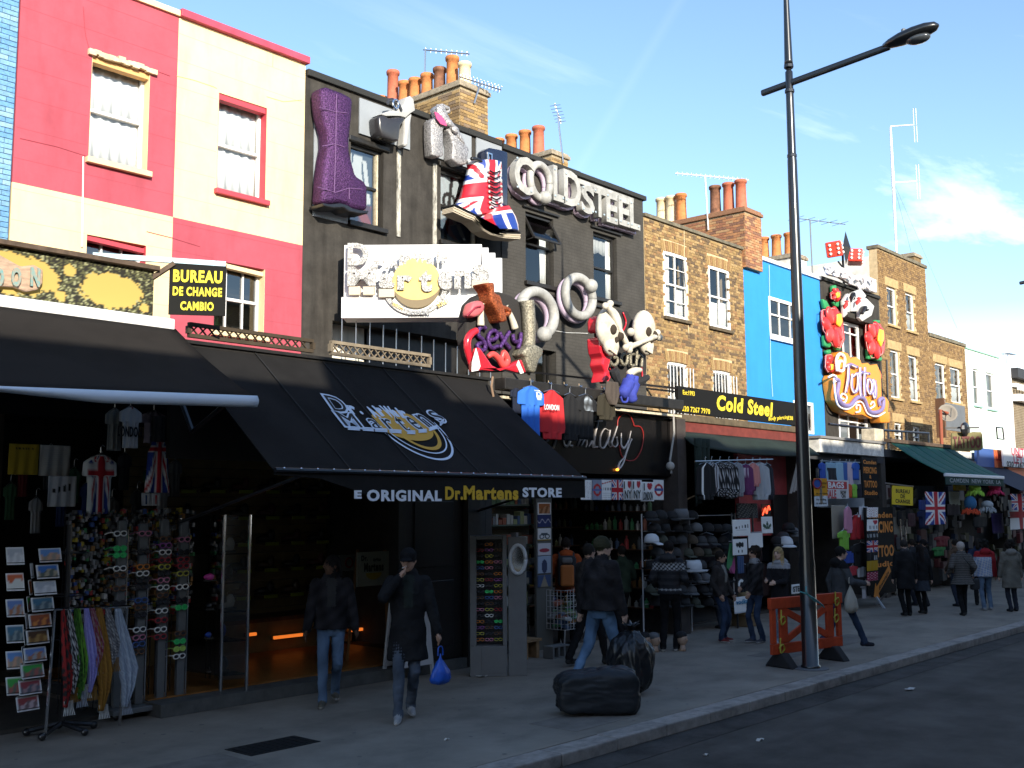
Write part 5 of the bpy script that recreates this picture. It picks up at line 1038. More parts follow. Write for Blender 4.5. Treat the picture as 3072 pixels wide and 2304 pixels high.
# ---- scarves on a short rail
b = thing('scarf_rail', 'short chrome rail of fringed scarves beside the postcard spinner', 'display rack', P(250, 2140, 11.15))
ra, rb = P(165, 1828, 11.1), P(392, 1818, 11.2); MB().tube([ra, rb], .014, 6).tube([(ra.x, ra.y, ra.z), (ra.x, ra.y+.1, 0)], .016, 6).tube([(rb.x-.03, rb.y+.02, rb.z), (rb.x-.03, rb.y+.1, 0)], .016, 6).build('rail', CHROME, b)
SC = [('red and black tartan scarf', 188, 24, 2120, (.28,.02,.02), (.02,.02,.02), 3), ('black keffiyeh scarf with white checks', 206, 26, 2080, (.03,.03,.03), (.5,.5,.5), 9), ('dark green scarf', 226, 20, 2095, (.05,.16,.02), (.02,.05,.01), 4), ('bright green trimmed scarf', 236, 12, 2070, (.16,.40,.05), (.1,.2,.03), 2), ('lilac chiffon scarf', 258, 34, 2075, (.28,.26,.55), (.22,.2,.48), 5), ('maroon spotted scarf', 276, 28, 2000, (.2,.03,.06), (.3,.2,.2), 11), ('ochre brown woven scarf', 296, 46, 2130, (.26,.13,.02), (.2,.09,.015), 7), ('charcoal printed scarf', 322, 32, 1990, (.1,.1,.11), (.3,.3,.3), 8), ('silver grey fringed shawl', 352, 50, 2120, (.32,.37,.44), (.22,.26,.32), 16)]
for i, (lab, px, w_, pb, c1, c2_, fr) in enumerate(SC):
    Yq = 11.12+.004*i; t_p = 1826; Xa, Za = P(px-w_*.25, t_p, Yq).x, P(px, t_p, Yq).z; zb = P(px+20, pb, Yq).z; k = px_scale(px, 1950, Yq)*1.1
    root = thing('scarf', lab+' hanging on the chrome rail', 'scarf', (Xa, Yq, zb), 'scarves on the rail'); xs = Xa+w_*.25*k
    sk = (34 if i != 8 else 60)*k
    cloth(root, 'cloth', [(Za, xs-w_*.15*k, xs+w_*.18*k), (lerp(Za, zb, .3), xs-w_*.3*k+sk*.2, xs+w_*.45*k+sk*.3), (lerp(Za, zb, .62), xs-w_*.3*k+sk*.4, xs+w_*.5*k+sk*.75), (lerp(Za, zb, .8), xs-w_*.15*k+sk*.5, xs+w_*.35*k+sk*.7), (zb, xs-w_*.1*k+sk*.5, xs+w_*.05*k+sk*.55)], Yq, (lambda c1, c2_, fr: (lambda s, r: c1 if math.sin(s*fr*3+r*fr*9)*math.sin(r*fr*11-s*4) > -.1 else c2_))(c1, c2_, fr), .02, .02, 3, 16, 40)
    fr_ = MB()
    for q in range(7): xx = xs-w_*.1*k+sk*.5+q*.015; fr_.tube([(xx, Yq, zb+.06), (xx+.01, Yq+.005, zb-.02), (xx+.005*q, Yq, zb-.09)], .005, 4)
    fr_.build('fringe', M('fringe_%d' % (i % 3), [(.5,.5,.48), (.26,.13,.02), (.3,.33,.38)][i % 3], .9), root)
# ---- sunglasses
def glasses_mesh():
    fr, ln, am = MB(), MB(), MB()
    for sx in (-1, 1):
        pts = [(sx*.036+.031*math.cos(a)*(1.05), 0, .024*math.sin(a)*(1 if math.sin(a) < 0 else .85)) for a in [k*math.pi/7 for k in range(15)]]
        fr.tube(pts, .0065, 6); ln.lathe([(.029, -.002), (.029, .002)], (sx*.036, 0, 0), 12, ax=(0,1,0))
        am.tube([(sx*.068, 0, .008), (sx*.072, .06, .008), (sx*.070, .13, -.01)], .005, 5)
    fr.tube([(-.008,0,.006), (0,-.004,.01), (.008,0,.006)], .006, 5); return fr, ln, am
GF, GL_, GA = glasses_mesh(); GCACHE = {}
GCOL = {'white': (.75,.75,.73), 'black': (.015,.015,.018), 'red': (.35,.03,.04), 'pink': (.55,.2,.3), 'yellow': (.45,.42,.06), 'green': (.05,.55,.15), 'lime': (.4,.6,.12), 'brown': (.15,.07,.03), 'purple': (.3,.08,.3), 'orange': (.6,.2,.03), 'blue': (.05,.12,.35)}
def glasses(colr, loc, grp, where, rz=0, sc_=1, tilt=0):
    root = thing('sunglasses', colr+'-framed sunglasses '+where, 'sunglasses', loc, grp, rz); root.scale = (sc_,)*3; root.rotation_euler = (tilt, 0, rz)
    if colr not in GCACHE:
        m = M('frame_'+colr, GCOL[colr], .3); lm = M('lens_'+('clear_' + colr if colr in ('green','lime') else 'dark'), (GCOL[colr] if colr in ('green','lime') else (.03,.03,.035)), .1, spec=.6)
        GCACHE[colr] = [q.build(n_, mm, root, local=True).data for q, n_, mm in ((GF, 'frame', m), (GL_, 'lenses', lm), (GA, 'arms', m))]
    else:
        for n_, d in zip(('frame', 'lenses', 'arms'), GCACHE[colr]): o = bpy.data.objects.new(n_, d); col.objects.link(o); o.parent = root
b = thing('sunglasses_stand', 'grey four-column sunglasses stand on a plank base', 'display rack', P(450, 2130, 11.7))
Yg = 11.7; RACK = [((362,1562),(352,2128)), ((437,1570),(405,2132)), ((502,1558),(467,2128)), ((556,1562),(531,2112))]
zf = .13
for (t0, b0) in RACK:
    a, c_ = P(*t0, Yg), P(*b0, Yg); x = (a.x+c_.x)/2
    MB().box(x-.05, x+.05, Yg-.03, Yg+.03, zf, a.z).build('column', GREYM, b, bevel=.006); MB().box(x+.052, x+.062, Yg-.05, Yg-.035, zf, a.z-.1).build('chrome_strip', CHROME, b)
xa, xb = P(310, 2135, Yg).x, P(592, 2130, Yg).x; box('base_plank', xa, xb, Yg-.22, Yg+.15, .07, zf-.002, GREYM, b, .01)
for x in (xa+.1, (xa+xb)/2, xb-.1): MB().ell((x, Yg-.1, .035), .035).build('castor', BLKM, b)
GS = [(0, [(1600,'white'),(1645,'green'),(1665,'green'),(1705,'white'),(1725,'brown'),(1765,'brown'),(1810,'black'),(1850,'black')]), (1, [(1600,'pink'),(1655,'black'),(1700,'orange'),(1720,'white'),(1742,'black'),(1760,'black'),(1800,'blue'),(1822,'brown'),(1845,'black'),(1888,'white'),(1912,'pink'),(1932,'blue'),(1955,'brown')]), (2, [(1616,'brown'),(1636,'purple'),(1656,'white'),(1680,'red'),(1700,'yellow'),(1720,'black'),(1740,'pink'),(1762,'white'),(1785,'brown'),(1805,'black'),(1832,'white'),(1860,'red'),(1888,'white'),(1910,'red')]), (3, [(1618,'pink'),(1656,'black'),(1678,'red'),(1697,'red'),(1720,'yellow'),(1760,'white'),(1800,'black'),(1822,'green'),(1900,'brown'),(1924,'green'),(1946,'lime'),(1968,'white')])]
for ci, lst in GS:
    (t0, b0) = RACK[ci]
    for py, cn in lst:
        p = P(lerp(t0[0], b0[0], (py-t0[1])/(b0[1]-t0[1])), py, Yg-.07); glasses(cn, p, 'sunglasses on the grey stand', 'on the grey four-column stand', .15, 1.25)
# ---- clear acrylic cabinet
ACR = MG('smoky_acrylic', (.55,.57,.58), .03, .08)
b = thing('acrylic_cabinet', 'tall smoky acrylic display cabinet with chrome posts and castors', 'display cabinet', P(690, 2105, 11.4))
Xa, Xb = P(578, 2100, 12.0).x, P(660, 2108, 11.15).x
A0, A1 = P(660, 2105, Z=.05), P(738, 2098, Z=.05); Zt = P(668, 1545, Y=A0.y).z
for q in (A0, A1): MB().tube([(q.x, q.y, .08), (q.x, q.y, Zt)], .022, 8).ell((q.x, q.y, .045), .045).build('post', CHROME, b)
back = A0+V((-.05, .9, 0)); MB().tube([(back.x, back.y, .08), (back.x, back.y, Zt)], .02, 8).build('post', CHROME, b)
MB().add([(A0.x, A0.y, .3), (back.x, back.y, .3), (back.x, back.y, Zt), (A0.x, A0.y, Zt)], [(0,1,2,3)]).build('side_panel', ACR, b)
MB().add([(A0.x, A0.y, .3), (A1.x, A1.y, .3), (A1.x, A1.y, Zt), (A0.x, A0.y, Zt)], [(0,1,2,3)]).build('front_panel', ACR, b)
for i, z in enumerate((.35, .75, 1.1, 1.45, 1.8)):
    MB().prism([(A0.x, A0.y), (A1.x, A1.y), (A1.x, A1.y+.7), (back.x, back.y)], (0,0,z), (1,0,0), (0,1,0), (0,0,.012)).build('shelf', ACR, b)
def shoe(label, loc, c, grp, rz=0, s_=1):
    root = thing('shoe', label, 'shoe', loc, grp, rz); root.scale = (s_,)*3
    mb = MB().ell((.0, .03, .055), .045, .13, .05, 12).ell((0, -.05, .10), .04, .055, .09, 10); mb.build('upper', M('shoe_%s' % c, SHC[c], .35), root, smooth=True, local=True)
    MB().box(-.045, .045, -.12, .16, 0, .025).build('sole', M('shoe_sole', (.03,.025,.02), .6), root, local=True, bevel=.01)
SHC = {'black': (.015,.014,.014), 'brown': (.06,.03,.015), 'oxblood': (.08,.012,.015), 'pink': (.55,.05,.3), 'blue': (.02,.06,.3), 'pale': (.35,.33,.3)}
for i, (z, cc, dx) in enumerate(((1.46,'pink',.2),(1.46,'black',.5),(1.81,'pale',.55),(.76,'blue',.3),(1.11,'black',.3),(1.11,'pale',.6),(.36,'black',.4))):
    p = A0.lerp(A1, dx); shoe(cc+' shoe on a shelf of the acrylic cabinet', (p.x, p.y+.25, z+.008), cc, 'shoes in the acrylic cabinet', 1.2)
# ================================================================ 2 boot shop (black awning)
b = thing('boot_shop_awning', 'big black awning with white outlined logo over the boot shop', 'awning', (9.5, 10.3, 3))
a0, a1, zt, zb, yt, ybm = 6.82, 12.13, 4.30, 2.76, YS-.04, 9.34
AW2 = M('black_canvas', (.020,.019,.0185), 1, spec=.05, dirt=.3, dscale=(1.5,1.5,1.5), bump=.3, bs=300)
MB().grid(lambda u, v: (lerp(a0, a1, u), lerp(ybm, yt, v), lerp(zb, zt, v)-.004-.012*math.sin(v*math.pi)*(1+math.sin(u*31+v*3)+.6*math.sin(u*53))), 60, 14, thick=(0,.006,-.012)).build('canopy', AW2, b)
MB().tube([(a0, ybm-.01, zb), (a1, ybm-.01, zb)], .028, 8).build('front_tube', BLKM, b)
for i in range(24): MB().ell((a0+.1+i*.222, ybm-.035, zb+.02), .012, n=6).build('rivet', CHROME, b)
zv = P(1500, 1497, ybm).z
for i in range(1, 5): x = lerp(a0, a1, i/5); MB().bar((x, ybm+.01, zb+.012), (x, yt-.02, zt+.0), .02, .004).build('seam', M('seam_black', (.012,.012,.012), 1), b)
MB().prism([(a0, zb-.02), (a1, zb-.02), (a1, zv+.02), (P(1500,1497,ybm).x, zv), (P(1130,1500,ybm).x, zv), (P(1060,1480,ybm).x, zv+.1), (P(960,1440,ybm).x, zb-.08), (a0, zb-.05)], (0, ybm, 0), UX, UZ, (0,.012,0)).build('valance', AW2, b)
for st, l, r, t, b2, mm in (('E', 1062, 1084, 1471, 1496, WHITE), ('ORIGINAL', 1100, 1324, 1470, 1504, WHITE), ('Dr.', 1335, 1388, 1460, 1500, YELLOW), ('Martens', 1390, 1554, 1458, 1500, YELLOW), ('STORE', 1567, 1684, 1463, 1492, WHITE)):
    mm = M('valance_gold', (.60,.36,.02), .7) if mm is YELLOW else M('valance_white', (.72,.74,.78), .7)
    X0, X1, Z0, Z1 = RF(l, r, t, b2, ybm); text(st, ((X0+X1)/2, ybm, (Z0+Z1)/2), UX, UZ, X1-X0, Z1-Z0, mm, b, extr=.004, bold=.055 if mm.name == 'valance_white' else .06, lift=.003)
sl = V((0, yt-ybm, zt-zb)).normalized(); ns = UX.cross(sl).normalized(); oA = V((a0, ybm, zb)); wls = M('logo_white', (.55,.62,.72), .7); ylw = M('logo_gold', (.52,.28,.03), .7)
k9 = lambda x, y: (850+x/2.3284, 1100+y/2.3284)
def AT(x, y): return PP(*k9(x, y), oA, ns)
def logo(st, cx, cy, w_, h_, rot):
    c = AT(cx, cy); u = (UX*math.cos(rot)+sl*math.sin(rot)); v = (sl*math.cos(rot)-UX*math.sin(rot))
    wx = .86*(AT(cx+w_/2, cy)-AT(cx-w_/2, cy)).length; hx = (AT(cx, cy-h_/2)-AT(cx, cy+h_/2)).length
    text(st, c, u, v, wx, hx, wls, b, 'logo_outline', extr=.003, bold=.05, lift=.006)
    if h_ > 62: text(st, c, u, v, wx*.80, hx*.82, M('logo_black', (.013,.013,.013), .8), b, 'logo_letter', extr=.003, bold=.0, lift=.011)
def adisc(name, cx, cy, rx, ry, m, l, a0_=0, a1_=360, inner=None):
    c = AT(cx, cy); sx = (AT(cx+rx, cy)-c).length; sy = (AT(cx, cy-ry)-c).length; A = [R(q) for q in np.linspace(a0_, a1_, 40)]
    poly = [(sx*math.cos(t), sy*math.sin(t)) for t in A]
    if inner: poly += [(inner*sx*math.cos(t), inner*sy*math.sin(t)) for t in A[::-1]]
    else: poly = poly[:-1]
    MB().prism(poly, c+ns*l, UX, sl, ns*.002).build(name, m, b)
adisc('logo_sun', 835, 410, 175, 80, ylw, .003); adisc('logo_arc', 880, 420, 205, 165, wls, .003, 195, 372, .95); adisc('logo_arc', 880, 415, 180, 138, wls, .004, 200, 372, .965); adisc('logo_arc', 890, 420, 140, 118, ylw, .005, 190, 365, .88)
for ch, cx, cy, w_, h_, ro in (('D',370,265,140,105,-.12),('r',480,305,62,50,-.08),('.',545,325,20,18,0),('A',622,320,52,58,.12),('i',655,312,18,58,.08),('r',682,318,34,44,.04),('W',735,318,74,62,0),('a',782,330,30,38,-.05),('i',808,325,16,56,-.08),('r',840,338,46,44,-.1),('M',455,375,160,95,-.05),('a',635,405,80,66,0),('r',735,405,78,66,0),('t',825,405,64,96,.03),('e',912,402,68,84,.15),('n',992,385,86,84,.28),('s',1068,352,80,70,.5)):
    logo(ch, cx, cy, w_, h_, ro)
for i, (cx, cy, w_, ro) in enumerate(((490,428,78,0),(590,434,72,0),(680,440,80,0),(780,448,78,0),(890,455,54,.05),(970,445,60,.15),(1045,425,80,.35),(1105,385,60,.6))):
    for k in range(3):
        c = AT(cx, cy+k*9); u = UX*math.cos(ro)+sl*math.sin(ro); MB().obox(c+ns*.014, u*((AT(cx+w_/2, cy)-AT(cx-w_/2, cy)).length/2), ns*.001, u.cross(ns)*.011).build('logo_stripe', wls, b)
MB().tube([(12.0, YS, 2.3), (a1-.3, ybm+.05, zb-.05)], .02, 6).tube([(a0+.1, YS, 2.2), (a0+.4, ybm+.05, zb-.05)], .02, 6).build('support_arm', BLKM, b)
MB().box(a0-.15, a1+.1, YS-.1, YS+.05, zt+.01, zt+.05).box(a0-.1, a1+.05, YS-.06, YS+.02, zt-.12, zt+.009).build('head_box', BLKW, b)
# interior of the boot shop
FLW = M('wood_floor', (.30,.13,.035), .35, noise=.25, ns=5, streak=1)
MB().box(6.76, 12.05, YS, 16.6, .004, .15).build('shop_step', M('step_stone', (.08,.08,.075), .9, noise=.3, ns=4, bump=.3), h2)
for i in range(24): box('floorboard', 6.8+i*.2, 6.995+i*.2, YS+.35, 15.0, .152, .168, FLW, h2)
SLAT = M('slatwall', (.26,.19,.09), .6, noise=.2, ns=6)
for i in range(22): box('slat', 8.2, 12.0, 14.9, 14.94, .3+i*.15, .44+i*.15, SLAT, h2)
box('shop_door', 10.55, 11.75, YS+.08, YS+.14, .16, 2.75, M('black_door', (.014,.013,.013), .35, noise=.2), h2, .01)
for z in (.35, 1.5): box('door_panel', 10.75, 11.55, YS+.065, YS+.079, z, z+.95, M('black_door'), h2, .02)
box('door_pilaster', 10.38, 10.53, YS, YS+.2, .16, 3.9, BLKW, h2); box('door_pilaster', 11.77, 12.04, YS-.02, YS+.2, .02, 3.9, BLKW, h2); box('transom_board', 6.78, 12.03, YS+.02, YS+.1, 2.95, 4.1, BLKW, h2)
NEON = M('orange_strip_light', (1,.22,.03), .5, emit=.4)
for (l, r, py) in ((742, 768, 1905), (822, 908, 1914), (1046, 1122, 1938)):
    p, q = P(l, py, 14.0), P(r, py, 14.0); p.z = q.z = max(.35, p.z)
    s_ = thing('strip_light', 'glowing orange strip light under the low shoe shelf inside', 'light', (p.x, 14, p.z), 'orange strip lights'); MB().box(p.x, q.x, 13.98, 14.02, p.z-.02, p.z+.025).build('tube', NEON, s_); box('holder', p.x-.03, q.x+.03, 14.021, 14.05, p.z-.03, p.z+.03, BLKM, s_)
b = thing('shoe_bench', 'long low dark display bench inside the boot shop', 'display bench', (10, 14.2, .17)); box('top', 8.0, 12.0, 14.06, 14.8, .62, .68, WOOD, b); box('base', 8.1, 11.9, 14.08, 14.75, .17, .618, SLAT, b)
TICK = M('shelf_ticket', (.38,.42,.05), .5)
for r in range(5):
    for c_ in range(7):
        X = 8.6+c_*.52; z = .95+r*.42
        shoe(['black','brown','black','oxblood'][(r+c_) % 4]+' boot displayed on the slatted wall', (X, 14.78, z+.012), ['black','brown','black','oxblood'][(r+c_) % 4], 'boots on the slatted wall', .9, 1.2)
        root = thing('wall_shelf', 'small shelf with a yellow-green ticket on the slatted wall', 'shelf', (X, 14.8, z), 'shelves on the slatted wall'); box('board', X-.16, X+.16, 14.66, 14.895, z-.012, z+.01, WOOD, root); box('ticket', X-.13, X+.13, 14.64, 14.658, z-.03, z+.025, TICK, root)
b = thing('easel_sign', 'wooden easel holding a cream Dr Martens placard', 'easel', P(1115, 2020, 12.3)); 
for px in (1066, 1160): p = P(px, 1700, 12.3); MB().bar((p.x+(.04 if px < 1100 else -.04), 12.3, p.z+.25), (p.x+(-.1 if px < 1100 else .1), 12.35, .17), .05, .03).build('leg', M('pine', (.2,.1,.035), .6), b)
X0, X1, Z0, Z1 = RF(1072, 1166, 1655, 1757, 12.25); box('placard', X0, X1, 12.24, 12.27, Z0, Z1, M('cream_card', (.36,.36,.28), .8), b)
GCC = M('print_black', (.03,.03,.02), .8)
for st, fx, fz, w_, h_ in (('Dr.', -.3, .32, .12, .08), ('AirWair', .1, .26, .16, .05), ('Martens', 0, .05, .38, .13)): text(st, ((X0+X1)/2+fx*(X1-X0), 12.24, (Z0+Z1)/2+fz*(Z1-Z0)), UX, UZ, w_, h_, GCC, b, extr=.003, bold=.06)
MB().prism([(.15*math.cos(R(a)), .1*math.sin(R(a))) for a in np.linspace(180, 360, 16)], ((X0+X1)/2, 12.239, lerp(Z0, Z1, .38)), UX, UZ, (0,-.002,0)).build('sun_print', M('gold_print', (.4,.28,.03), .8), b)
b = thing('pasted_notice', 'small pale notice with a round red mark beside the easel', 'notice', P(1010, 1700, 13)); X0, X1, Z0, Z1 = RF(1000, 1072, 1665, 1712, 13); box('sheet', X0, X1, 12.99, 13.0, Z0, Z1, M('notice_grey', (.25,.27,.24), .8), b)
MB().tube([((X0+X1)/2+.06+.07*math.cos(R(a)), 12.985, (Z0+Z1)/2+.07*math.sin(R(a))) for a in range(0, 361, 20)], .014, 6).build('round_mark', M('dull_red', (.25,.03,.03), .7), b)
b = thing('a_board', 'white folding pavement board behind the smoking man', 'pavement sign', P(1225, 2030, 11.0)); q = P(1225, 2035, Z=0)
for sg in (-1, 1):
    for dx in (-.3, .3): MB().bar((q.x+dx, q.y+.18*sg, .0), (q.x+dx, q.y+.04*sg, 1.05), .04, .04).build('leg', M('grey_white', (.42,.43,.45), .6), b)
    MB().obox((q.x, q.y+.11*sg, .6), (.28,0,0), (0,.006,0), (0,-.07*sg*.8,.42)).build('panel', M('grey_white'), b)
# ================================================================ 3 fantasy shop
b = thing('gift_shop_fascia', 'black glossy fascia with thin silver fantasy script and red heart', 'shop sign', (14.8, YS, 2.9))
X0, X1 = 12.3, 17.2
FG = M('fascia_gloss', (.008,.007,.007), .25, spec=.35)
for i in range(3): box('panel', lerp(X0, X1, i/3)+.002, lerp(X0, X1, (i+1)/3)-.002, YS-.10, YS-.06, 2.92, 4.12, FG, b)
k6 = lambda pts: [(1400+x/3.318, 1100+y/3.318) for x, y in pts]
SCR = M('script_silver', (.55,.50,.47), .4, .3); Ysg = YS-.115
for pts in ([(780,760),(800,740),(815,720)], [(860,820),(875,770),(892,715)], [(965,730),(975,780),(1000,790),(1030,740),(1025,780),(1055,790)], [(1105,790),(1135,710),(1145,730)], [(1140,790),(1180,720),(1195,760),(1185,800)], [(1215,800),(1250,740),(1255,800),(1290,800)], [(1330,460),(1305,560),(1275,680),(1270,780),(1300,800)], [(1280,545),(1345,540)], [(1420,640),(1370,620),(1330,700),(1330,800),(1370,800),(1415,700),(1425,630),(1410,760),(1430,800)], [(1500,590),(1470,680),(1440,760),(1470,800),(1500,770),(1490,700)], [(1540,660),(1540,780),(1570,810),(1610,740)], [(1635,640),(1600,800),(1560,950),(1510,1020),(1520,960),(1580,880),(1640,720)]):
    tubepx(b, 'script_stroke', pts, [.014,.03,.014], Ysg, SCR, k6, 6, .5)
RLINE = M('red_line', (.35,.02,.015), .4)
tubepx(b, 'heart_outline', [(1500,600),(1510,520),(1560,470),(1620,480),(1660,560),(1670,590),(1730,600),(1760,680),(1740,820),(1680,920),(1600,935),(1540,880),(1520,780)], .009, Ysg, RLINE, k6, 6)
box('top_beam', 12.25, 17.3, YS-.35, YS-.12, 4.16, 4.34, BLKW, b, .01); box('beam_strip', 12.25, 17.3, YS-.3, YS-.14, 4.02, 4.06, BEAD, b)
p = P(1852, 1409, YS-.13); MB().lathe([(.02,-.02),(.03,0),(.02,.02)], p, 10).build('indicator_lamp', M('amber_lamp', (1,.3,.03), .4, emit=2.5), b)
MB().tube([P(1478, 1130, YS-.37), P(1474, 1160, YS-.37), P(1480, 1190, YS-.37)], .018, 6).build('conduit', M('rusty_pipe', (.25,.16,.10), .8), b)
for i, (px, py) in enumerate(((1591,1141),(1646,1147),(1693,1152),(1738,1156),(1806,1163))): q = P(px, py, YS-.36); MB().tube([q+V((0,0,.03)), q, q+V((.03,-.02,-.03)), q+V((.05,-.02,0))], .01, 5).build('hook', CHROME, b)
Yh = YS-.42
b = garment('blue football shirt with white number hanging from the beam', 1558, 1628, 1160, 1312, Yh, pprint((lambda s, r: abs(((s-.78)/.09)**2+((r-.36)/.08)**2-.8) < .5, Wc), (lambda s, r: .62 < s < .95 and .2 < r < .25 and math.sin(s*120) > -.3, Wc), (.03,.14,.55)), 'tops hanging over the fantasy fascia', yaw=-.15, nu=36, nv=44, thick=.02)
b = garment('red LONDON hooded top hanging from the beam', 1619, 1690, 1172, 1318, Yh, solid((.50,.025,.03)), 'tops hanging over the fantasy fascia', cut=HOOD, cat='hoodie', name='hanging_hoodie', thick=.03, yaw=-.1, nu=30, nv=44)
q = P(1655, 1222, Yh-.09); text('LONDON', q, V((1,-.2,0)), UZ, .3, .09, M('print_white', (.7,.7,.7), .8), b, extr=.004, bold=.04)
garment('plain black hooded top hanging beside the red one', 1682, 1738, 1182, 1322, Yh, solid(Kc), 'tops hanging over the fantasy fascia', cut=HOOD, cat='hoodie', name='hanging_hoodie', thick=.03)
garment('black t-shirt with pale grey portrait print hanging from the beam', 1722, 1792, 1185, 1318, Yh, pprint((lambda s, r: .32 < s-.1*r < .68 and .14 < r < .62, None), Kc) if 0 else (lambda s, r: ((lambda v: (.35*v+.03,.4*v+.03,.45*v+.03))(abs(math.sin(s*13+r*7)*math.cos(r*11))) if .34 < s-.12*r < .70 and .14 < r < .62 else Kc)), 'tops hanging over the fantasy fascia', nu=30)
garment('navy t-shirt hanging behind the blue football shirt', 1530, 1566, 1165, 1240, Yh+.08, solid((.01,.014,.03)), 'tops hanging over the fantasy fascia')
garment('dark olive hooded top hanging at the end of the beam', 1790, 1846, 1180, 1260, Yh, solid((.03,.025,.015)), 'tops hanging over the fantasy fascia', cut=HOOD, cat='hoodie', name='hanging_hoodie')
garment('brown-grey cloth draped over the beam end', 1816, 1858, 1146, 1215, Yh-.05, solid((.07,.055,.045)), cut=[(0,.4),(.5,.5),(.8,.35),(1,.2)], cat='cloth', name='draped_cloth', hanger=False, thick=.04)
b = thing('draped_trousers', 'royal blue trousers slung over the beam below the skulls', 'trousers', P(1890, 1180, Yh))
for pts, r_ in (([(1892,1128),(1886,1145),(1878,1165),(1864,1188)], [.08,.12,.11,.08]), ([(1905,1130),(1902,1152),(1893,1180),(1898,1205)], [.07,.11,.10,.08])):
    MB().tube(crom([P(x, y, Yh) for x, y in pts], 4), [r_[min(int(i/4), 3)] for i in range(13)], 10).build('trouser_leg', M('royal_blue', (.035,.05,.30), .8, noise=.3, ns=6), b, smooth=True)
tubepx(b, 'belt_loop', [(1862,1190),(1868,1205),(1880,1205),(1884,1192)], .02, Yh-.1, M('royal_blue'), lambda q: q)
b = thing('draped_jacket', 'black jacket sleeves slung beside the blue trousers', 'jacket', P(1935, 1160, Yh)); MB().tube(crom([P(1905,1150,Yh+.1), P(1930,1140,Yh+.1), P(1945,1130,Yh+.1)], 4), [.07,.08,.08,.07,.07,.06,.06,.05,.04], 8).build('sleeve', M('black_cloth', (.018,.018,.02), .9), b); MB().tube(crom([P(1840,1110,Yh+.1), P(1850,1135,Yh+.1), P(1862,1150,Yh+.1)], 4), [.08,.09,.09,.08,.07,.07,.06,.06,.06], 8).build('sleeve', M('black_cloth'), b)
MB().tube(crom([P(1885,1122,Yh), P(1905,1112,Yh), P(1922,1110,Yh)], 4), [.05,.07,.07,.07,.06,.06,.05,.05,.04], 8).build('cream_lining', BONE, b, smooth=True)
# tea towels in a row
roundel = lambda s, r: ((.42,.03,.03) if .62 < math.hypot((s-.5)*1.0, (r-.5)*1.35)/.42 < 1.0 else None)
TT = [('white tea towel with a pale tube map', 1742, 1778, (lambda s, r: (.42,.30,.32) if (abs(math.sin(s*11+r*4)) < .06 or abs(math.sin(r*13-s*3)) < .05) else Wc)), ('grey tea towel with a red ring symbol', 1777, 1805, (lambda s, r: (.1,.12,.3) if .46 < r < .56 else (roundel(s, r) or (.22,.25,.32)))), ('white tea towel with a printed slogan', 1804, 1836, pprint((lambda s, r: abs(r-.45) < .05 and math.sin(s*40) > .2, (.1,.1,.1)), (lambda s, r: abs(r-.2+.15*s) < .025, (.4,.05,.05)), (lambda s, r: r > .62 and math.sin(r*60) > .5 and math.sin(s*50) > -.4, (.4,.4,.4)), Wc)), ('union flag tea towel', 1836, 1869, (lambda s, r: tuple(k*.8 for k in uj(s, r, 1)))), ('white I love NY tea towel next to the flag one', 1869, 1897, None), ('second white I love NY tea towel', 1896, 1925, None), ('white I love LONDON tea towel', 1922, 1962, None), ('white tea towel with a red ring and blue bar', 1960, 1991, (lambda s, r: (.05,.08,.25) if .42 < r < .56 and .1 < s < .95 else (roundel(s, r) or Wc)))]
Yt = YS-.2
for i, (lab, l, r, fn) in enumerate(TT):
    bt2 = 1500 if i != 6 else 1504; tp2 = 1440 if i != 6 else 1446
    f2 = fn or pprint((heart(.66, .26, .2, .2), (.42,.03,.04)), Wc)
    b = garment(lab+' pegged under the fascia', l, r, tp2, bt2, Yt-.02*(i % 2)-(.02 if i == 6 else 0), lambda s, r, f2=f2: tuple(k*.95 for k in f2(s, r)), 'tea towels under the fascia', cut=RECT, cat='tea towel', name='tea_towel', hanger=False, thick=.003, fold=.004, nu=26, nv=30)
    if fn is None:
        X0_, X1_, Z0_, Z1_ = RF(l, r, tp2, bt2, Yt-.05); cx = (X0_+X1_)/2
        text('I', (cx-.11, Yt-.055, lerp(Z1_, Z0_, .26)), UX, UZ, .03, .13, GCC, b, extr=.003, bold=.03); text('NY' if i != 6 else 'LONDON', (cx, Yt-.055, lerp(Z1_, Z0_, .72)), UX, UZ, (X1_-X0_)*.74, .15, GCC, b, extr=.003, bold=.02)
MB().tube([P(1735, 1438, Yt), P(1995, 1438, Yt)], .008, 5).build('towel_line', BLKM, h3)
# grey sunglasses cabinet
g_ = P(1492, 2030, Z=0); b = thing('sunglasses_cabinet', 'grey upright cabinet of sunglasses with an oval mirror on its side', 'display cabinet', g_, rz=R(-47))
ZT = P(1470, 1608, Y=g_.y).z; GC = M('cabinet_grey', (.15,.15,.15), .7, spec=.2, noise=.08, ns=5)
def lb(n, x0, x1, y0, y1, z0, z1, m, bv=.008): return MB().box(x0, x1, y0, y1, z0, z1).build(n, m, b, bevel=bv, local=True)
lb('base', -.38, .14, 0, .34, 0, .42, GC); lb('base_flap', -.22, .13, -.006, -.001, .05, .40, GC); lb('left_panel', -.38, -.29, 0, .34, .421, ZT, GC); lb('inner_panel', .08, .14, 0, .34, .421, ZT, GC); lb('top', -.289, .079, 0, .34, ZT-.05, ZT, GC); lb('back', -.289, .079, .30, .33, .421, ZT-.051, M('cabinet_dark', (.03,.03,.032), .5)); lb('side_panel', .16, .42, .04, .13, 0, ZT-.02, GC)
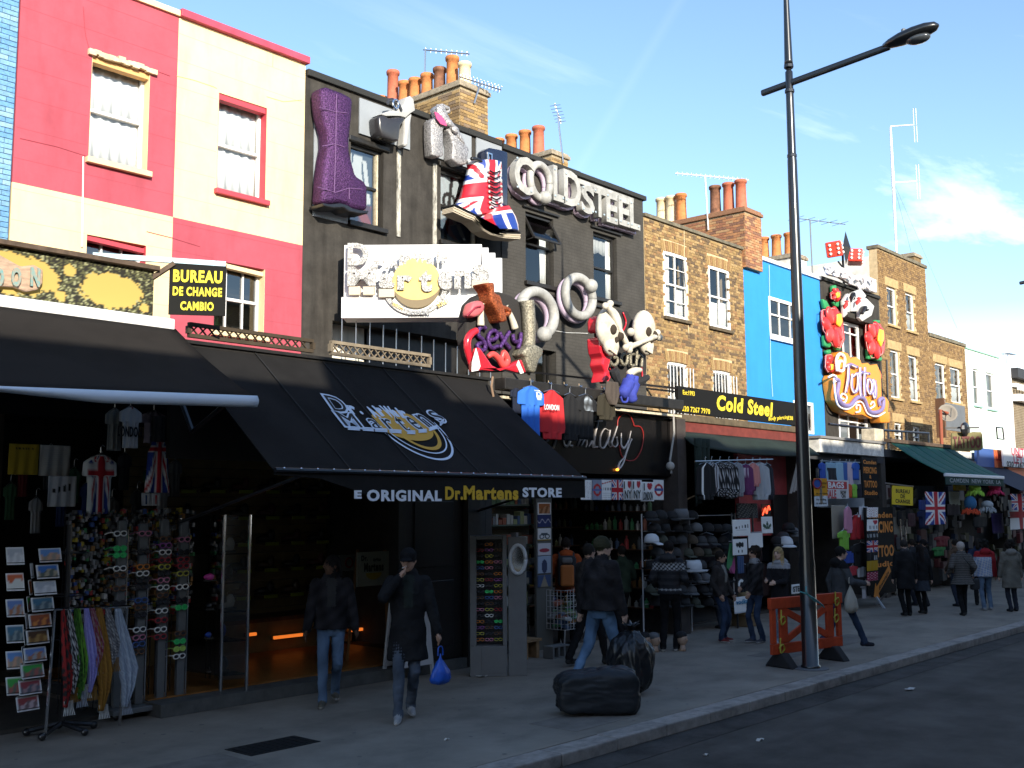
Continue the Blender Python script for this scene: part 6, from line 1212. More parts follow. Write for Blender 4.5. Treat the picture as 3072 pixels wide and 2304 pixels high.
MB().tube([(.30+.11*math.cos(R(a)), .02, 1.62+.20*math.sin(R(a))) for a in range(0, 361, 15)], .026, 8).build('mirror_rim', M('mirror_rim', (.5,.52,.55), .4), b, smooth=True, local=True); MB().prism([(.10*math.cos(R(a)), .19*math.sin(R(a))) for a in range(0, 360, 15)], (.30, .03, 1.62), UX, UZ, (0,-.008,0)).build('mirror', M('mirror_glass', (.6,.6,.6), .05, 1), b, local=True)
gc = ['orange','brown','black','red','black','yellow','blue','pink','black','white','purple','green','black','pink','yellow','orange','black','brown']
for c_ in range(3):
    for r in range(17): glasses(gc[(r*5+c_*7) % 18], wm(b) @ V((lerp(-.24, .02, c_/2), .10, lerp(.50, ZT-.12, r/16))), 'sunglasses in the grey cabinet', 'in the grey upright cabinet', R(-47), .82)
# slatted goods wall at the left of the gift shop
b = thing('gift_display_wall', 'lit shelves of small gift boxes behind the grey cabinet', 'shelf unit', (13, 12.1, 0)); XA, XB = 12.36, P(1608, 1700, 12.0).x
for i in range(24): box('slat', XA, XB, 12.15, 12.18, .15+i*.115, .255+i*.115, M('slat_cream', (.16,.155,.12), .6), b)
bm = [M('giftbox_%d' % i, c, .45) for i, c in enumerate(((.25,.28,.14),(.4,.4,.36),(.12,.2,.1),(.08,.12,.2),(.3,.1,.06),(.2,.2,.2)))]
for r in range(6):
    z = .75+r*.33; box('shelf_board', XA, XB, 11.9, 12.149, z-.02, z, M('glass_shelf', (.12,.15,.12), .2), b)
    x = XA+.03
    while x < XB-.1:
        w_ = random.uniform(.05, .12); hh_ = random.uniform(.08, .22); o = box('gift_box', x, x+w_, 11.95, 12.1, z+.002, z+hh_, random.choice(bm), None, .004); tag(o, 'small packaged gift on the lit shelves behind the grey cabinet', 'box', 'gift boxes on the shelves'); x += w_+.012
for i, (t0, lab, fn) in enumerate(((1508, 'small poster with an orange landscape', ph((.3,.1,.03),(.2,.08,.03),(.4,.2,.1))), (1545, 'small dark blue poster with pale scrawl', (lambda s, r: (.35,.35,.4) if abs(r-.5-.15*math.sin(s*14)) < .05 else (.03,.04,.12))), (1585, 'small white poster of a motorbike', pprint((lambda s, r: abs(((s-.3)/.16)**2+((r-.68)/.18)**2-1) < .5 or abs(((s-.72)/.16)**2+((r-.68)/.18)**2-1) < .5 or (abs(r-.48) < .1 and .25 < s < .75), (.06,.08,.09)), (lambda s, r: r > .9, (.4,.25,.03)), (.6,.6,.6))), (1630, 'small white poster of a red car', pprint((lambda s, r: ((s-.5)/.4)**2+((r-.58)/.17)**2 < 1, (.3,.04,.06)), (.5,.48,.5))), (1668, 'small blue and white portrait poster', pprint((lambda s, r: ((s-.5)/.22)**2+((r-.6)/.4)**2 < 1, (.04,.05,.1)), (.3,.36,.45))), (1725, 'small poster of a tower by night', pprint((lambda s, r: abs(s-.5) < .3*r, (.25,.22,.16)), (.05,.08,.16))))):
    garment(lab+' on the gift shop door post', 1613, 1652, t0, t0+(36 if i != 4 else 52), 11.7, fn, cut=RECT, cat='poster', name='poster', hanger=False, thick=.003, fold=0)
MB().box(P(1608,1700,11.72).x, P(1656,1700,11.72).x, 11.71, 11.76, 0, 2.9).build('door_post', M('post_grey', (.1,.1,.09), .7), h3)
# wire basket
q = P(1688, 1945, Z=0); b = thing('wire_basket', 'white square wire basket on legs full of wrapped goods', 'basket', q); w_ = .27; WW = M('white_wire', (.5,.5,.5), .5)
wb = MB(); z0, z1 = .34, .98
for i in range(8):
    t = i/7
    for (x0, y0, x1, y1) in ((-w_,-w_,w_,-w_), (-w_,w_,w_,w_), (-w_,-w_,-w_,w_), (w_,-w_,w_,w_)):
        wb.bar((q.x+lerp(x0,x1,t), q.y+lerp(y0,y1,t), z0), (q.x+lerp(x0,x1,t), q.y+lerp(y0,y1,t), z1), .007); wb.bar((q.x+x0, q.y+y0, lerp(z0,z1,t)), (q.x+x1, q.y+y1, lerp(z0,z1,t)), .007)
wb.build('wire_sides', WW, b)
for (x, y) in ((-1,-1),(1,-1),(1,1),(-1,1)): MB().tube([(q.x+x*w_, q.y+y*w_, z0), (q.x+x*w_*.6, q.y+y*w_*.6, 0)], .012, 6).build('leg', WW, b)
for i in range(34): tag(MB().obox((q.x+random.uniform(-.2,.2), q.y+random.uniform(-.2,.2), random.uniform(.38,.75)), V((.07,random.uniform(-.04,.04),random.uniform(-.03,.03))), V((0,.05,random.uniform(-.02,.02))), (0,0,.03)).build('wrapped_packet', random.choice(bm+mats_t[5:]), None, bevel=.01), 'small wrapped packet heaped in the white wire basket', 'packet', 'packets in the wire basket')
q = P(1672, 1972, Z=0); b = thing('breeze_block', 'grey hollow breeze block on the pavement by the basket', 'block', q); mb = MB()
for x in (-.21, -.07, .07, .19): mb.box(q.x+x-.02, q.x+x+.02, q.y-.1, q.y+.1, 0.02, .17)
mb.box(q.x-.23, q.x+.21, q.y-.1, q.y+.1, 0, .0195).box(q.x-.23, q.x+.21, q.y-.1, q.y+.1, .1705, .19); mb.build('block', M('breeze_grey', (.14,.14,.135), .95, noise=.2), b)
q = P(1580, 1975, 11.3); q.z = 0; b = thing('wooden_crate_stool', 'low rough wooden stool beside the grey cabinet', 'stool', q); box('seat', q.x-.2, q.x+.2, q.y-.15, q.y+.15, .26, .30, M('rough_pine', (.26,.16,.08), .8, noise=.3, ns=10), b); box('leg', q.x-.17, q.x-.1, q.y-.12, q.y+.12, 0, .259, M('rough_pine'), b); box('leg', q.x+.1, q.x+.17, q.y-.12, q.y+.12, 0, .259, M('rough_pine'), b)
# deep shelves inside
b = thing('gift_shelf_unit', 'dark shelves of bottles and trinkets inside the gift shop', 'shelf unit', (15.5, 13.5, 0))
for r in range(7): box('shelf_board', 13.9, 17.2, 13.3, 13.7, .5+r*.36, .52+r*.36, WOOD, b)
for r in range(7):
    x = 13.95
    while x < 17.1:
        h_ = random.uniform(.1, .26); c_ = random.choice(bm+mats_t); z = .521+r*.36; o = MB().lathe([(.035,0),(.035,h_*.65),(.014,h_*.8),(.014,h_)], (x, 13.42, z), 8).build('bottle', c_); tag(o, 'small bottle or trinket on the dark shelves inside the gift shop', 'bottle', 'trinkets on the gift shop shelves'); x += random.uniform(.1, .2)
b = thing('side_shelf_unit', 'tall side shelves of bottles and boxes at the right wall of the gift shop', 'shelf unit', (17.1, 12.3, 0))
for r in range(7): box('shelf_board', 16.95, 17.24, 11.5, 13.2, .45+r*.36, .47+r*.36, WOOD, b)
for r in range(7):
    y = 11.58
    while y < 13.1:
        h_ = random.uniform(.1, .27); z = .471+r*.36; o = MB().lathe([(.04,0),(.042,h_*.65),(.016,h_*.8),(.016,h_)], (17.03, y, z), 8).build('bottle', random.choice(bm+mats_t)); tag(o, 'small bottle on the side shelves of the gift shop', 'bottle', 'bottles on the gift shop side shelves'); y += random.uniform(.1, .17)
# ================================================================ hats between the gift and piercing shops
b = thing('hat_rack', 'pale wire rack crowded with caps and hats', 'display rack', P(2030, 1950, 11.2)); HX0, HX1 = P(1945, 1600, 11.1).x, P(2215, 1600, 11.1).x
for i in range(7): z = P(2050, 1548+i*42, 11.15).z; MB().tube([(HX0, 11.2, z), (HX1, 11.2, z)], .008, 5).build('wire_rail', WW, b)
for x in (HX0, (HX0+HX1)/2, HX1): MB().tube([(x, 11.24, 0), (x, 11.24, P(2050, 1540, 11.15).z)], .014, 6).build('upright', WW, b)
HATC = [('black', (.016,.016,.017)), ('charcoal', (.04,.042,.045)), ('grey', (.11,.115,.12)), ('brown', (.06,.045,.03)), ('olive', (.05,.055,.04)), ('white', (.5,.52,.54)), ('red', (.2,.02,.02)), ('beige', (.24,.19,.13))]
HP = {}
def hat(kind, cn, c, loc, rz, grp, lab, s_=1):
    root = thing('hat', lab, 'hat', loc, grp, rz); root.scale = (s_,)*3; key = (kind, cn)
    if key not in HP:
        m = M('hat_'+cn, c, .9, bump=.2, bs=120); cr_ = MB(); br2 = MB()
        if kind == 'cap': cr_.lathe([(.105,0),(.108,.03),(.095,.08),(.06,.115),(.012,.125)], n=16); br2.grid(lambda u, v: (.1*math.sin((u-.5)*2.6)*(1+.2*v), -.085*math.cos((u-.5)*2.6)-.085*v, .006-.03*v*v), 10, 4, thick=(0,0,-.006))
        elif kind == 'trilby': cr_.lathe([(.098,0),(.094,.07),(.075,.115),(.03,.105),(.012,.10)], n=16); br2.lathe([(.09,-.002),(.15,-.012),(.165,.008),(.15,-.004),(.095,.006)], n=20)
        else: cr_.lathe([(.105,0),(.12,.03),(.105,.09),(.06,.13),(.012,.14)], n=16); br2.lathe([(.108,-.005),(.116,.01),(.108,.03)], n=16)
        HP[key] = (cr_.build('crown', m, root, smooth=True, local=True).data, br2.build('brim', m, root, smooth=True, local=True).data)
    else:
        for n_, d in zip(('crown', 'brim'), HP[key]): o = bpy.data.objects.new(n_, d); col.objects.link(o); o.parent = root
for r in range(8):
    for k in range(9):
        px = 1955+k*30+(r % 2)*12; py = 1556+r*37
        if px > 2090 and py < 1580: continue
        if 2190 < px: continue
        ci = random.choice((0,0,0,0,0,0,1,1,1,1,2,3,4)); kd = random.choice(('cap','cap','trilby','beanie')); cn, c = HATC[ci]
        hat(kd, cn, c, P(px+random.uniform(-5,5), py, 11.05), random.uniform(-.9,.3), 'hats on the wire rack', cn+' '+kd+' on the wire hat rack', 1.15)
hat('trilby', 'grey', HATC[2][1], P(2043, 1556, 11.0), 0, 'hats on the wire rack', 'grey trilby on top of the wire hat rack', 1.6)
hat('cap', 'white', HATC[5][1], P(1955, 1628, 10.95), .4, 'hats on the wire rack', 'white peaked cap at the left of the hat rack', 1.3)
hat('trilby', 'white', HATC[5][1], P(2080, 1712, 10.9), .2, None, 'white trilby beside the man in sunglasses', 1.7)
hat('cap', 'white', HATC[5][1], P(2357, 1635, 10.95), -.6, None, 'white cap hanging behind the blonde woman', 1.5)
for i, (px, cn) in enumerate(((2366,'black'),(2380,'grey'),(2350,'charcoal'),(2330,'black'),(2395,'black'))): hat('cap', cn, dict(HATC)[cn], P(px, 1590+i*14, 11.1), -.5, 'caps behind the women', cn+' cap hanging behind the women', 1.3)
q = P(2238, 1880, 10.9); q.z = .02
for i in range(5): hat('trilby', 'straw', (.30,.22,.11), (q.x+random.uniform(-.03,.03), q.y, .25+i*.055), random.random(), 'straw hats in a stack', 'cream straw hat in the low stack on the pavement', 1.7)
b = thing('hat_box_stand', 'low box carrying the stacked straw hats', 'box', q); box('box', q.x-.22, q.x+.22, q.y-.2, q.y+.2, .005, .24, M('carton_brown', (.18,.12,.06), .8), b, .01)
# mannequin heads on the ground
for i, (px, py, hc) in enumerate(((1912, 1945, 'red'), (1937, 1948, 'black'), (1966, 1948, 'grey'), (2048, 1945, 'black'))):
    q = P(px, py+8, Z=0); b = thing('mannequin_head', ['mannequin head in a red and black knitted hat', 'mannequin head with dark painted hair', 'mannequin head in a round grey hat', 'mannequin head in a black and white hat'][i]+' on the pavement', 'mannequin head', q, 'mannequin heads on the pavement')
    SKN = M('mannequin_skin', (.36,.24,.17), .5); MB().ell((q.x, q.y, .19), .075, .09, .11, 14).lathe([(.06,0),(.05,.04),(.045,.1)], q, 12).ell((q.x-.005, q.y-.09, .18), .012, .02, .02, 6).build('head', SKN, b, smooth=True)
    MB().ell((q.x, q.y+.02, .25), .085, .1, .07, 14).build('hat', M('hat_'+hc, dict(HATC)[hc], .9), b, smooth=True)
    for sx in (-.03, .025): MB().ell((q.x+sx, q.y-.082, .2), .012, .008, .006, 6).build('eye', BLKM, b)
# ================================================================ 4 piercing shop (Cold Steel)
q0, q1 = P(2033, 1215, YS-.1), P(2398, 1240, YS-.1)
XA, XB = q0.x, q1.x; ZA, ZB = P(2200, 1256, YS-.1).z, P(2200, 1182, YS-.1).z
b = thing('piercing_fascia', 'black fascia board with yellow Cold Steel lettering and phone number', 'shop sign', (XA, YS-.1, ZA))
box('board', XA, XB, YS-.12, YS-.05, ZA, ZB, M('sign_black', (.012,.012,.012), .75, spec=.12), b, .006)
YL = M('sign_yellow', (.78,.60,.04), .55)
for st, l, r, t, b2, sh in (('Est:1993', 2048, 2083, 1172, 1186, 0), ('020 7267 7970', 2045, 2129, 1222, 1238, 0), ('Cold Steel', 2150, 2318, 1188, 1246, .15), ('Body piercing', 2304, 2366, 1224, 1258, .3), ('238', 2363, 2378, 1248, 1260, 0)):
    X0, X1, Z0, Z1 = RF(l, r, t, b2, YS-.12); Z0, Z1 = ((ZA+ZB)/2-.13, (ZA+ZB)/2+.19) if st == 'Cold Steel' else ((Z0, Z1) if st[0] != 'B' else (ZA+.06, ZA+.17))
    rt = .0 if st[0] != 'B' else .10; text(st, ((X0+X1)/2, YS-.12, (Z0+Z1)/2), UX*math.cos(rt)+UZ*math.sin(rt), UZ*math.cos(rt)-UX*math.sin(rt), X1-X0, Z1-Z0, YL, b, extr=.004, bold=.05 if st[0] == 'C' else .015, shear=sh)
for x in (XA, XB): MB().bar((x, YS-.1, ZB-.05), (x-.5, YF, ZB+.6), .04).build('stay', BLKM, b)
box('stone_cornice', XA-.1, XB+.1, YS-.12, YS+.2, ZA-.16, ZA-.02, M('sooty_stone'), h4, .02); box('red_beam', XA, XB, YS-.08, YS+.1, ZA-.36, ZA-.165, M('shaded_red', (.15,.03,.022), .7, noise=.3, ns=6), h4, .01)  # beam's red is darkened in the colour itself for the shade partly across it
box('console_bracket', XB-.05, XB+.35, YS-.15, YS+.1, ZA-.5, ZA+.15, M('pale_stone', (.55,.47,.34), .9, noise=.3, ns=8), h4, .03)
DGRN = M('dark_green_canvas', (.012,.022,.018), .9, noise=.3, ns=4)
b = thing('rolled_green_awning', 'dark green awning rolled and draped over the piercing shop', 'awning', (XA, 11, 3.5))
zt4 = ZA-.36
MB().grid(lambda u, v: (lerp(17.45, XB+.1, u), lerp(10.8, YS-.1, v)-.04*math.sin(u*13), lerp(zt4-.30+.08*math.sin(u*math.pi)*-1, zt4, v)), 40, 6, thick=(0,.02,-.02)).build('canopy', DGRN, b, smooth=True)
MB().grid(lambda u, v: (lerp(17.45, 17.95, u)-.1*(1-v)*u, 10.8+.05*math.sin(u*20), lerp(2.35+.3*u, zt4-.15, v)), 20, 8, thick=(0,.02,0)).build('side_drape', DGRN, b, smooth=True)
box('pier', 17.2, 17.5, YS-.25, YS+.1, 0, 4.0, M('pier_dark', (.05,.04,.035), .8, noise=.3), h4)
MB().tube([P(2018,1180,YS-.3), P(2022,1300,YS-.3), P(2010,1380,YS-.3), P(2014,1420,YS-.3)], .02, 6).ell(P(2011,1398,YS-.3), .08).build('cable_box', M('grime_white', (.35,.33,.3), .8), h4)
box('red_wall', P(2215,1450,11.7).x, P(2375,1450,11.7).x, 11.7, 11.8, 1.7, 3.5, M('shop_red', (.34,.05,.05), .6, noise=.2), h4); box('door_leaf', P(2322,1500,11.6).x, P(2365,1500,11.6).x, 11.62, 11.66, .05, 2.6, M('black_door'), h4)
b = thing('neon_sign', 'small red neon scribble inside the piercing shop', 'neon sign', P(2300, 1530, 12.2)); MB().tube(crom([P(*k, 11.5) for k in ((2288,1545),(2296,1525),(2300,1540),(2306,1518),(2310,1530))]), .015, 6).build('tube', M('red_neon', (1,.08,.03), .4, emit=1.5), b); box('plate', P(2285,1530,11.53).x, P(2313,1530,11.53).x, 11.53, 11.55, P(2300,1550,11.53).z, P(2300,1512,11.53).z, BLKM, b)
for i in range(4): MB().bar(P(2372+i*9, 1480-i*4, 11.0), P(2398+i*5, 1365+i*2, 11.0), .05, .02).build('shutter_slat', M('grime_white'), h4)
# jackets on the rail
Yj = 10.7; MB().tube([P(2085, 1384, Yj), P(2318, 1378, Yj)], .014, 6).build('clothes_rail', STEEL, h4)
st_ = lambda s, r: (.45,.45,.47) if math.sin(s*26+r*9) > .2 else Kc
dots = lambda s, r: (.55,.55,.56) if (math.sin(s*44)*math.sin(r*52)) > .55 else Kc
JK = [('black jacket with a white stripe', 2098, 2136, 1385, 1500, pprint((lambda s, r: abs(s-.25) < .05, Wc), Kc)), ('black and white zebra jacket', 2122, 2150, 1384, 1488, st_), ('black spotted jacket next to the zebra one', 2142, 2180, 1384, 1490, dots), ('black spotted jacket with broad shoulders', 2168, 2208, 1384, 1495, dots), ('light grey cardigan', 2200, 2226, 1385, 1490, solid((.24,.25,.27))), ('plum hooded top with white lettering', 2220, 2256, 1390, 1485, pprint((lambda s, r: abs(s-.45) < .16 and .3 < r < .5 and math.sin(s*40) > 0, (.5,.45,.5)), (.12,.03,.10))), ('salmon pink sweatshirt', 2246, 2272, 1386, 1460, solid((.50,.2,.18))), ('pale grey sweatshirt', 2262, 2300, 1386, 1500, solid((.33,.35,.37))), ('black jacket at the right end', 2290, 2314, 1388, 1500, solid((.02,.022,.03)))]
for i, (lab, l, r, t, b2, fn) in enumerate(JK): garment(lab+' on the piercing shop rail', l, r, t+4, b2, Yj+.03*(i % 3), fn, 'jackets on the rail', cut=HOOD, cat='jacket', name='hanging_jacket', thick=.06, yaw=-.45, fold=.02)
# print bags on the post
tot = [('white bag printed with a row of walking figures', 2197, 2250, 1559, 1608, pprint((lambda s, r: abs(r-.45+.15*(s-.5)) < .05+.07*s and math.sin(s*38) > .2 and .1 < s < .92, Kc), (lambda s, r: .6 < r < .64 and .2 < s < .8, (.4,.4,.4)), Wc)), ('plain white cotton bag with a grey rim', 2245, 2288, 1595, 1643, pprint((lambda s, r: r < .08, (.25,.24,.25)), Wc)), ('white bag with a black leaf print', 2284, 2317, 1550, 1600, pprint((lambda s, r: (lambda a, d: d < .42*abs(math.cos(a*3.5))**.6 and r < .75)(math.atan2(s-.5, .75-r), math.hypot((s-.5)*.9, .7-r)), (.05,.09,.06)), Wc)), ('white bag with a black abstract blot', 2198, 2241, 1617, 1665, pprint((lambda s, r: ((s-.5)/.3)**2+((r-.36)/.16)**2 < 1+.4*math.sin(s*30) or (abs(abs(s-.5)-.12) < .05 and .68 < r < .85), Kc), Wc)), ('small black badge card with a white square', 2252, 2274, 1650, 1682, pprint((lambda s, r: abs(max(abs(s-.5), abs(r-.5))-.38) < .08 or (abs(s-.5) < .15 and .3 < r < .7), Wc), Kc)), ('blue denim pocket card', 2213, 2232, 1668, 1720, solid((.04,.07,.15))), ('black bag with a white swirl print', 2210, 2236, 1735, 1778, pprint((lambda s, r: abs(math.hypot(s-.5, r-.4)-.25) < .09, Wc), Kc)), ('white vodka print bag', 2202, 2247, 1790, 1839, pprint((lambda s, r: r > .9, (.5,.52,.55)), Wc)), ('white number-plate card reading STEEL', 2375, 2412, 1752, 1780, solid(Wc))]
for lab, l, r, t, b2, fn in tot:
    b = garment(lab+' on the piercing shop post', l, r, t, b2, 10.75, fn, 'prints on the piercing shop post', cut=RECT, cat='bag' if 'bag' in lab else 'card', name='print_bag' if 'bag' in lab else 'print_card', hanger=False, thick=.006, fold=.006)
    X0, X1, Z0, Z1 = RF(l, r, t, b2, 10.74)
    if 'vodka' in lab: text('vodka', ((X0+X1)/2, 10.73, lerp(Z1, Z0, .3)), UX, UZ, (X1-X0)*.8, .09, M('aqua_print', (.04,.2,.35), .7), b, extr=.003, bold=.03)
    if 'STEEL' in lab: text('STEEL', ((X0+X1)/2, 10.73, (Z0+Z1)/2), UX, UZ, (X1-X0)*.85, .12, GCC, b, extr=.003, bold=.03)
for px in (2208, 2262): MB().tube([(P(px,1700,10.8).x, 10.8, 0), (P(px,1700,10.8).x, 10.8, P(px,1540,10.8).z)], .02, 6).build('display_post', BLKM, h4)
garment('pink and green silk scarf hanging by the print post', 2178, 2212, 1630, 1720, 10.85, (lambda s, r: (.35,.08,.2) if s+r > .9 else (.05,.2,.08)), cut=[(0,.1),(.5,.4),(.8,.5),(1,.15)], cat='scarf', name='silk_scarf', hanger=False)
garment('black net bag hanging over the entrance', 2210, 2270, 1510, 1555, 11.0, lambda s, r: (.12,.12,.11) if math.sin(s*50+r*20) > .5 else (.02,.02,.02), cut=RECT, cat='bag', name='net_bag', hanger=False, thick=.08)
# dark jackets and belts filling the back of the shop
for i in range(9): garment('dark jacket on the crowded inner rail', 2100+i*33, 2140+i*33, 1600+(i % 2)*90, 1700+(i % 2)*90, 12.0, solid(random.choice(((.02,.02,.02),(.03,.025,.03),(.05,.03,.03),(.03,.04,.05)))), 'dark jackets on the inner rail', cut=HOOD, cat='jacket', name='hanging_jacket', thick=.08, yaw=-.6, nu=10, nv=12)
# ================================================================ 5 bag shop
X0, X1 = P(2447, 1330, YS-.1).x, P(2640, 1345, YS-.1).x
b = thing('plain_white_fascia', 'bare flaking white fascia box over the bag shop', 'shop sign', (X0, YS-.2, 3.5)); zf1, zf0 = P(2540, 1322, YS-.2).z, P(2540, 1362, YS-.2).z
box('fascia', X0, X1, YS-.2, YS+.1, zf0, zf1, M('flaking_white', (.66,.63,.57), .8, noise=.35, ns=5), b, .01); box('lead_cap', X0-.05, X1+.05, YS-.25, YS+.15, zf1+.002, zf1+.06, M('lead_grey', (.2,.19,.18), .7), b)
box('corner_block', X1-.55, X1, YS-.22, YS+.15, zf1+.065, zf1+.38, M('pale_stone'), h5, .02)
box('white_panel', P(2455,1440,11.6).x, P(2590,1440,11.6).x, 11.6, 11.66, 2.3, 3.25, M('panel_grey_white', (.36,.38,.40), .7, noise=.1), h5)
MB().tube([P(2460, 1383, 11.2), P(2588, 1388, 11.2)], .014, 6).build('clothes_rail', STEEL, h5)
for i, (lab, l, r, c) in enumerate((('royal blue t-shirt', 2455, 2478, (.03,.08,.35)), ('pale blue denim jeans folded double', 2478, 2512, (.22,.36,.46)), ('black cap and jacket bundle', 2482, 2514, (.02,.02,.025)), ('light blue jeans', 2508, 2534, (.25,.4,.5)), ('blue and yellow shirt', 2530, 2550, (.04,.1,.3)), ('pale pink shirt', 2542, 2558, (.5,.4,.45)), ('bright blue t-shirt with red badge', 2552, 2580, (.03,.1,.4)))): garment(lab+' on the bag shop rail', l, r, 1388 + (16 if i == 2 else 0), 1440 if i in (0, 2, 6) else 1470, 11.15-.02*i, solid(c), 'clothes on the bag shop rail', cut=TEE if i in (0, 6) else RECT, thick=.03, hook=.08, nu=12, nv=16)
for i, (lab, px, c) in enumerate((('blue', 2532, (.05,.2,.4)), ('orange', 2546, (.5,.1,.03)), ('lime green', 2562, (.22,.45,.06)), ('black', 2578, (.02,.02,.03)))): garment(lab+' child-size t-shirt under the bag shop rail', px-9, px+10, 1452, 1494, 11.0, solid(c), 'child t-shirts', hook=.06, nu=12, nv=14)
b = thing('sale_sign', 'white board with a red band reading BAGS and SALE NOW ON', 'sign', P(2510, 1470, 10.9)); X0, X1, Z0, Z1 = RF(2470, 2546, 1440, 1496, 10.9); box('board', X0, X1, 10.9, 10.92, Z0, Z1, M('board_white', (.5,.5,.5), .6), b); box('red_band', X0+.05, X1-.1, 10.893, 10.899, lerp(Z1, Z0, .48), lerp(Z1, Z0, .08), M('band_red', (.38,.02,.03), .6), b)
text('BAGS', ((X0+X1)/2-.02, 10.893, lerp(Z1, Z0, .28)), UX, UZ, (X1-X0)*.62, .14, M('print_white'), b, extr=.003, bold=.04); text('SALE', (X0+.4, 10.9, lerp(Z1, Z0, .76)), UX, UZ, .5, .2, M('band_red'), b, extr=.003, bold=.04); text('NOW', (X1-.3, 10.9, lerp(Z1, Z0, .66)), UX, UZ, .3, .09, GCC, b, extr=.003); text('ON', (X1-.3, 10.9, lerp(Z1, Z0, .86)), UX, UZ, .2, .09, GCC, b, extr=.003)
garment('tall sheet of brown cardboard hung in front of the bag shop', 2495, 2537, 1516, 1616, 10.7, solid((.26,.23,.18)), cut=RECT, cat='cardboard', name='cardboard_sheet', hanger=False, thick=.01, fold=0)
OR = M('orange_print', (.62,.22,.03), .6)
b = thing('studio_sign', 'tall black sign with orange Camden Piercing and Tattoo Studio lettering', 'sign', P(2609, 1490, 10.95)); X0, X1, Z0, Z1 = RF(2587, 2634, 1372, 1494, 10.95); box('board', X0, X1, 10.95, 10.99, Z0, Z1, M('sign_black'), b)
for i, (st, f, h_) in enumerate((('Camden', .12, .1), ('PIERCING', .32, .16), ('&', .48, .09), ('TATTOO', .66, .17), ('Studio', .87, .11))): text(st, ((X0+X1)/2, 10.95, lerp(Z1, Z0, f)), UX, UZ, (X1-X0)*(.82 if st != '&' else .12), h_, OR, b, extr=.003, bold=.03)
b = thing('studio_floor_board', 'man-high black board with orange studio lettering and downstairs arrow', 'sign', P(2650, 1790, 10.4)); X0, X1, Z0, Z1 = RF(2600, 2684, 1522, 1782, 10.4); box('board', X0, X1, 10.4, 10.44, Z0, Z1, M('sign_black'), b)
for st, f, h_ in (('Camden', .09, .14), ('PIERCING', .23, .27), ('TATTOO', .51, .27), ('Studio', .66, .13)): text(st, ((X0+X1)/2, 10.4, lerp(Z1, Z0, f)), UX, UZ, (X1-X0)*.92, h_, OR, b, extr=.003, bold=.03)
ax, az = lerp(X0, X1, .5), lerp(Z1, Z0, .86); ar = V((-.85,0,-.52)); ap = V((.52,0,-.85))
MB().prism([(-.55,-.09),(.35,-.09),(.35,-.2),(.62,0),(.35,.2),(.35,.09),(-.55,.09)], (ax, 10.398, az), ar, ap, (0,-.004,0)).build('arrow', OR, b); text('downstairs', (ax+.05, 10.39, az+.03), -ar, -ap*-1 if 0 else V((-.52,0,.85)), .7, .1, GCC, b, extr=.003, bold=.02, lift=.006)
for sg in (-1, 1): MB().bar(((X0+X1)/2+.35*sg, 10.45, Z0), ((X0+X1)/2+.42*sg, 10.75 if sg > 0 else 10.2, 0), .04).build('leg', M('grey_white'), b)
cols_ = [('white bag with pink scribbles', 1522, 1552, (lambda s, r: (.4,.12,.15) if math.sin(s*30)*math.sin(r*26) > .5 else Wc)), ('white I love slogan bag', 1558, 1592, pprint((heart(.68,.3,.2,.22), (.42,.03,.05)), (lambda s, r: .55 < r < .85 and math.sin(s*60) > .2 and .1 < s < .9, (.1,.1,.1)), Wc)), ('black bag with a grey band', 1594, 1618, pprint((lambda s, r: .3 < r < .75 and math.sin(s*40) > 0, (.3,.32,.33)), Kc)), ('pale union flag bag', 1622, 1656, lambda s, r: tuple(k*.8 for k in uj(s, r))), ('black bag with a white mark', 1657, 1680, pprint((lambda s, r: s > .6 and r > .4 and math.sin(s*50) > 0, (.4,.4,.4)), Kc)), ('plain mustard yellow bag', 1682, 1712, solid((.38,.22,.01))), ('red patterned bag', 1716, 1742, pprint((lambda s, r: math.sin(s*20)*math.sin(r*20) > .4, (.5,.3,.32)), (.25,.02,.05)))]
for lab, t, b2, fn in cols_: garment(lab+' in the column by the studio board', 2602, 2635, t, b2, 10.25, fn, 'bags in the column by the studio board', cut=RECT, cat='bag', name='print_bag', hanger=False, thick=.006)
for lab, l, r, t, b2, c, ct in (('bright red dress with a white bow', 2545, 2602, 1545, 1618, (.36,.02,.025), VEST), ('pink hooded top', 2532, 2556, 1520, 1600, (.45,.2,.28), HOOD), ('acid green top', 2512, 2550, 1592, 1650, (.18,.4,.05), TEE), ('plain black t-shirt', 2548, 2616, 1630, 1702, (.012,.012,.012), TEE), ('blue cap bundle', 2518, 2560, 1655, 1690, (.03,.07,.3), RECT), ('red and white t-shirt', 2540, 2576, 1698, 1726, (.4,.04,.05), TEE), ('white t-shirt on a cord', 2572, 2604, 1700, 1730, (.5,.5,.5), RECT), ('pale pink t-shirt', 2600, 2636, 1730, 1755, (.5,.33,.38), RECT), ('white baby top with a red print', 2582, 2616, 1742, 1796, (.5,.47,.48), TEE), ('white slogan bag by the lamp post', 2578, 2604, 1520, 1560, (.5,.5,.52), RECT)): garment(lab+' in front of the bag shop', l, r, t, b2, 10.5, pprint((lambda s, r: lab.startswith('bright') and abs(s-.5) < .12 and r < .3, Wc), c), 'clothes hung in front of the bag shop', cut=ct, thick=.03, hook=.06, nu=16, nv=20)
b = thing('white_door_panel', 'tall pale door panel behind the man in the black coat', 'panel', P(2705, 1640, 11.4)); X0, X1, Z0, Z1 = RF(2684, 2735, 1530, 1740, 11.4); box('panel', X0, X1, 11.4, 11.45, .02, Z1, M('panel_beige', (.30,.28,.23), .7), b)
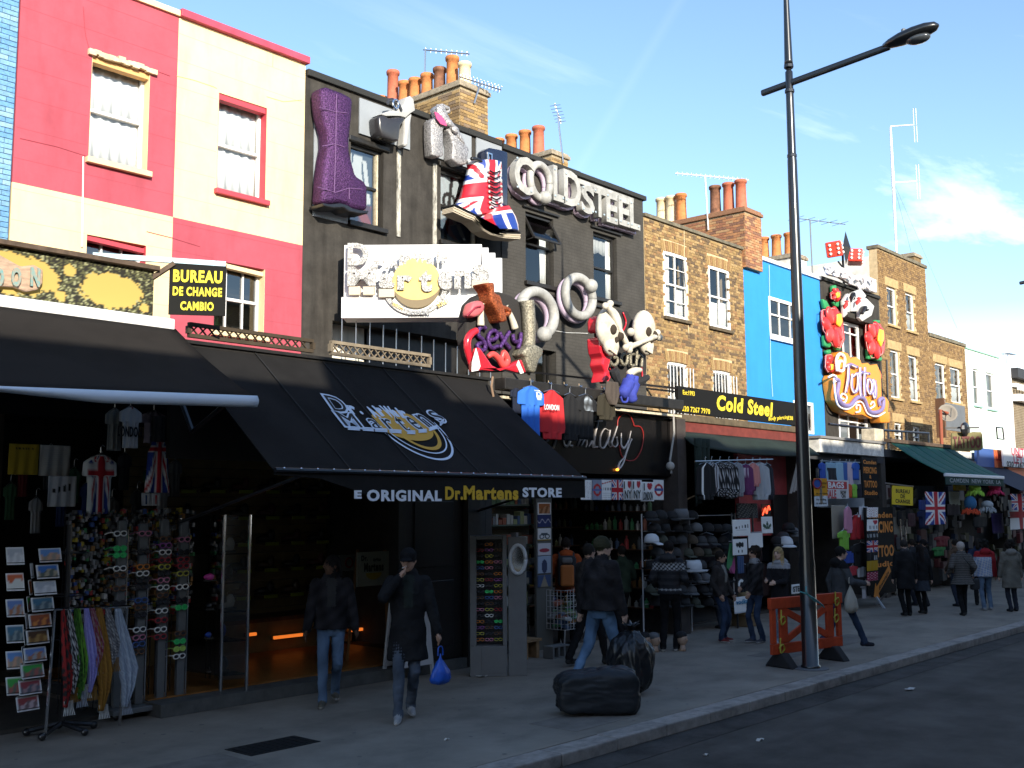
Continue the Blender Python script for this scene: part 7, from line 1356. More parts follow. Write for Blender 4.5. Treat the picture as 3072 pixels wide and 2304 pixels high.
# ================================================================ 6 green awning shop
b = thing('green_awning', 'bottle-green ribbed awning with white front bar', 'awning', (30, 10.5, 3.1)); GRN = M('green_canvas', (.008,.085,.065), .8, bump=.2, bs=200)
g0, g1 = 27.75, 32.3
for i in range(6):
    MB().grid(lambda u, v: (lerp(g0, g1, (i+u)/6), lerp(9.9, YS-.05, v), lerp(3.14, 3.98, v)-.06*math.sin(v*math.pi)+.006*math.sin(u*math.pi)), 4, 10, thick=(0,.004,-.01)).build('canopy_panel', GRN, b, smooth=True)
box('front_bar', g0, g1+.05, 9.86, 9.93, 3.06, 3.15, M('bar_white', (.6,.62,.66), .4), b, .015); box('valance', g0, g1, 9.88, 9.90, 2.86, 3.055, M('green_valance', (.01,.04,.032), .85), b)
text('CAMDEN  NEW YORK  LA', ((g0+g1)/2, 9.88, 2.97), UX, UZ, 4.0, .11, M('dull_white', (.3,.32,.32), .8), b, extr=.003, bold=.02)
box('head_box', g0-.1, g1, YS-.1, YS+.1, 3.985, 4.08, M('dark_timber'), b)
b = thing('change_sign', 'yellow square BUREAU DE CHANGE sign on a bracket arm', 'sign', P(2707, 1485, 10.1)); c = P(2707, 1487, 10.1); u = V((.86,-.5,-.06)).normalized(); n_ = u.cross(UZ).normalized(); v_ = n_.cross(u); s_ = (c-CO).dot(CF)/FPX
MB().obox(c, u*(37*s_), n_*.012, v_*(28*s_)).build('board', M('sign_amber', (.62,.46,.03), .5), b)
for st, dy, w_ in (('BUREAU', -13, 50), ('DE', 2, 16), ('CHANGE', 17, 52)): text(st, c-v_*(dy*s_)+n_*.012, u, v_, w_*s_, 12*s_, GCC, b, extr=.003, bold=.03)
MB().bar(c+v_*(30*s_)+u*(40*s_), c+v_*(34*s_)-u*(60*s_), .03).build('bracket', STEEL, b)
def flag(label, l, r, t, b2, Y, fn): return garment(label, l, r, t, b2, Y, fn, None, cut=[(0,.5),(.5,.47),(1,.5)], cat='flag', name='hanging_flag', hanger=False, thick=.003, fold=.02, nf=2, nu=40, nv=50)
flag('union flag hung vertically under the green awning', 2777, 2838, 1476, 1574, 9.95, lambda s, r: tuple(k*.9 for k in uj_v(s, r)))
flag('union flag hung at the navy awning next door', 3032, 3085, 1482, 1530, 9.9, lambda s, r: tuple(k*.8 for k in uj_v(s, r)))
flag('white flag with a red cross under the navy awning', 3026, 3090, 1500, 1588, 10.3, lambda s, r: (.36,.02,.025) if abs(s-.55) < .12 or abs(r-.5) < .1 else Wc)
for lab, l, r, t, b2, c in (('small flag windsock strip', 2757, 2775, 1500, 1530, (.04,.06,.2)), ('plain navy t-shirt', 2750, 2790, 1530, 1585, (.015,.025,.08)), ('grey grid panel card', 2848, 2880, 1475, 1515, (.4,.42,.36)), ('grey satchel', 2842, 2880, 1512, 1545, (.06,.05,.055)), ('yellow hanging notice', 2860, 2898, 1442, 1472, (.42,.28,.01)), ('green t-shirt', 2796, 2838, 1640, 1668, (.03,.15,.04)), ('dark red t-shirt', 2802, 2850, 1608, 1640, (.14,.02,.025)), ('black poster frame', 2920, 2960, 1550, 1580, (.03,.03,.03)), ('purple jersey', 2975, 3010, 1540, 1600, (.03,.02,.08)), ('beaded strip', 2725, 2745, 1540, 1580, (.12,.06,.06))): garment(lab+' under the green awning', l, r, t, b2, 10.6, solid(c), 'goods under the green awning', cut=RECT if 'shirt' not in lab else TEE, cat='hanging goods', name='hanging_item', hanger=False, thick=.03, nu=10, nv=12)
for i, (lab, px, py, c) in enumerate((('neon yellow-green', 2925, 1475, (.35,.62,.08)), ('hot pink', 2985, 1473, (.65,.05,.15)), ('blue and orange', 2912, 1530, (.60,.08,.03)), ('white', 2962, 1525, (.35,.38,.40)))):
    c0 = P(px, py, 10.1); b = thing('fluffy_hat', lab+' fluffy brimmed hat hanging under the green awning', 'hat', c0, 'fluffy hats under the green awning'); mb = MB()
    for k in range(120): a = random.uniform(0, 6.283); rr = random.uniform(.15, .34); p = c0+V((rr*math.cos(a), rr*math.sin(a)*.6, .1-rr*.45+random.uniform(-.03,.03))); mb.tube([p, p+V((.05*math.cos(a), .03*math.sin(a), -.07))], [.022,.004], 4)
    mb.build('fur_brim', M('fur_%d' % i, c, .9), b); MB().ell(c0+V((0,0,.1 if i != 2 else .18)), .2, .16, .12 if i != 2 else .2, 12).build('crown', M('fur_%d' % i, c) if i != 2 else M('fur_blue', (.03,.12,.25), .9), b, smooth=True); MB().tube([c0+V((0,0,.2)), c0+V((0,0,.6))], .005, 4).build('string', BLKM, b)
b = thing('backpack_wall', 'dark wall of hanging bags and caps under the green awning', 'display rack', (30, 11.5, 0)); mb = MB(); mm_ = [M('bagwall_%d' % i, c, .7) for i, c in enumerate(((.03,.03,.03),(.06,.02,.02),(.02,.03,.06),(.08,.08,.08),(.05,.05,.02),(.2,.18,.17),(.12,.03,.03)))]
for i in range(230): x, z = random.uniform(27.6, 39), random.uniform(.3, 2.7); s_ = random.uniform(.05, .2); mb.obox((x, 11.5-random.uniform(0,.25), z), (s_,0,random.uniform(-.03,.03)), (0,.06,0), (0,0,s_*random.uniform(.6,1.3)), random.choice((0,0,0,1,2,3,4,5,6)))
o = mb.build('hanging_bags', mm_, b, bevel=.01); o['kind'] = 'stuff'; box('backing', 27.6, 39, 11.75, 11.8, .05, 2.9, SHOPW, b)
for px in (2784, 2798): p = P(px, 1800, Z=0); MB().tube([(p.x, p.y+.6, 0), (p.x, p.y+.6, 2.0)], .025, 6).build('chrome_upright', CHROME, b)
# ================================================================ shops further on
b = thing('navy_awning', 'navy awning at the shop beyond the green one', 'awning', (35, 10.5, 3)); MB().grid(lambda u, v: (lerp(33.2, 37, u), lerp(9.7, YS, v), lerp(2.75, 3.55, v)), 10, 6, thick=(0,.004,-.012)).build('canopy', M('navy_canvas', (.01,.016,.035), .85), b); box('head_box', 33.1, 37.05, YS-.05, YS+.1, 3.56, 3.66, M('lead_grey'), b)
hb = P(2898, 1325, 10.6); b = thing('tattoo_hanging_board', 'hanging scalloped board with brown TATTOO lettering on gold', 'sign', hb); u = V((.62,-.78,0)).normalized(); n_ = u.cross(UZ); s_ = (hb-CO).dot(CF)/FPX
MB().prism([(-46,-24),(-44,26),(-20,28),(0,24),(20,29),(44,28),(47,20),(47,-20),(40,-26),(0,-29),(-30,-27)], hb, u*s_, UZ*s_, n_*.06).build('board', M('old_gold', (.16,.13,.04), .6, noise=.3, ns=6), b, bevel=.01)
text('TATTOO', hb+n_*.06-UZ*(2*s_), u, UZ, 80*s_, 36*s_, M('oxblood_letter', (.12,.02,.015), .6), b, extr=.02, bold=.03); MB().bar(hb+UZ*(42*s_)-u*(60*s_), hb+UZ*(42*s_)+u*(40*s_), .05).bar(hb+UZ*(42*s_), hb+UZ*(28*s_), .06).build('bracket', BLKM, b); MB().ell(hb+UZ*(36*s_), .3, .1, .22, 10).build('bracket_knot', BLKM, b)
p = P(2855, 1250, 13.5); b = thing('slate_board', 'blank slate-grey board on the roof below the low brick house', 'sign board', p); X0, X1, Z0, Z1 = RF(2820, 2896, 1212, 1292, 13.5); box('board', X0, X1, 13.5, 13.56, Z0, Z1, M('slate_board', (.13,.14,.15), .7, noise=.15, ns=3), b); box('frame', X0-.12, X0-.005, 13.3, 13.6, Z0-.3, Z1+.1, WOOD, b)
c = P(2842, 1240, 12.6); b = thing('satellite_dish', 'pale satellite dish on a wooden pole in front of the slate board', 'satellite dish', c); ax_ = V((-.75,-.55,.3)).normalized(); MB().lathe([(.02,-.08),(.16,-.05),(.26,.0),(.31,.05),(.3,.058),(.24,.015),(.14,-.03),(.02,-.05)], c, 24, ax=ax_).build('dish', M('dish_cream', (.24,.21,.17), .7), b, smooth=True); MB().tube([c, c+ax_*.35-UZ*.25, c+ax_*.45], .015, 5).build('feed_arm', GREYM, b); MB().tube([(c.x-.4, 12.7, 3.6), (c.x-.35, 12.7, c.z+.1), c], .06, 8).build('pole', M('rust_pole', (.30,.08,.04), .7), b)
b = thing('roof_railing', 'black tubular railing along the shop roofs below the tattoo house', 'railing', (30, 12, 4)); Yr = YS+.6
ra, rb, rc = P(2487, 1272, Yr), P(2640, 1290, Yr), P(2786, 1300, Yr); MB().tube([ra, rb, rc], .035, 8).build('top_rail', BLKM, b)
for px, py in ((2640, 1290), (2665, 1292), (2705, 1295), (2720, 1296), (2786, 1300)): q = P(px, py, Yr); MB().tube([q, (q.x, Yr, 3.7)], .03, 6).build('post', BLKM, b)
X0, X1, Z0, Z1 = RF(2953, 3010, 1348, 1402, 11.2); b = thing('orange_shop_sign', 'orange projecting shop sign with red letters Le', 'shop sign', (X0, 11.2, Z0)); box('board', X0+1, X1, 11.2, 11.3, Z0, Z1, M('sign_orange', (.70,.17,.06), .6), b); text('Leather', (X0+1.8, 11.2, lerp(Z1, Z0, .35)), UX, UZ, 1.4, .3, M('sign_red', (.45,.02,.02), .6), b, extr=.005, bold=.02); box('blue_end', X0-.6, X0+.98, 11.22, 11.3, Z0, Z1, M('sign_blue', (.05,.11,.32), .6), b)
X0, X1, Z0, Z1 = RF(3010, 3100, 1345, 1402, 11.0); b = thing('letting_board', 'white letting board reading UNIT TO LET with phone number', 'sign', (X0, 11, Z0)); box('board', X0, X1, 11.0, 11.05, Z0, Z1, M('board_bright', (.72,.70,.68), .6), b)
for st, f, w_, h_ in (('UNIT', .2, 1.3, .26), ('TO', .42, .45, .13), ('LET', .62, .95, .26), ('020 7267 44', .86, 2.4, .18)): text(st, (X0+1.5, 11.0, lerp(Z1, Z0, f)), UX, UZ, w_, h_, M('let_red', (.55,.03,.08), .6) if f < .8 else GCC, b, extr=.004, bold=.02)
for i, z in enumerate((1.25, 1.25)): pass
box('low_orange_fascia', 37.2, 60, YS-.1, YS+.1, 3.2, 3.55, M('sign_orange'), h8); box('shop_white_ledge', 33.2, 37, YS+.1, YS+.5, 3.7, 3.95, M('flaking_white'), h7)
b = thing('bent_frame', 'thin bent metal frame on the wall of the white house end', 'bracket', P(3000, 1320, 14)); MB().tube([P(2989,1282,14), P(3008,1284,14), P(3012,1318,14), P(2992,1316,14), P(2989,1282,14)], .03, 6).build('frame', BLKM, b)
# ================================================================ STREET FURNITURE
LB = V((14.86, 7.36, 0)); b = thing('street_lamp', 'tall black street lamp with a spire and one long arm over the road', 'street lamp', LB)
LP = M('lamp_black', (.010,.011,.012), .28, spec=.6, coat=.3)
MB().lathe([(.14,0),(.14,.05),(.118,.06),(.114,1.5),(.106,1.6),(.092,4),(.072,7.6),(.064,7.7),(.06,8.55),(.058,9.02),(.04,9.04),(.04,9.12)], LB, 24).build('post', LP, b, smooth=True)
MB().lathe([(.068,9.14),(.064,9.2),(.028,10.9),(.004,11.6)], LB, 16).build('spire', LP, b, smooth=True)
MB().lathe([(.26,0),(.26,.012),(.2,.02)], LB, 20).build('base_plate', M('lamp_base', (.13,.13,.13), .8), b)
za = 8.86; MB().bar((LB.x, LB.y+.48, za-.06), (LB.x, LB.y-1.6, za+.1), .085, .10).build('arm', LP, b, bevel=.03)
for z in (za-.18, za+.22, 7.65, 6.9): MB().lathe([(.066,0),(.074,.01),(.074,.05),(.066,.06)], LB+V((0,0,z)), 16).build('collar', LP, b)
prof = [(-1.50,.05,.045),(-1.60,.11,.07),(-1.76,.15,.10),(-1.95,.165,.11),(-2.12,.15,.10),(-2.25,.09,.07),(-2.30,.02,.02)]; mb = MB(); vs_ = []; n_ = 16
for (dy, hw, hh_) in prof:
    for k in range(n_): a = 2*math.pi*k/n_; vs_.append((LB.x+hw*math.cos(a), LB.y+dy, za+.12+(dy+1.5)*-.10+hh_*math.sin(a)*(1.0 if math.sin(a) > 0 else .75)))
mb.add(vs_, [(i*n_+k, i*n_+(k+1) % n_, (i+1)*n_+(k+1) % n_, (i+1)*n_+k) for i in range(len(prof)-1) for k in range(n_)]+[tuple(range(n_-1,-1,-1)), tuple((len(prof)-1)*n_+k for k in range(n_))]).build('lamp_head', LP, b, smooth=True)
MB().ell((LB.x, LB.y-2.0, za+.09), .115, .18, .075, 16).build('lens', M('lamp_lens', (.05,.055,.06), .12, spec=.8), b, smooth=True); MB().lathe([(.035,0),(.035,.06),(.025,.07)], (LB.x, LB.y-1.80, za+.23), 12).build('photocell', GREYM, b)
l2 = copy_tree(b); l2['label'] = 'second black street lamp further along the kerb'; l2.location = P(3058, 850, Z=8.8)-V((0,.48,8.8)); b['group'] = l2['group'] = 'street lamps'
c = P(2462, 1475, LB.y-.2); s_ = (c-CO).dot(CF)/FPX; u = V((.86,-.5,0)); n_ = u.cross(UZ)
b = thing('parking_plates', 'amber and white no loading plates clamped to the lamp post', 'sign', c)
MB().obox(c+UZ*(14*s_), u*(23*s_), n_*.006, UZ*(26*s_)).build('amber_plate', M('plate_amber', (.55,.26,.02), .5), b); MB().obox(c-UZ*(29*s_), u*(23*s_), n_*.006, UZ*(15*s_)).build('white_plate', M('plate_white', (.5,.54,.58), .5), b); MB().obox(c-n_*.05, u*.02, n_*.06, UZ*.18).build('clamp', STEEL, b)
cc = c+UZ*(24*s_)-u*(13*s_)+n_*.008; MB().lathe([(.075,0),(.075,.004)], cc, 18, ax=n_).build('blue_disc', M('disc_blue', (.03,.08,.3), .5), b); MB().tube([cc+(u*math.cos(R(a))+UZ*math.sin(R(a)))*.07+n_*.006 for a in range(0, 361, 24)], .012, 6).build('red_ring', M('dull_red'), b)
for st, dx, dy, w_ in (('Restricted', 8, -26, 25), ('Zone', 8, -15, 14), ('At any time', 2, 6, 38), ('No loading', 0, 24, 34), ('at any time', 0, 35, 36)): text(st, c+u*(dx*s_)-UZ*(dy*s_)+n_*.006, u, UZ, w_*s_, 7*s_, GCC, b, extr=.002, bold=.01)
# orange barrier round the lamp
OB = M('barrier_orange', (.46,.06,.02), .6, spec=.2, dirt=.3, dscale=(6,6,6), noise=.15, ns=5)
def barrier(label, pl, pr, ht, hb_, grp):
    pl, pr = V(pl), V(pr); u = (pr-pl).normalized(); n_ = u.cross(UZ); W = (pr-pl).length; b = thing('safety_barrier', label, 'barrier', (pl+pr)/2, grp)
    fr = lambda x, z: pl+u*x+UZ*(hb_+z); H = ht-hb_
    def bar(nm, x0, z0, x1, z1, w_, d=.05): MB().bar(fr(x0, z0), fr(x1, z1), d, w_, up=n_.cross(fr(x1, z1)-fr(x0, z0))).build(nm, OB, b, bevel=.008)
    bar('top_rail', -.02, H-.07, W+.02, H-.07, .16, .07); bar('bottom_rail', 0, .08, W, .08, .15, .06); bar('end_post', .05, .16, .05, H-.15, .10); bar('end_post', W-.05, .16, W-.05, H-.15, .10); bar('inner_post', .28, .16, .28, H-.15, .16); bar('inner_post', W-.28, .16, W-.28, H-.15, .16)
    bar('brace', .35, .2, W-.35, H-.2, .10, .04); bar('brace', .35, H-.2, W-.35, .2, .10, .036)
    for x in (.22, W-.22): MB().prism([(-.26,0),(.26,0),(.22,.05),(.08,hb_+.02),(-.08,hb_+.02),(-.22,.05)], fr(x, -hb_)-u*.08, n_, UZ, u*.16).build('rubber_foot', M('foot_rubber', (.022,.02,.02), .85), b, bevel=.02)
    for x, z in ((.14, .5), (.1, .1), (W-.22, .7), (W-.25, .45)): MB().tube(crom([fr(x, z)+n_*.06, fr(x+.06, z+.05)+n_*.08, fr(x+.12, z-.02)+n_*.06, fr(x+.02, z-.06)+n_*.07, fr(x+.05, z+.14)+n_*.05]), .012, 5).build('tape_knot', M('yellow_tape', (.36,.30,.03), .6), b)
    return b
g1_, g2_ = P(2330, 2030, Z=0)+V((.62,.40,0)), P(2555, 1995, Z=0)+V((.55,.40,0))
barrier('orange plastic safety barrier standing behind the lamp post', g1_+V((0,.0,0)), g2_, P(2345, 1792, Y=g1_.y).z, .19, None)
tw = thing('blue_twine', 'turquoise twine tied round the lamp post and barrier top', 'rope', LB+V((0,0,1.2))); MB().tube(crom([P(2400,1775,7.2), P(2425,1785,7.15), P(2455,1805,7.18), P(2472,1822,7.25)]), .012, 5).tube(crom([P(2418,1760,7.2), P(2420,1778,7.15), P(2440,1800,7.15), P(2468,1815,7.22)]), .01, 5).build('twine', M('turquoise_twine', (.05,.22,.22), .7), tw)
# rubbish bags
BAG = M('bin_liner', (.010,.011,.013), .34, spec=.45, bump=.5, bs=5); BAG2 = M('bin_liner_matt', (.016,.018,.021), .5, spec=.3, bump=.5, bs=6)
def bag(label, c, rx, ry, rz, m, seed, box_=False, rot=0, tie=None):
    b = thing('rubbish_bag', label, 'rubbish bag', (c[0], c[1], 0), 'rubbish bags by the kerb'); rnd = random.Random(seed); fr = [(rnd.uniform(2,7), rnd.uniform(0,6), rnd.uniform(2,6), rnd.uniform(0,6)) for _ in range(7)]; mb = MB(); nu, nv = 120, 64; vs_ = []
    for j in range(nv+1):
        ph_ = math.pi*j/nv
        for i in range(nu):
            th = 2*math.pi*i/nu; d = V((math.sin(ph_)*math.cos(th), math.sin(ph_)*math.sin(th), math.cos(ph_)))
            e = 5.5 if box_ else 2.3; nrm = (abs(d.x)**e+abs(d.y)**e+abs(d.z)**e)**(-1/e); q_ = V((d.x*(.8 if box_ else 1.7)+seed, d.y*1.9, d.z*(1.9 if box_ else 1.0))); cre = sum((.5-abs(noise.noise(q_*f1+V((0,0,seed*f1)))))*a1 for f1, a1 in ((1, .55), (2.1, .30), (4.3, .10), (8.5, .025)))
            k = nrm*(.90+(.22 if box_ else .38)*(cre-.25)); p = V((d.x*rx*k, d.y*ry*k*(1+.18*d.x*box_), d.z*rz*k*(1+.16*d.x*box_)+.05*box_*d.z*abs(noise.noise(V((d.x*3, d.y*3, 9))))))
            z = max(p.z+rz*.96, .004); x = p.x*math.cos(rot)-p.y*math.sin(rot); y = p.x*math.sin(rot)+p.y*math.cos(rot); vs_.append((c[0]+x, c[1]+y, z))
    mb.add(vs_, [(j*nu+i, (j+1)*nu+i, (j+1)*nu+(i+1) % nu, j*nu+(i+1) % nu) for j in range(nv) for i in range(nu)]).build('bag', m, b, smooth=True)
    if tie:
        t = MB()
        for k in range(9): a = k*.7; t.tube([V(tie), V(tie)+V((.05*math.cos(a), .05*math.sin(a), .06)), V(tie)+V((.12*math.cos(a), .12*math.sin(a), .09+.03*math.sin(k*2)))], [.02,.035,.01], 5, flat=.4)
        t.build('tied_neck', m, b, smooth=True)
    return b
q = P(1820, 2155, Z=0); bag('dark long boxy refuse sack lying on the pavement', (q.x+.16, q.y+.26), .52, .28, .26, BAG2, 3, True, -.70)
q2 = P(1905, 2090, Z=0); bag('round knotted black refuse sack behind the boxy one', (q2.x+.07, q2.y+.10), .33, .30, .42, BAG, 8, False, 0, (q2.x+.07, q2.y+.1, .80))
b = thing('rubbish_scrap', 'small brown scrap poking from under the boxy refuse sack', 'litter', P(1705, 2080, Z=0)); q = P(1705, 2085, Z=0); MB().obox((q.x, q.y, .06), (.06,.02,.01), (-.02,.05,0), (0,.01,.05)).build('scrap', M('mustard_card', (.10,.07,.02), .8), b)
# ================================================================ PEOPLE
def ik(a, b_, l1, l2, pole):
    a, b_ = V(a), V(b_); d = b_-a; L = max(.05, min(d.length, (l1+l2)*.999)); d.normalize(); b_ = a+d*L
    x = (l1*l1-l2*l2+L*L)/(2*L); h_ = math.sqrt(max(0, l1*l1-x*x)); p = V(pole)-d*V(pole).dot(d); p.normalize(); return a+d*x+p*h_, b_
class Body:
    def __init__(s): s.mb = MB(); s.c = []; s.p = []; s.pr = 0
    def _col(s, c): n = len(s.mb.v)-len(s.c); s.c += [c]*n; s.p += [s.pr]*n
    def cap(s, a, b_, r0, r1, c, n=16, flat=1):
        a, b_ = V(a), V(b_); d = (b_-a); L = d.length; d.normalize(); pts, rr = [], []
        for t in (-.98, -.7, -.35): pts.append(a+d*r0*t); rr.append(r0*math.sqrt(1-t*t))
        nn_ = max(4, int(L/.03))
        for i in range(nn_+1): pts.append(a.lerp(b_, i/nn_)); rr.append(lerp(r0, r1, i/nn_))
        for t in (.35, .7, .98): pts.append(b_+d*r1*t); rr.append(r1*math.sqrt(1-t*t))
        s.mb.tube(pts, rr, n, flat=flat); s._col(c)
    def loft(s, rings, c, n=44):
        k = len(s.mb.v); vs_ = []; out_ = []
        for i in range(len(rings)-1):
            nn_ = max(2, int(abs(rings[i+1][0]-rings[i][0])/.022))
            for j in range(nn_): out_.append([lerp(rings[i][q], rings[i+1][q], j/nn_) for q in range(5)])
        out_.append(list(rings[-1]))
        for (z, cx, cy, rx, ry) in out_: vs_ += [(cx+rx*math.cos(2*math.pi*q/n), cy+ry*math.sin(2*math.pi*q/n), z) for q in range(n)]
        m = len(out_); up = out_[-1][0] > out_[0][0]
        fs = [(i*n+q, i*n+(q+1) % n, (i+1)*n+(q+1) % n, (i+1)*n+q) for i in range(m-1) for q in range(n)]+[tuple(range(n-1,-1,-1)), tuple((m-1)*n+q for q in range(n))]
        s.mb.add(vs_, fs if up else [f[::-1] for f in fs]); s._col(c)
    def ell(s, c0, rx, ry, rz, c, rot=None, n=14): s.mb.ell(c0, rx, ry, rz, n, rot=rot); s._col(c)
CLOTH = MC('worn_cloth', .95, bump=.8, bs=16, spec=.1); LEATH = MC('worn_leather', .45, bump=.5, bs=16, spec=.4)
jit = lambda c, a=.25, f=9: (lambda p: tuple(k*(1+a*math.sin(p[0]*f*2+p[2]*f)*math.sin(p[1]*f+p[2]*f*1.7)) for k in c))
SKIN_D, SKIN_M, SKIN_L = (.10,.055,.036), (.40,.24,.17), (.52,.34,.26)
def person(label, g, face, H, top, bot, skin, hair, shoe=(.03,.03,.03), sole=None, feet=((.10,.0,0),(-.10,.0,0)), hands=((.27,.06,.86),(-.27,.06,.86)), hem=.86, jf=1.0, lean=0, hyaw=0, hpitch=0, hairk='short', flare=1.0, hood=False, scarf=None, shirt=None, skirt=None, hat=None, w=1.0, voxel=.0105, mat=None, shades=False, grp='people on the pavement', glove=False, curl=1.0):
    k = H/1.75; B = Body(); cy = lambda z: lean*(z-.93)
    hip = .92
    # legs
    for i, sx in enumerate((1, -1)):
        fx, fy, lift = feet[i][:3]; ank = V((fx, fy-.02, .085+lift)); h0 = V((sx*.085*w, cy(.93), hip)); kn, ank = ik(h0, ank, .44, .425, (sx*.06, 1, .1))
        tr = .083*w if not skirt else .075
        B.cap(h0, kn, tr, .062*w, bot); B.cap(kn, ank+V((0,0,.02)), .062*w, .052, bot); B.cap(ank+V((0,0,.03)), ank+V((0,0,-.015)), .055, .056, bot)
        dv = V((sx*.12, 1, -.0)).normalized(); tp = ank+V((0,0,-.045)); sh = (lambda p, so=sole, sc_=shoe, z0=lift: so if so and p[2] < z0+.032 else sc_)
        B.cap(tp-dv*.03, tp+dv*.06, .042, .042, sh); B.cap(tp+dv*.04+V((0,0,-.005)), tp+dv*.15+V((0,0,-.012)), .042, .033, sh)
    B.loft([(.80,0,cy(.8),.13*w,.10*w),(.86,0,cy(.86),.165*w,.122*w),(.95,0,cy(.95),.16*w,.115*w),(1.05,0,cy(1.05),.14*w,.1*w)], bot)
    # top
    q = jf
    rings = [(1.03,0,cy(1.03),.160*w*q,.118*w*q),(1.15,0,cy(1.15),.168*w*q,.122*w*q),(1.28,0,cy(1.28),.186*w*q,.128*w*q),(1.38,0,cy(1.38),.19*w,.118*w),(1.45,0,cy(1.45)-.01,.15*w,.092),(1.505,0,cy(1.5)-.01,.075,.068)]
    lowr = [(hem,0,cy(hem),.182*w*q*flare,.135*w*q*flare)]+([(max(hem+.02, .93),0,cy(.93),.172*w*q,.128*w*q)] if hem < .9 else [])
    B.pr = 1; B.loft(lowr+rings, top)
    if skirt: B.loft([(skirt[0],0,.0,.21,.17),(.75,0,.0,.185,.145),(.98,0,cy(.98),.15,.11)], skirt[1])
    B.pr = 2
    if shirt: B.loft([(1.16,0,cy(1.16)+.078*q,.045,.062),(1.3,0,cy(1.3)+.072*q,.055,.068),(1.43,0,cy(1.43)+.045,.06,.06),(1.47,0,cy(1.47)+.03,.05,.05)], shirt)
    B.pr = 0
    for i, sx in enumerate((1, -1)):
        sh = V((sx*.175*w, cy(1.40), 1.405)); hd = V(hands[i][:3]); el_, wr = ik(sh, hd, .285, .255, hands[i][3:6] if len(hands[i]) > 3 else (sx*.35, -1, -.25))
        B.cap(sh, el_, .066*q*w**.5, .056*q, top); B.cap(el_, wr, .056*q, .043*q, top)
        d = (wr-el_).normalized(); hs = skin if not glove else glove
        fwd = V((0, 1, 0)) if abs(d.y) < .8 else V((0,0,1)); side = d.cross(fwd).normalized(); fwd = side.cross(d)
        pm = wr+d*.055; B.cap(wr, pm+d*.015, .026, .030, hs, 10)
        for f_ in range(4):
            o_ = pm+fwd*((f_-1.5)*.019)+d*.02; l_ = (.034,.040,.037,.029)[f_]; cv_ = side*(-sx*.35*curl)
            m_ = o_+(d+cv_*.5).normalized()*l_; e_ = m_+(d+cv_*1.9).normalized()*l_*.9; B.cap(o_, m_, .0105, .0100, hs, 7); B.cap(m_, e_, .0100, .0088, hs, 7)
        t0 = wr+d*.03+fwd*.024; t1 = t0+(fwd*.8+d*.8).normalized()*.038; B.cap(t0, t1, .0125, .011, hs, 7); B.cap(t1, t1+(d+fwd*.2).normalized()*.026, .011, .009, hs, 7)
    # neck and head
    nb = V((0, cy(1.5), 1.46)); hc = V((0, cy(1.62)+.025, 1.632)); rt = Matrix.Rotation(R(hyaw), 3, 'Z') @ Matrix.Rotation(R(hpitch), 3, 'X')
    hp = lambda x, y, z: hc+rt @ V((x, y, z))
    B.cap(nb, hp(0,-.015,-.07), .056*(w**.3), .05, skin)
    B.ell(hc, .074, .094, .112, skin, rt, 36); B.ell(hp(0,.03,-.062), .052, .058, .052, skin, rt); B.ell(hp(0,.058,-.088), .026, .026, .022, skin, rt, 10)
    B.cap(hp(0,.088,.015), hp(0,.108,-.022), .011, .016, skin, 8)
    for sx in (-1, 1):
        B.ell(hp(sx*.076,-.008,-.008), .012, .022, .032, skin, rt, 10)
        B.ell(hp(sx*.030,.083,.012), .015, .010, .008, (.03,.02,.02) if not shades else (.01,.01,.01), rt, 8)
        B.ell(hp(sx*.031,.086,.034), .022, .009, .005, (.10,.07,.04) if callable(hair) else tuple(x*.6 for x in hair), rt, 8)
    B.ell(hp(0,.088,-.055), .024, .010, .007, tuple(x*.62 for x in skin), rt, 8)
    if shades: B.ell(hp(0,.078,.012), .066, .024, .017, (.008,.008,.01), rt, 12)
    B.pr = 1
    if hairk in ('short', 'curly', 'long', 'dreads', 'bob', 'grey'):
        B.ell(hp(0,-.018,.030), .083, .095, .094, hair, rt, 36)
        if hairk == 'curly':
            rn = random.Random(len(label))
            for i in range(46): a, e = rn.uniform(0, 6.28), rn.uniform(-.9, 1.2); B.ell(hp(.105*math.cos(a)*math.cos(e), -.035+.095*math.sin(a)*math.cos(e) if math.sin(a)*math.cos(e) < .35 else -.03, .02+.115*math.sin(e)), .034, .034, .034, hair, None, 8)
        if hairk in ('long', 'bob'):
            zl = 1.34 if hairk == 'long' else 1.52
            for sx in (-1, 1): B.cap(hp(sx*.068,-.015,.02), V((sx*.085, cy(1.4)+.045, zl)), .036, .03, hair)
            B.cap(hp(0,-.07,.02), V((0, cy(1.4)-.10, zl)), .07, .055, hair)
        if hairk == 'dreads':
            rn = random.Random(4)
            for i in range(22): a = R(130+i*280/21 - 10); B.cap(hp(.075*math.cos(a+math.pi/2), -.02+.08*math.sin(a+math.pi/2)*.6-.02, .05), hp(.12*math.cos(a+math.pi/2), -.055+.09*math.sin(a+math.pi/2)*.6, -.12-rn.random()*.05), .016, .011, hair, 7)
    if hat:
        kd, hcx = hat
        if kd == 'beanie': B.ell(hp(0,-.022,.048), .092, .108, .098, hcx, rt, 36); B.loft([(hc.z+.0,hp(0,-.015,0).x,hp(0,-.015,0).y,.093,.110),(hc.z+.05,hp(0,-.015,0).x,hp(0,-.015,0).y,.095,.112)], hcx)
        if kd == 'cap': B.ell(hp(0,-.012,.045), .088, .102, .088, hcx, rt, 36); B.loft([(hc.z+.03,hp(0,-.01,0).x,hp(0,-.01,0).y,.087,.103),(hc.z+.075,hp(0,-.01,0).x,hp(0,-.01,0).y,.088,.104)], hcx); B.ell(hp(0,.12,.032), .07, .065, .011, hcx, rt, 14)
        if kd == 'wool': B.ell(hp(0,-.015,.03), .096, .112, .105, hcx, rt, 36)
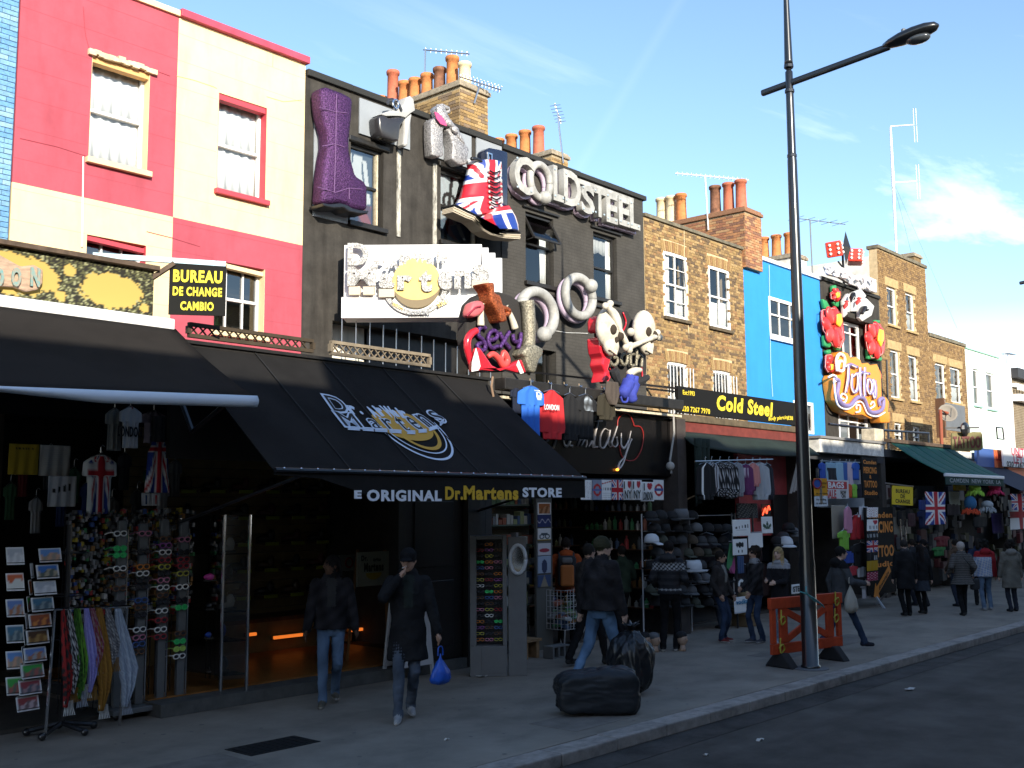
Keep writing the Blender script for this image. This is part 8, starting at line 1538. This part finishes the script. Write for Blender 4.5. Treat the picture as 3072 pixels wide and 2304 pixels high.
    if hood: B.ell(V((0, cy(1.46)-.085, 1.47)), .14, .085, .085, hood if not isinstance(hood, bool) else top); B.ell(V((0, cy(1.46)+.02, 1.47)), .11, .08, .045, hood if not isinstance(hood, bool) else top)
    else: B.cap(V((-.05, cy(1.49)+.0, 1.49)), V((.05, cy(1.49)+.0, 1.49)), .06, .06, top)
    if scarf: B.loft([(1.45,0,cy(1.47)+.015,.10,.095),(1.50,0,cy(1.5)+.01,.098,.095),(1.54,0,cy(1.53)+.01,.08,.085)], scarf)
    # one continuous skin: voxel union, then dye each point by its nearest garment
    me = bpy.data.meshes.new('person'); me.from_pydata([tuple(v) for v in B.mb.v], [], B.mb.f); o = bpy.data.objects.new('tmp', me); col.objects.link(o)
    m_ = o.modifiers.new('r', 'REMESH'); m_.mode = 'VOXEL'; m_.voxel_size = voxel; m_ = o.modifiers.new('s', 'SMOOTH'); m_.factor = .5; m_.iterations = 2
    dg = bpy.context.evaluated_depsgraph_get(); me2 = bpy.data.meshes.new_from_object(o.evaluated_get(dg)); bpy.data.objects.remove(o); bpy.data.meshes.remove(me)
    kd_ = kdtree.KDTree(len(B.mb.v))
    for i, v in enumerate(B.mb.v): kd_.insert(v, i)
    kd_.balance(); n = len(me2.vertices); co = np.empty(n*3, np.float32); me2.vertices.foreach_get('co', co); co = co.reshape(-1, 3); cl = np.ones((n, 4), np.float32)
    for i in range(n):
        _, j, d0 = kd_.find(co[i]); j = max((q[1] for q in kd_.find_range(co[i], d0+.007)), key=lambda q: B.p[q]) if B.p[j] < 2 else j; c = B.c[j]; cl[i, :3] = c(co[i]) if callable(c) else c
    at = me2.color_attributes.new('Col', 'FLOAT_COLOR', 'POINT'); at.data.foreach_set('color', cl.ravel()); me2.polygons.foreach_set('use_smooth', [True]*len(me2.polygons))
    nr = np.empty(n*3, np.float32); me2.vertex_normals.foreach_get('vector', nr); nr = nr.reshape(-1, 3)
    for i in range(n):                                   # creases in the cloth
        p = co[i]
        if p[2] < 1.42 and p[2] > .12: co[i] += nr[i]*(.010*(.5-abs(noise.noise((p[0]*9, p[1]*9, p[2]*6+len(label)))*2))+.004*noise.noise((p[0]*22, p[1]*22, p[2]*26)))
    me2.vertices.foreach_set('co', co.ravel()); me2.update()
    me2.materials.clear(); me2.materials.append(mat or CLOTH); me2.transform(Matrix.Scale(k, 4)); me2.name = 'person'
    ob = bpy.data.objects.new('person', me2); col.objects.link(ob); ob.location = g; ob.rotation_euler = (0, 0, math.atan2(-face[0], face[1])); tag(ob, label, 'person', grp)
    return ob
def wpt(ob, k, x, y, z): return ob.matrix_basis @ V((x*k, y*k, z*k))
def place(px, py, hx, hy): g = P(px, py, Z=0); return g, P(hx, hy, Y=g.y).z
JEAN = jit((.085,.13,.20), .35, 7); JEAN2 = jit((.07,.085,.11), .3, 7); JEAND = jit((.03,.045,.08), .3); BLK = jit((.014,.014,.015), .3); BLKJ = jit((.016,.015,.017), .5, 14)
# 1 man in puffer jacket
g, H = place(990, 2112, 978, 1665)
m1 = person('man with dreadlocks in a black puffer jacket and jeans looking sideways', g, (-.62,-.78), H, BLKJ, JEAN, SKIN_D, (.010,.009,.009), (.10,.09,.07), (.3,.28,.25), feet=((.09,.20,0),(-.06,-.14,.03)), hands=((.29,.10,.86),(-.30,.02,.82)), hem=.88, jf=1.2, hyaw=-62, hairk='dreads', shirt=(.03,.03,.03), voxel=.0095)
# 2 smoking man
g, H = place(1222, 2155, 1182, 1648)
m2 = person('man in a black cap and long black coat smoking a cigarette', g, (-.66,-.75), H, BLK, JEAN2, SKIN_M, (.012,.011,.011), (.30,.30,.30), (.45,.45,.45), feet=((.10,.22,0),(-.04,-.12,.02)), hands=((.10,.20,1.455,.9,-.3,-1),(-.33,.04,.80)), hem=.60, flare=1.08, jf=1.1, hyaw=-14, hpitch=-12, hairk='none', hat=('cap', (.010,.010,.011)), shirt=(.02,.025,.022), voxel=.0095)
k = H/1.75; c0 = wpt(m2, k, .02, .135, 1.575); c1 = wpt(m2, k, .065, .205, 1.56)
tag(MB().tube([c0, c1], .005, 6).build('cigarette', M('cigarette_white', (.6,.58,.55), .8)), 'white cigarette held to the lips of the man in the black cap', 'cigarette')
hb2 = wpt(m2, k, -.34, .06, .66)
def carrier(label, top_, w_, h_, c, nm='carrier_bag'):
    b = thing(nm, label, 'bag', top_-UZ*h_); vs_ = []; n_ = 20; rn = random.Random(len(label)); pr = [(0,.06),(.12,.10),(.3,.42),(.55,.85),(.8,1.0),(.93,.85),(1,.35)]
    for (t, r) in pr:
        for i in range(n_): a = 2*math.pi*i/n_; q = 1+.12*math.sin(a*5+t*7)+rn.uniform(-.05,.05); vs_.append(top_+V((w_*r*q*math.cos(a), w_*.6*r*q*math.sin(a), -h_*t)))
    MB().add(vs_, [(i*n_+j, (i+1)*n_+j, (i+1)*n_+(j+1) % n_, i*n_+(j+1) % n_) for i in range(len(pr)-1) for j in range(n_)]+[tuple(range(n_)), tuple((len(pr)-1)*n_+j for j in range(n_-1,-1,-1))]).build('sack', c, b, smooth=True)
    MB().tube(crom([top_+V((-.04,0,-.02)), top_+V((-.03,0,.07)), top_+V((.03,0,.07)), top_+V((.04,0,-.02))]), .008, 5).build('handle', c, b)
carrier('thin blue plastic carrier bag in the smoking man\'s hand', V(hb2), .14, .34, M('blue_plastic', (.012,.08,.42), .35, noise=.3, ns=12, spec=.5))
# 3 man in beanie, 4 companion
g, H = place(1805, 2058, 1832, 1612)
person('man in a green beanie, dark leather jacket and cargo jeans walking', g, (.93,-.20), H, jit((.022,.020,.021), .4, 10), jit((.10,.17,.27), .35, 7), SKIN_L, (.05,.03,.02), (.05,.04,.03), feet=((.07,.30,0),(-.08,-.32,.05)), hands=((.27,.13,.83),(-.26,-.10,.86)), hem=.90, jf=1.36, w=1.08, lean=.05, hairk='none', hat=('beanie', jit((.040,.038,.022), .2)), voxel=.0095, hyaw=-18)
g, H = place(1815, 2000, 1822, 1630)
person('person in a grey coat and black trousers walking beside the beanie man', g+V((-.05,.25,0)), (.93,-.15), H, jit((.05,.045,.042), .3), (.012,.012,.013), SKIN_L, (.02,.018,.016), feet=((.08,.28,0),(-.08,-.30,.04)), hem=.80, jf=1.12, hairk='short')
# 5 backpacker
g = P(1702, 1985, 11.75); g.z = .05; H = P(1706, 1612, 11.75).z-.05
m5 = person('person in an orange jacket standing with back turned in the gift shop', g, (.75,.66), max(H, 1.6), jit((.30,.065,.02), .25), BLK, SKIN_L, (.02,.016,.014), hem=.84, jf=1.15, hands=((.22,.22,1.1),(-.22,.22,1.1)), hairk='short', hood=True)
k = max(H, 1.6)/1.75; b = thing('backpack', 'orange and black backpack on the back of the person in orange', 'backpack', wpt(m5, k, 0, -.25, 1.0)); f_ = V((.75,.66,0)).normalized(); rgt = V((f_.y, -f_.x, 0))
MB().obox(wpt(m5, k, 0, -.24, 1.2), rgt*.16, f_*.09, UZ*.26).build('body', M('pack_black', (.02,.02,.022), .8), b, bevel=.06); MB().obox(wpt(m5, k, 0, -.34, 1.13), rgt*.115, f_*.04, UZ*.18).build('front_pocket', M('pack_orange', (.32,.10,.02), .7), b, bevel=.035); MB().obox(wpt(m5, k, 0, -.33, 1.38), rgt*.09, f_*.04, UZ*.05).build('lid', M('pack_grey', (.12,.12,.12), .7), b, bevel=.03)
for sx in (-1, 1): MB().tube(crom([wpt(m5, k, sx*.1, -.2, 1.0), wpt(m5, k, sx*.12, -.19, 1.4), wpt(m5, k, sx*.12, -.02, 1.5), wpt(m5, k, sx*.13, .14, 1.3)]), .022, 6, flat=.5).build('strap', M('pack_black'), b)
# 6 fair-isle jumper
def knit(p):
    z = p[2]
    if 1.28 < z < 1.40 or .96 < z < .985: return (.30,.30,.30) if (math.sin(p[0]*90+z*20)*math.sin(z*95) > .1 or .965 < z < .978) else (.035,.035,.037)
    return (.035,.035,.038) if math.sin(z*60) > 0 else (.022,.022,.024)
g, H = place(2012, 1952, 1998, 1622)
person('man in a dark fair-isle hooded jumper looking at the hats', g, (.86,.35), H, knit, (.010,.010,.011), SKIN_M, (.014,.012,.011), (.02,.02,.02), (.5,.5,.5), feet=((.09,.04,0),(-.10,-.08,0)), hands=((.20,.20,1.12),(-.24,.15,1.0)), hem=.90, jf=1.12, hairk='short', hood=True)
# 7 man in sunglasses
g, H = place(2165, 1925, 2160, 1652)
person('man in wraparound sunglasses, dark jacket, jeans and red trainers', g, (.10,-1), H, jit((.035,.03,.028), .3), JEAND, SKIN_M, (.02,.015,.012), (.16,.03,.03), (.42,.4,.38), feet=((.13,.08,0),(-.13,.02,0)), hands=((.25,.10,.92),(-.24,.14,.90)), hem=.88, jf=1.1, hairk='short', shades=True, hyaw=18, shirt=(.2,.19,.17))
# 8, 9 two women
g, H = place(2272, 1928, 2275, 1640)
person('woman with dark curly hair in a black printed top and jeans', g, (-.80,.25), H, jit((.028,.026,.027), .6, 16), JEAND, SKIN_M, (.018,.013,.010), (.05,.05,.06), (.35,.35,.35), feet=((.07,.06,0),(-.07,-.05,0)), hands=((.20,.16,1.0),(-.15,.30,.92)), hem=.88, hairk='curly', w=.9, shades=True, scarf=(.22,.22,.23))
g, H = place(2345, 1935, 2338, 1640)
person('blonde woman in a black and grey hooded jacket holding her phone', g, (-.88,-.05), H, (lambda p: (.24,.24,.25) if p[2] > 1.36 else (.016,.015,.017)), jit((.16,.20,.25), .25), SKIN_L, jit((.30,.21,.10), .3, 30), (.4,.4,.4), feet=((.07,.04,0),(-.07,-.04,0)), hands=((.10,.33,1.15),(-.08,.34,1.12)), hem=.82, hairk='long', w=.9, hood=(.26,.26,.27))
# 10 behind the lamp
g, H = place(2530, 1945, 2498, 1640)
m10 = person('person in a dark padded coat striding past behind the barrier', g, (.72,-.66), H*1.0, (lambda p: (.055,.058,.062) if p[2] < 1.38 else (.012,.012,.013)), JEAND, SKIN_L, (.012,.012,.012), (.02,.022,.03), feet=((.08,.38,0),(-.08,-.30,.05)), hands=((.22,.32,1.12),(-.26,-.05,.9)), hem=.78, jf=1.15, hood=(.012,.012,.013), hairk='short')
carrier('white cloth shoulder bag on the person striding behind the barrier', wpt(m10, H/1.75, .28, .05, 1.15), .16, .5, M('calico', (.36,.33,.27), .9), 'shoulder_bag')
# 11-16 shoppers seen from behind, further along
FA = (.70,.71)
g, H = place(2722, 1848, 2718, 1618)
person('tall man in a long black coat seen from behind', g, FA, H, BLK, (.010,.010,.010), SKIN_L, (.03,.027,.025), hem=.62, jf=1.1, w=1.08, scarf=(.05,.05,.055), feet=((.1,.1,0),(-.1,-.1,.02)), voxel=.014)
g, H = place(2770, 1842, 2775, 1660)
person('woman in a black jacket, dark denim skirt and boots seen from behind', g, (.75,.66), max(H, 1.5), BLK, (.010,.010,.010), SKIN_L, (.016,.013,.012), hem=.85, jf=1.12, w=.95, skirt=(.58, (.035,.04,.05)), hairk='long', feet=((.08,.08,0),(-.08,-.12,.03)), voxel=.014)
g, H = place(2845, 1822, 2845, 1642)
person('figure in dark clothes among the racks under the green awning', g+V((0,.5,0)), (-.3,.9), max(H, 1.55), (.016,.016,.017), (.03,.03,.032), SKIN_M, (.012,.011,.011), voxel=.014, hairk='short')
stripe = lambda p: (.13,.12,.11) if math.sin(p[2]*150) > .1 else (.05,.047,.045)
g, H = place(2893, 1846, 2886, 1627)
person('woman in a pale knitted hat and grey striped poncho', g, (.8,.6), max(H, 1.55), stripe, (.011,.011,.012), SKIN_L, (.2,.18,.15), hem=.74, jf=1.15, flare=1.35, hairk='none', hat=('wool', (.34,.30,.27)), feet=((.05,.12,0),(-.05,-.08,0)), hands=((.26,.12,1.0),(-.28,.1,1.0)), voxel=.014)
MB_b = thing('shoulder_strap_bag', 'dark bag on a long strap worn by the woman in the poncho', 'bag', g+V((.1,-.2,.75))); sH = max(H, 1.55)/1.75; pw = bpy.data.objects[-1] if 0 else None
MB().tube(crom([g+V((-.17,-.08,1.42*sH)), g+V((-.02,-.20,1.15*sH)), g+V((.16,-.20,.86*sH))]), .014, 6, flat=.4).build('strap', BLKM, MB_b); MB().obox(g+V((.22,-.18,.74*sH)), (.14,-.03,0), (.02,.05,0), (0,0,.12)).build('pouch', M('pack_black'), MB_b, bevel=.04)
splash = lambda p: (.26,.02,.025) if (p[2] > 1.33 or p[0] > .13) else ((.22,.28,.42) if math.sin(p[0]*70+p[2]*40)*math.sin(p[2]*60-p[0]*30) > .1 else (.42,.43,.45))
g, H = place(2962, 1830, 2956, 1624)
person('youth in a red and white splash-print hooded top and loose jeans', g, (.78,.62), max(H, 1.55), splash, jit((.11,.16,.23), .2), SKIN_M, (.013,.012,.011), (.3,.3,.3), (.4,.4,.4), hem=.84, jf=1.2, hood=(.26,.02,.025), hairk='curly', feet=((.11,.06,0),(-.11,-.08,0)), voxel=.014)
g, H = place(3040, 1834, 3045, 1622)
person('woman in a long grey-beige parka with a furry hood', g, (.75,.66), max(H, 1.55), jit((.12,.112,.095), .2), (.022,.024,.034), SKIN_L, (.014,.012,.011), hem=.58, jf=1.2, flare=1.12, hood=(.17,.16,.145), hairk='curly', feet=((.1,.06,0),(-.1,-.08,0)), voxel=.014)
for lab, px, py, hx, hy, dy, tp_, bt_, hr_, fc_ in (('person in a brown jacket half hidden between the poncho and the red hood', 2925, 1826, 2924, 1640, .5, (.07,.045,.03), (.03,.035,.05), 'short', (.5,.85)), ('person in a navy coat close to the racks beside the parka', 3003, 1824, 3002, 1642, .6, (.02,.03,.06), (.015,.015,.016), 'bob', (.9,.3)), ('person in a charcoal coat browsing under the union flag', 2808, 1826, 2810, 1650, .7, (.03,.032,.036), (.02,.022,.03), 'short', (.2,.95)), ('shopper in a black jacket browsing the print bags', 2235, 1905, 2236, 1650, .9, (.018,.018,.02), (.04,.05,.07), 'short', (.4,.9)), ('person in a dark green jacket inside the gift shop', 1900, 1925, 1897, 1640, .5, (.03,.045,.03), (.02,.02,.022), 'short', (.3,.95))):
    g, H = place(px, py, hx, hy); person(lab, g+V((dy*.8, dy, 0)), fc_, max(1.55, min(H, 1.85)), jit(tp_, .3), bt_, SKIN_M, (.02,.016,.013), hairk=hr_, hands=((.22,.2,1.05),(-.24,.12,.95)), feet=((.09,.05,0),(-.09,-.06,0)), jf=1.1, voxel=.014)
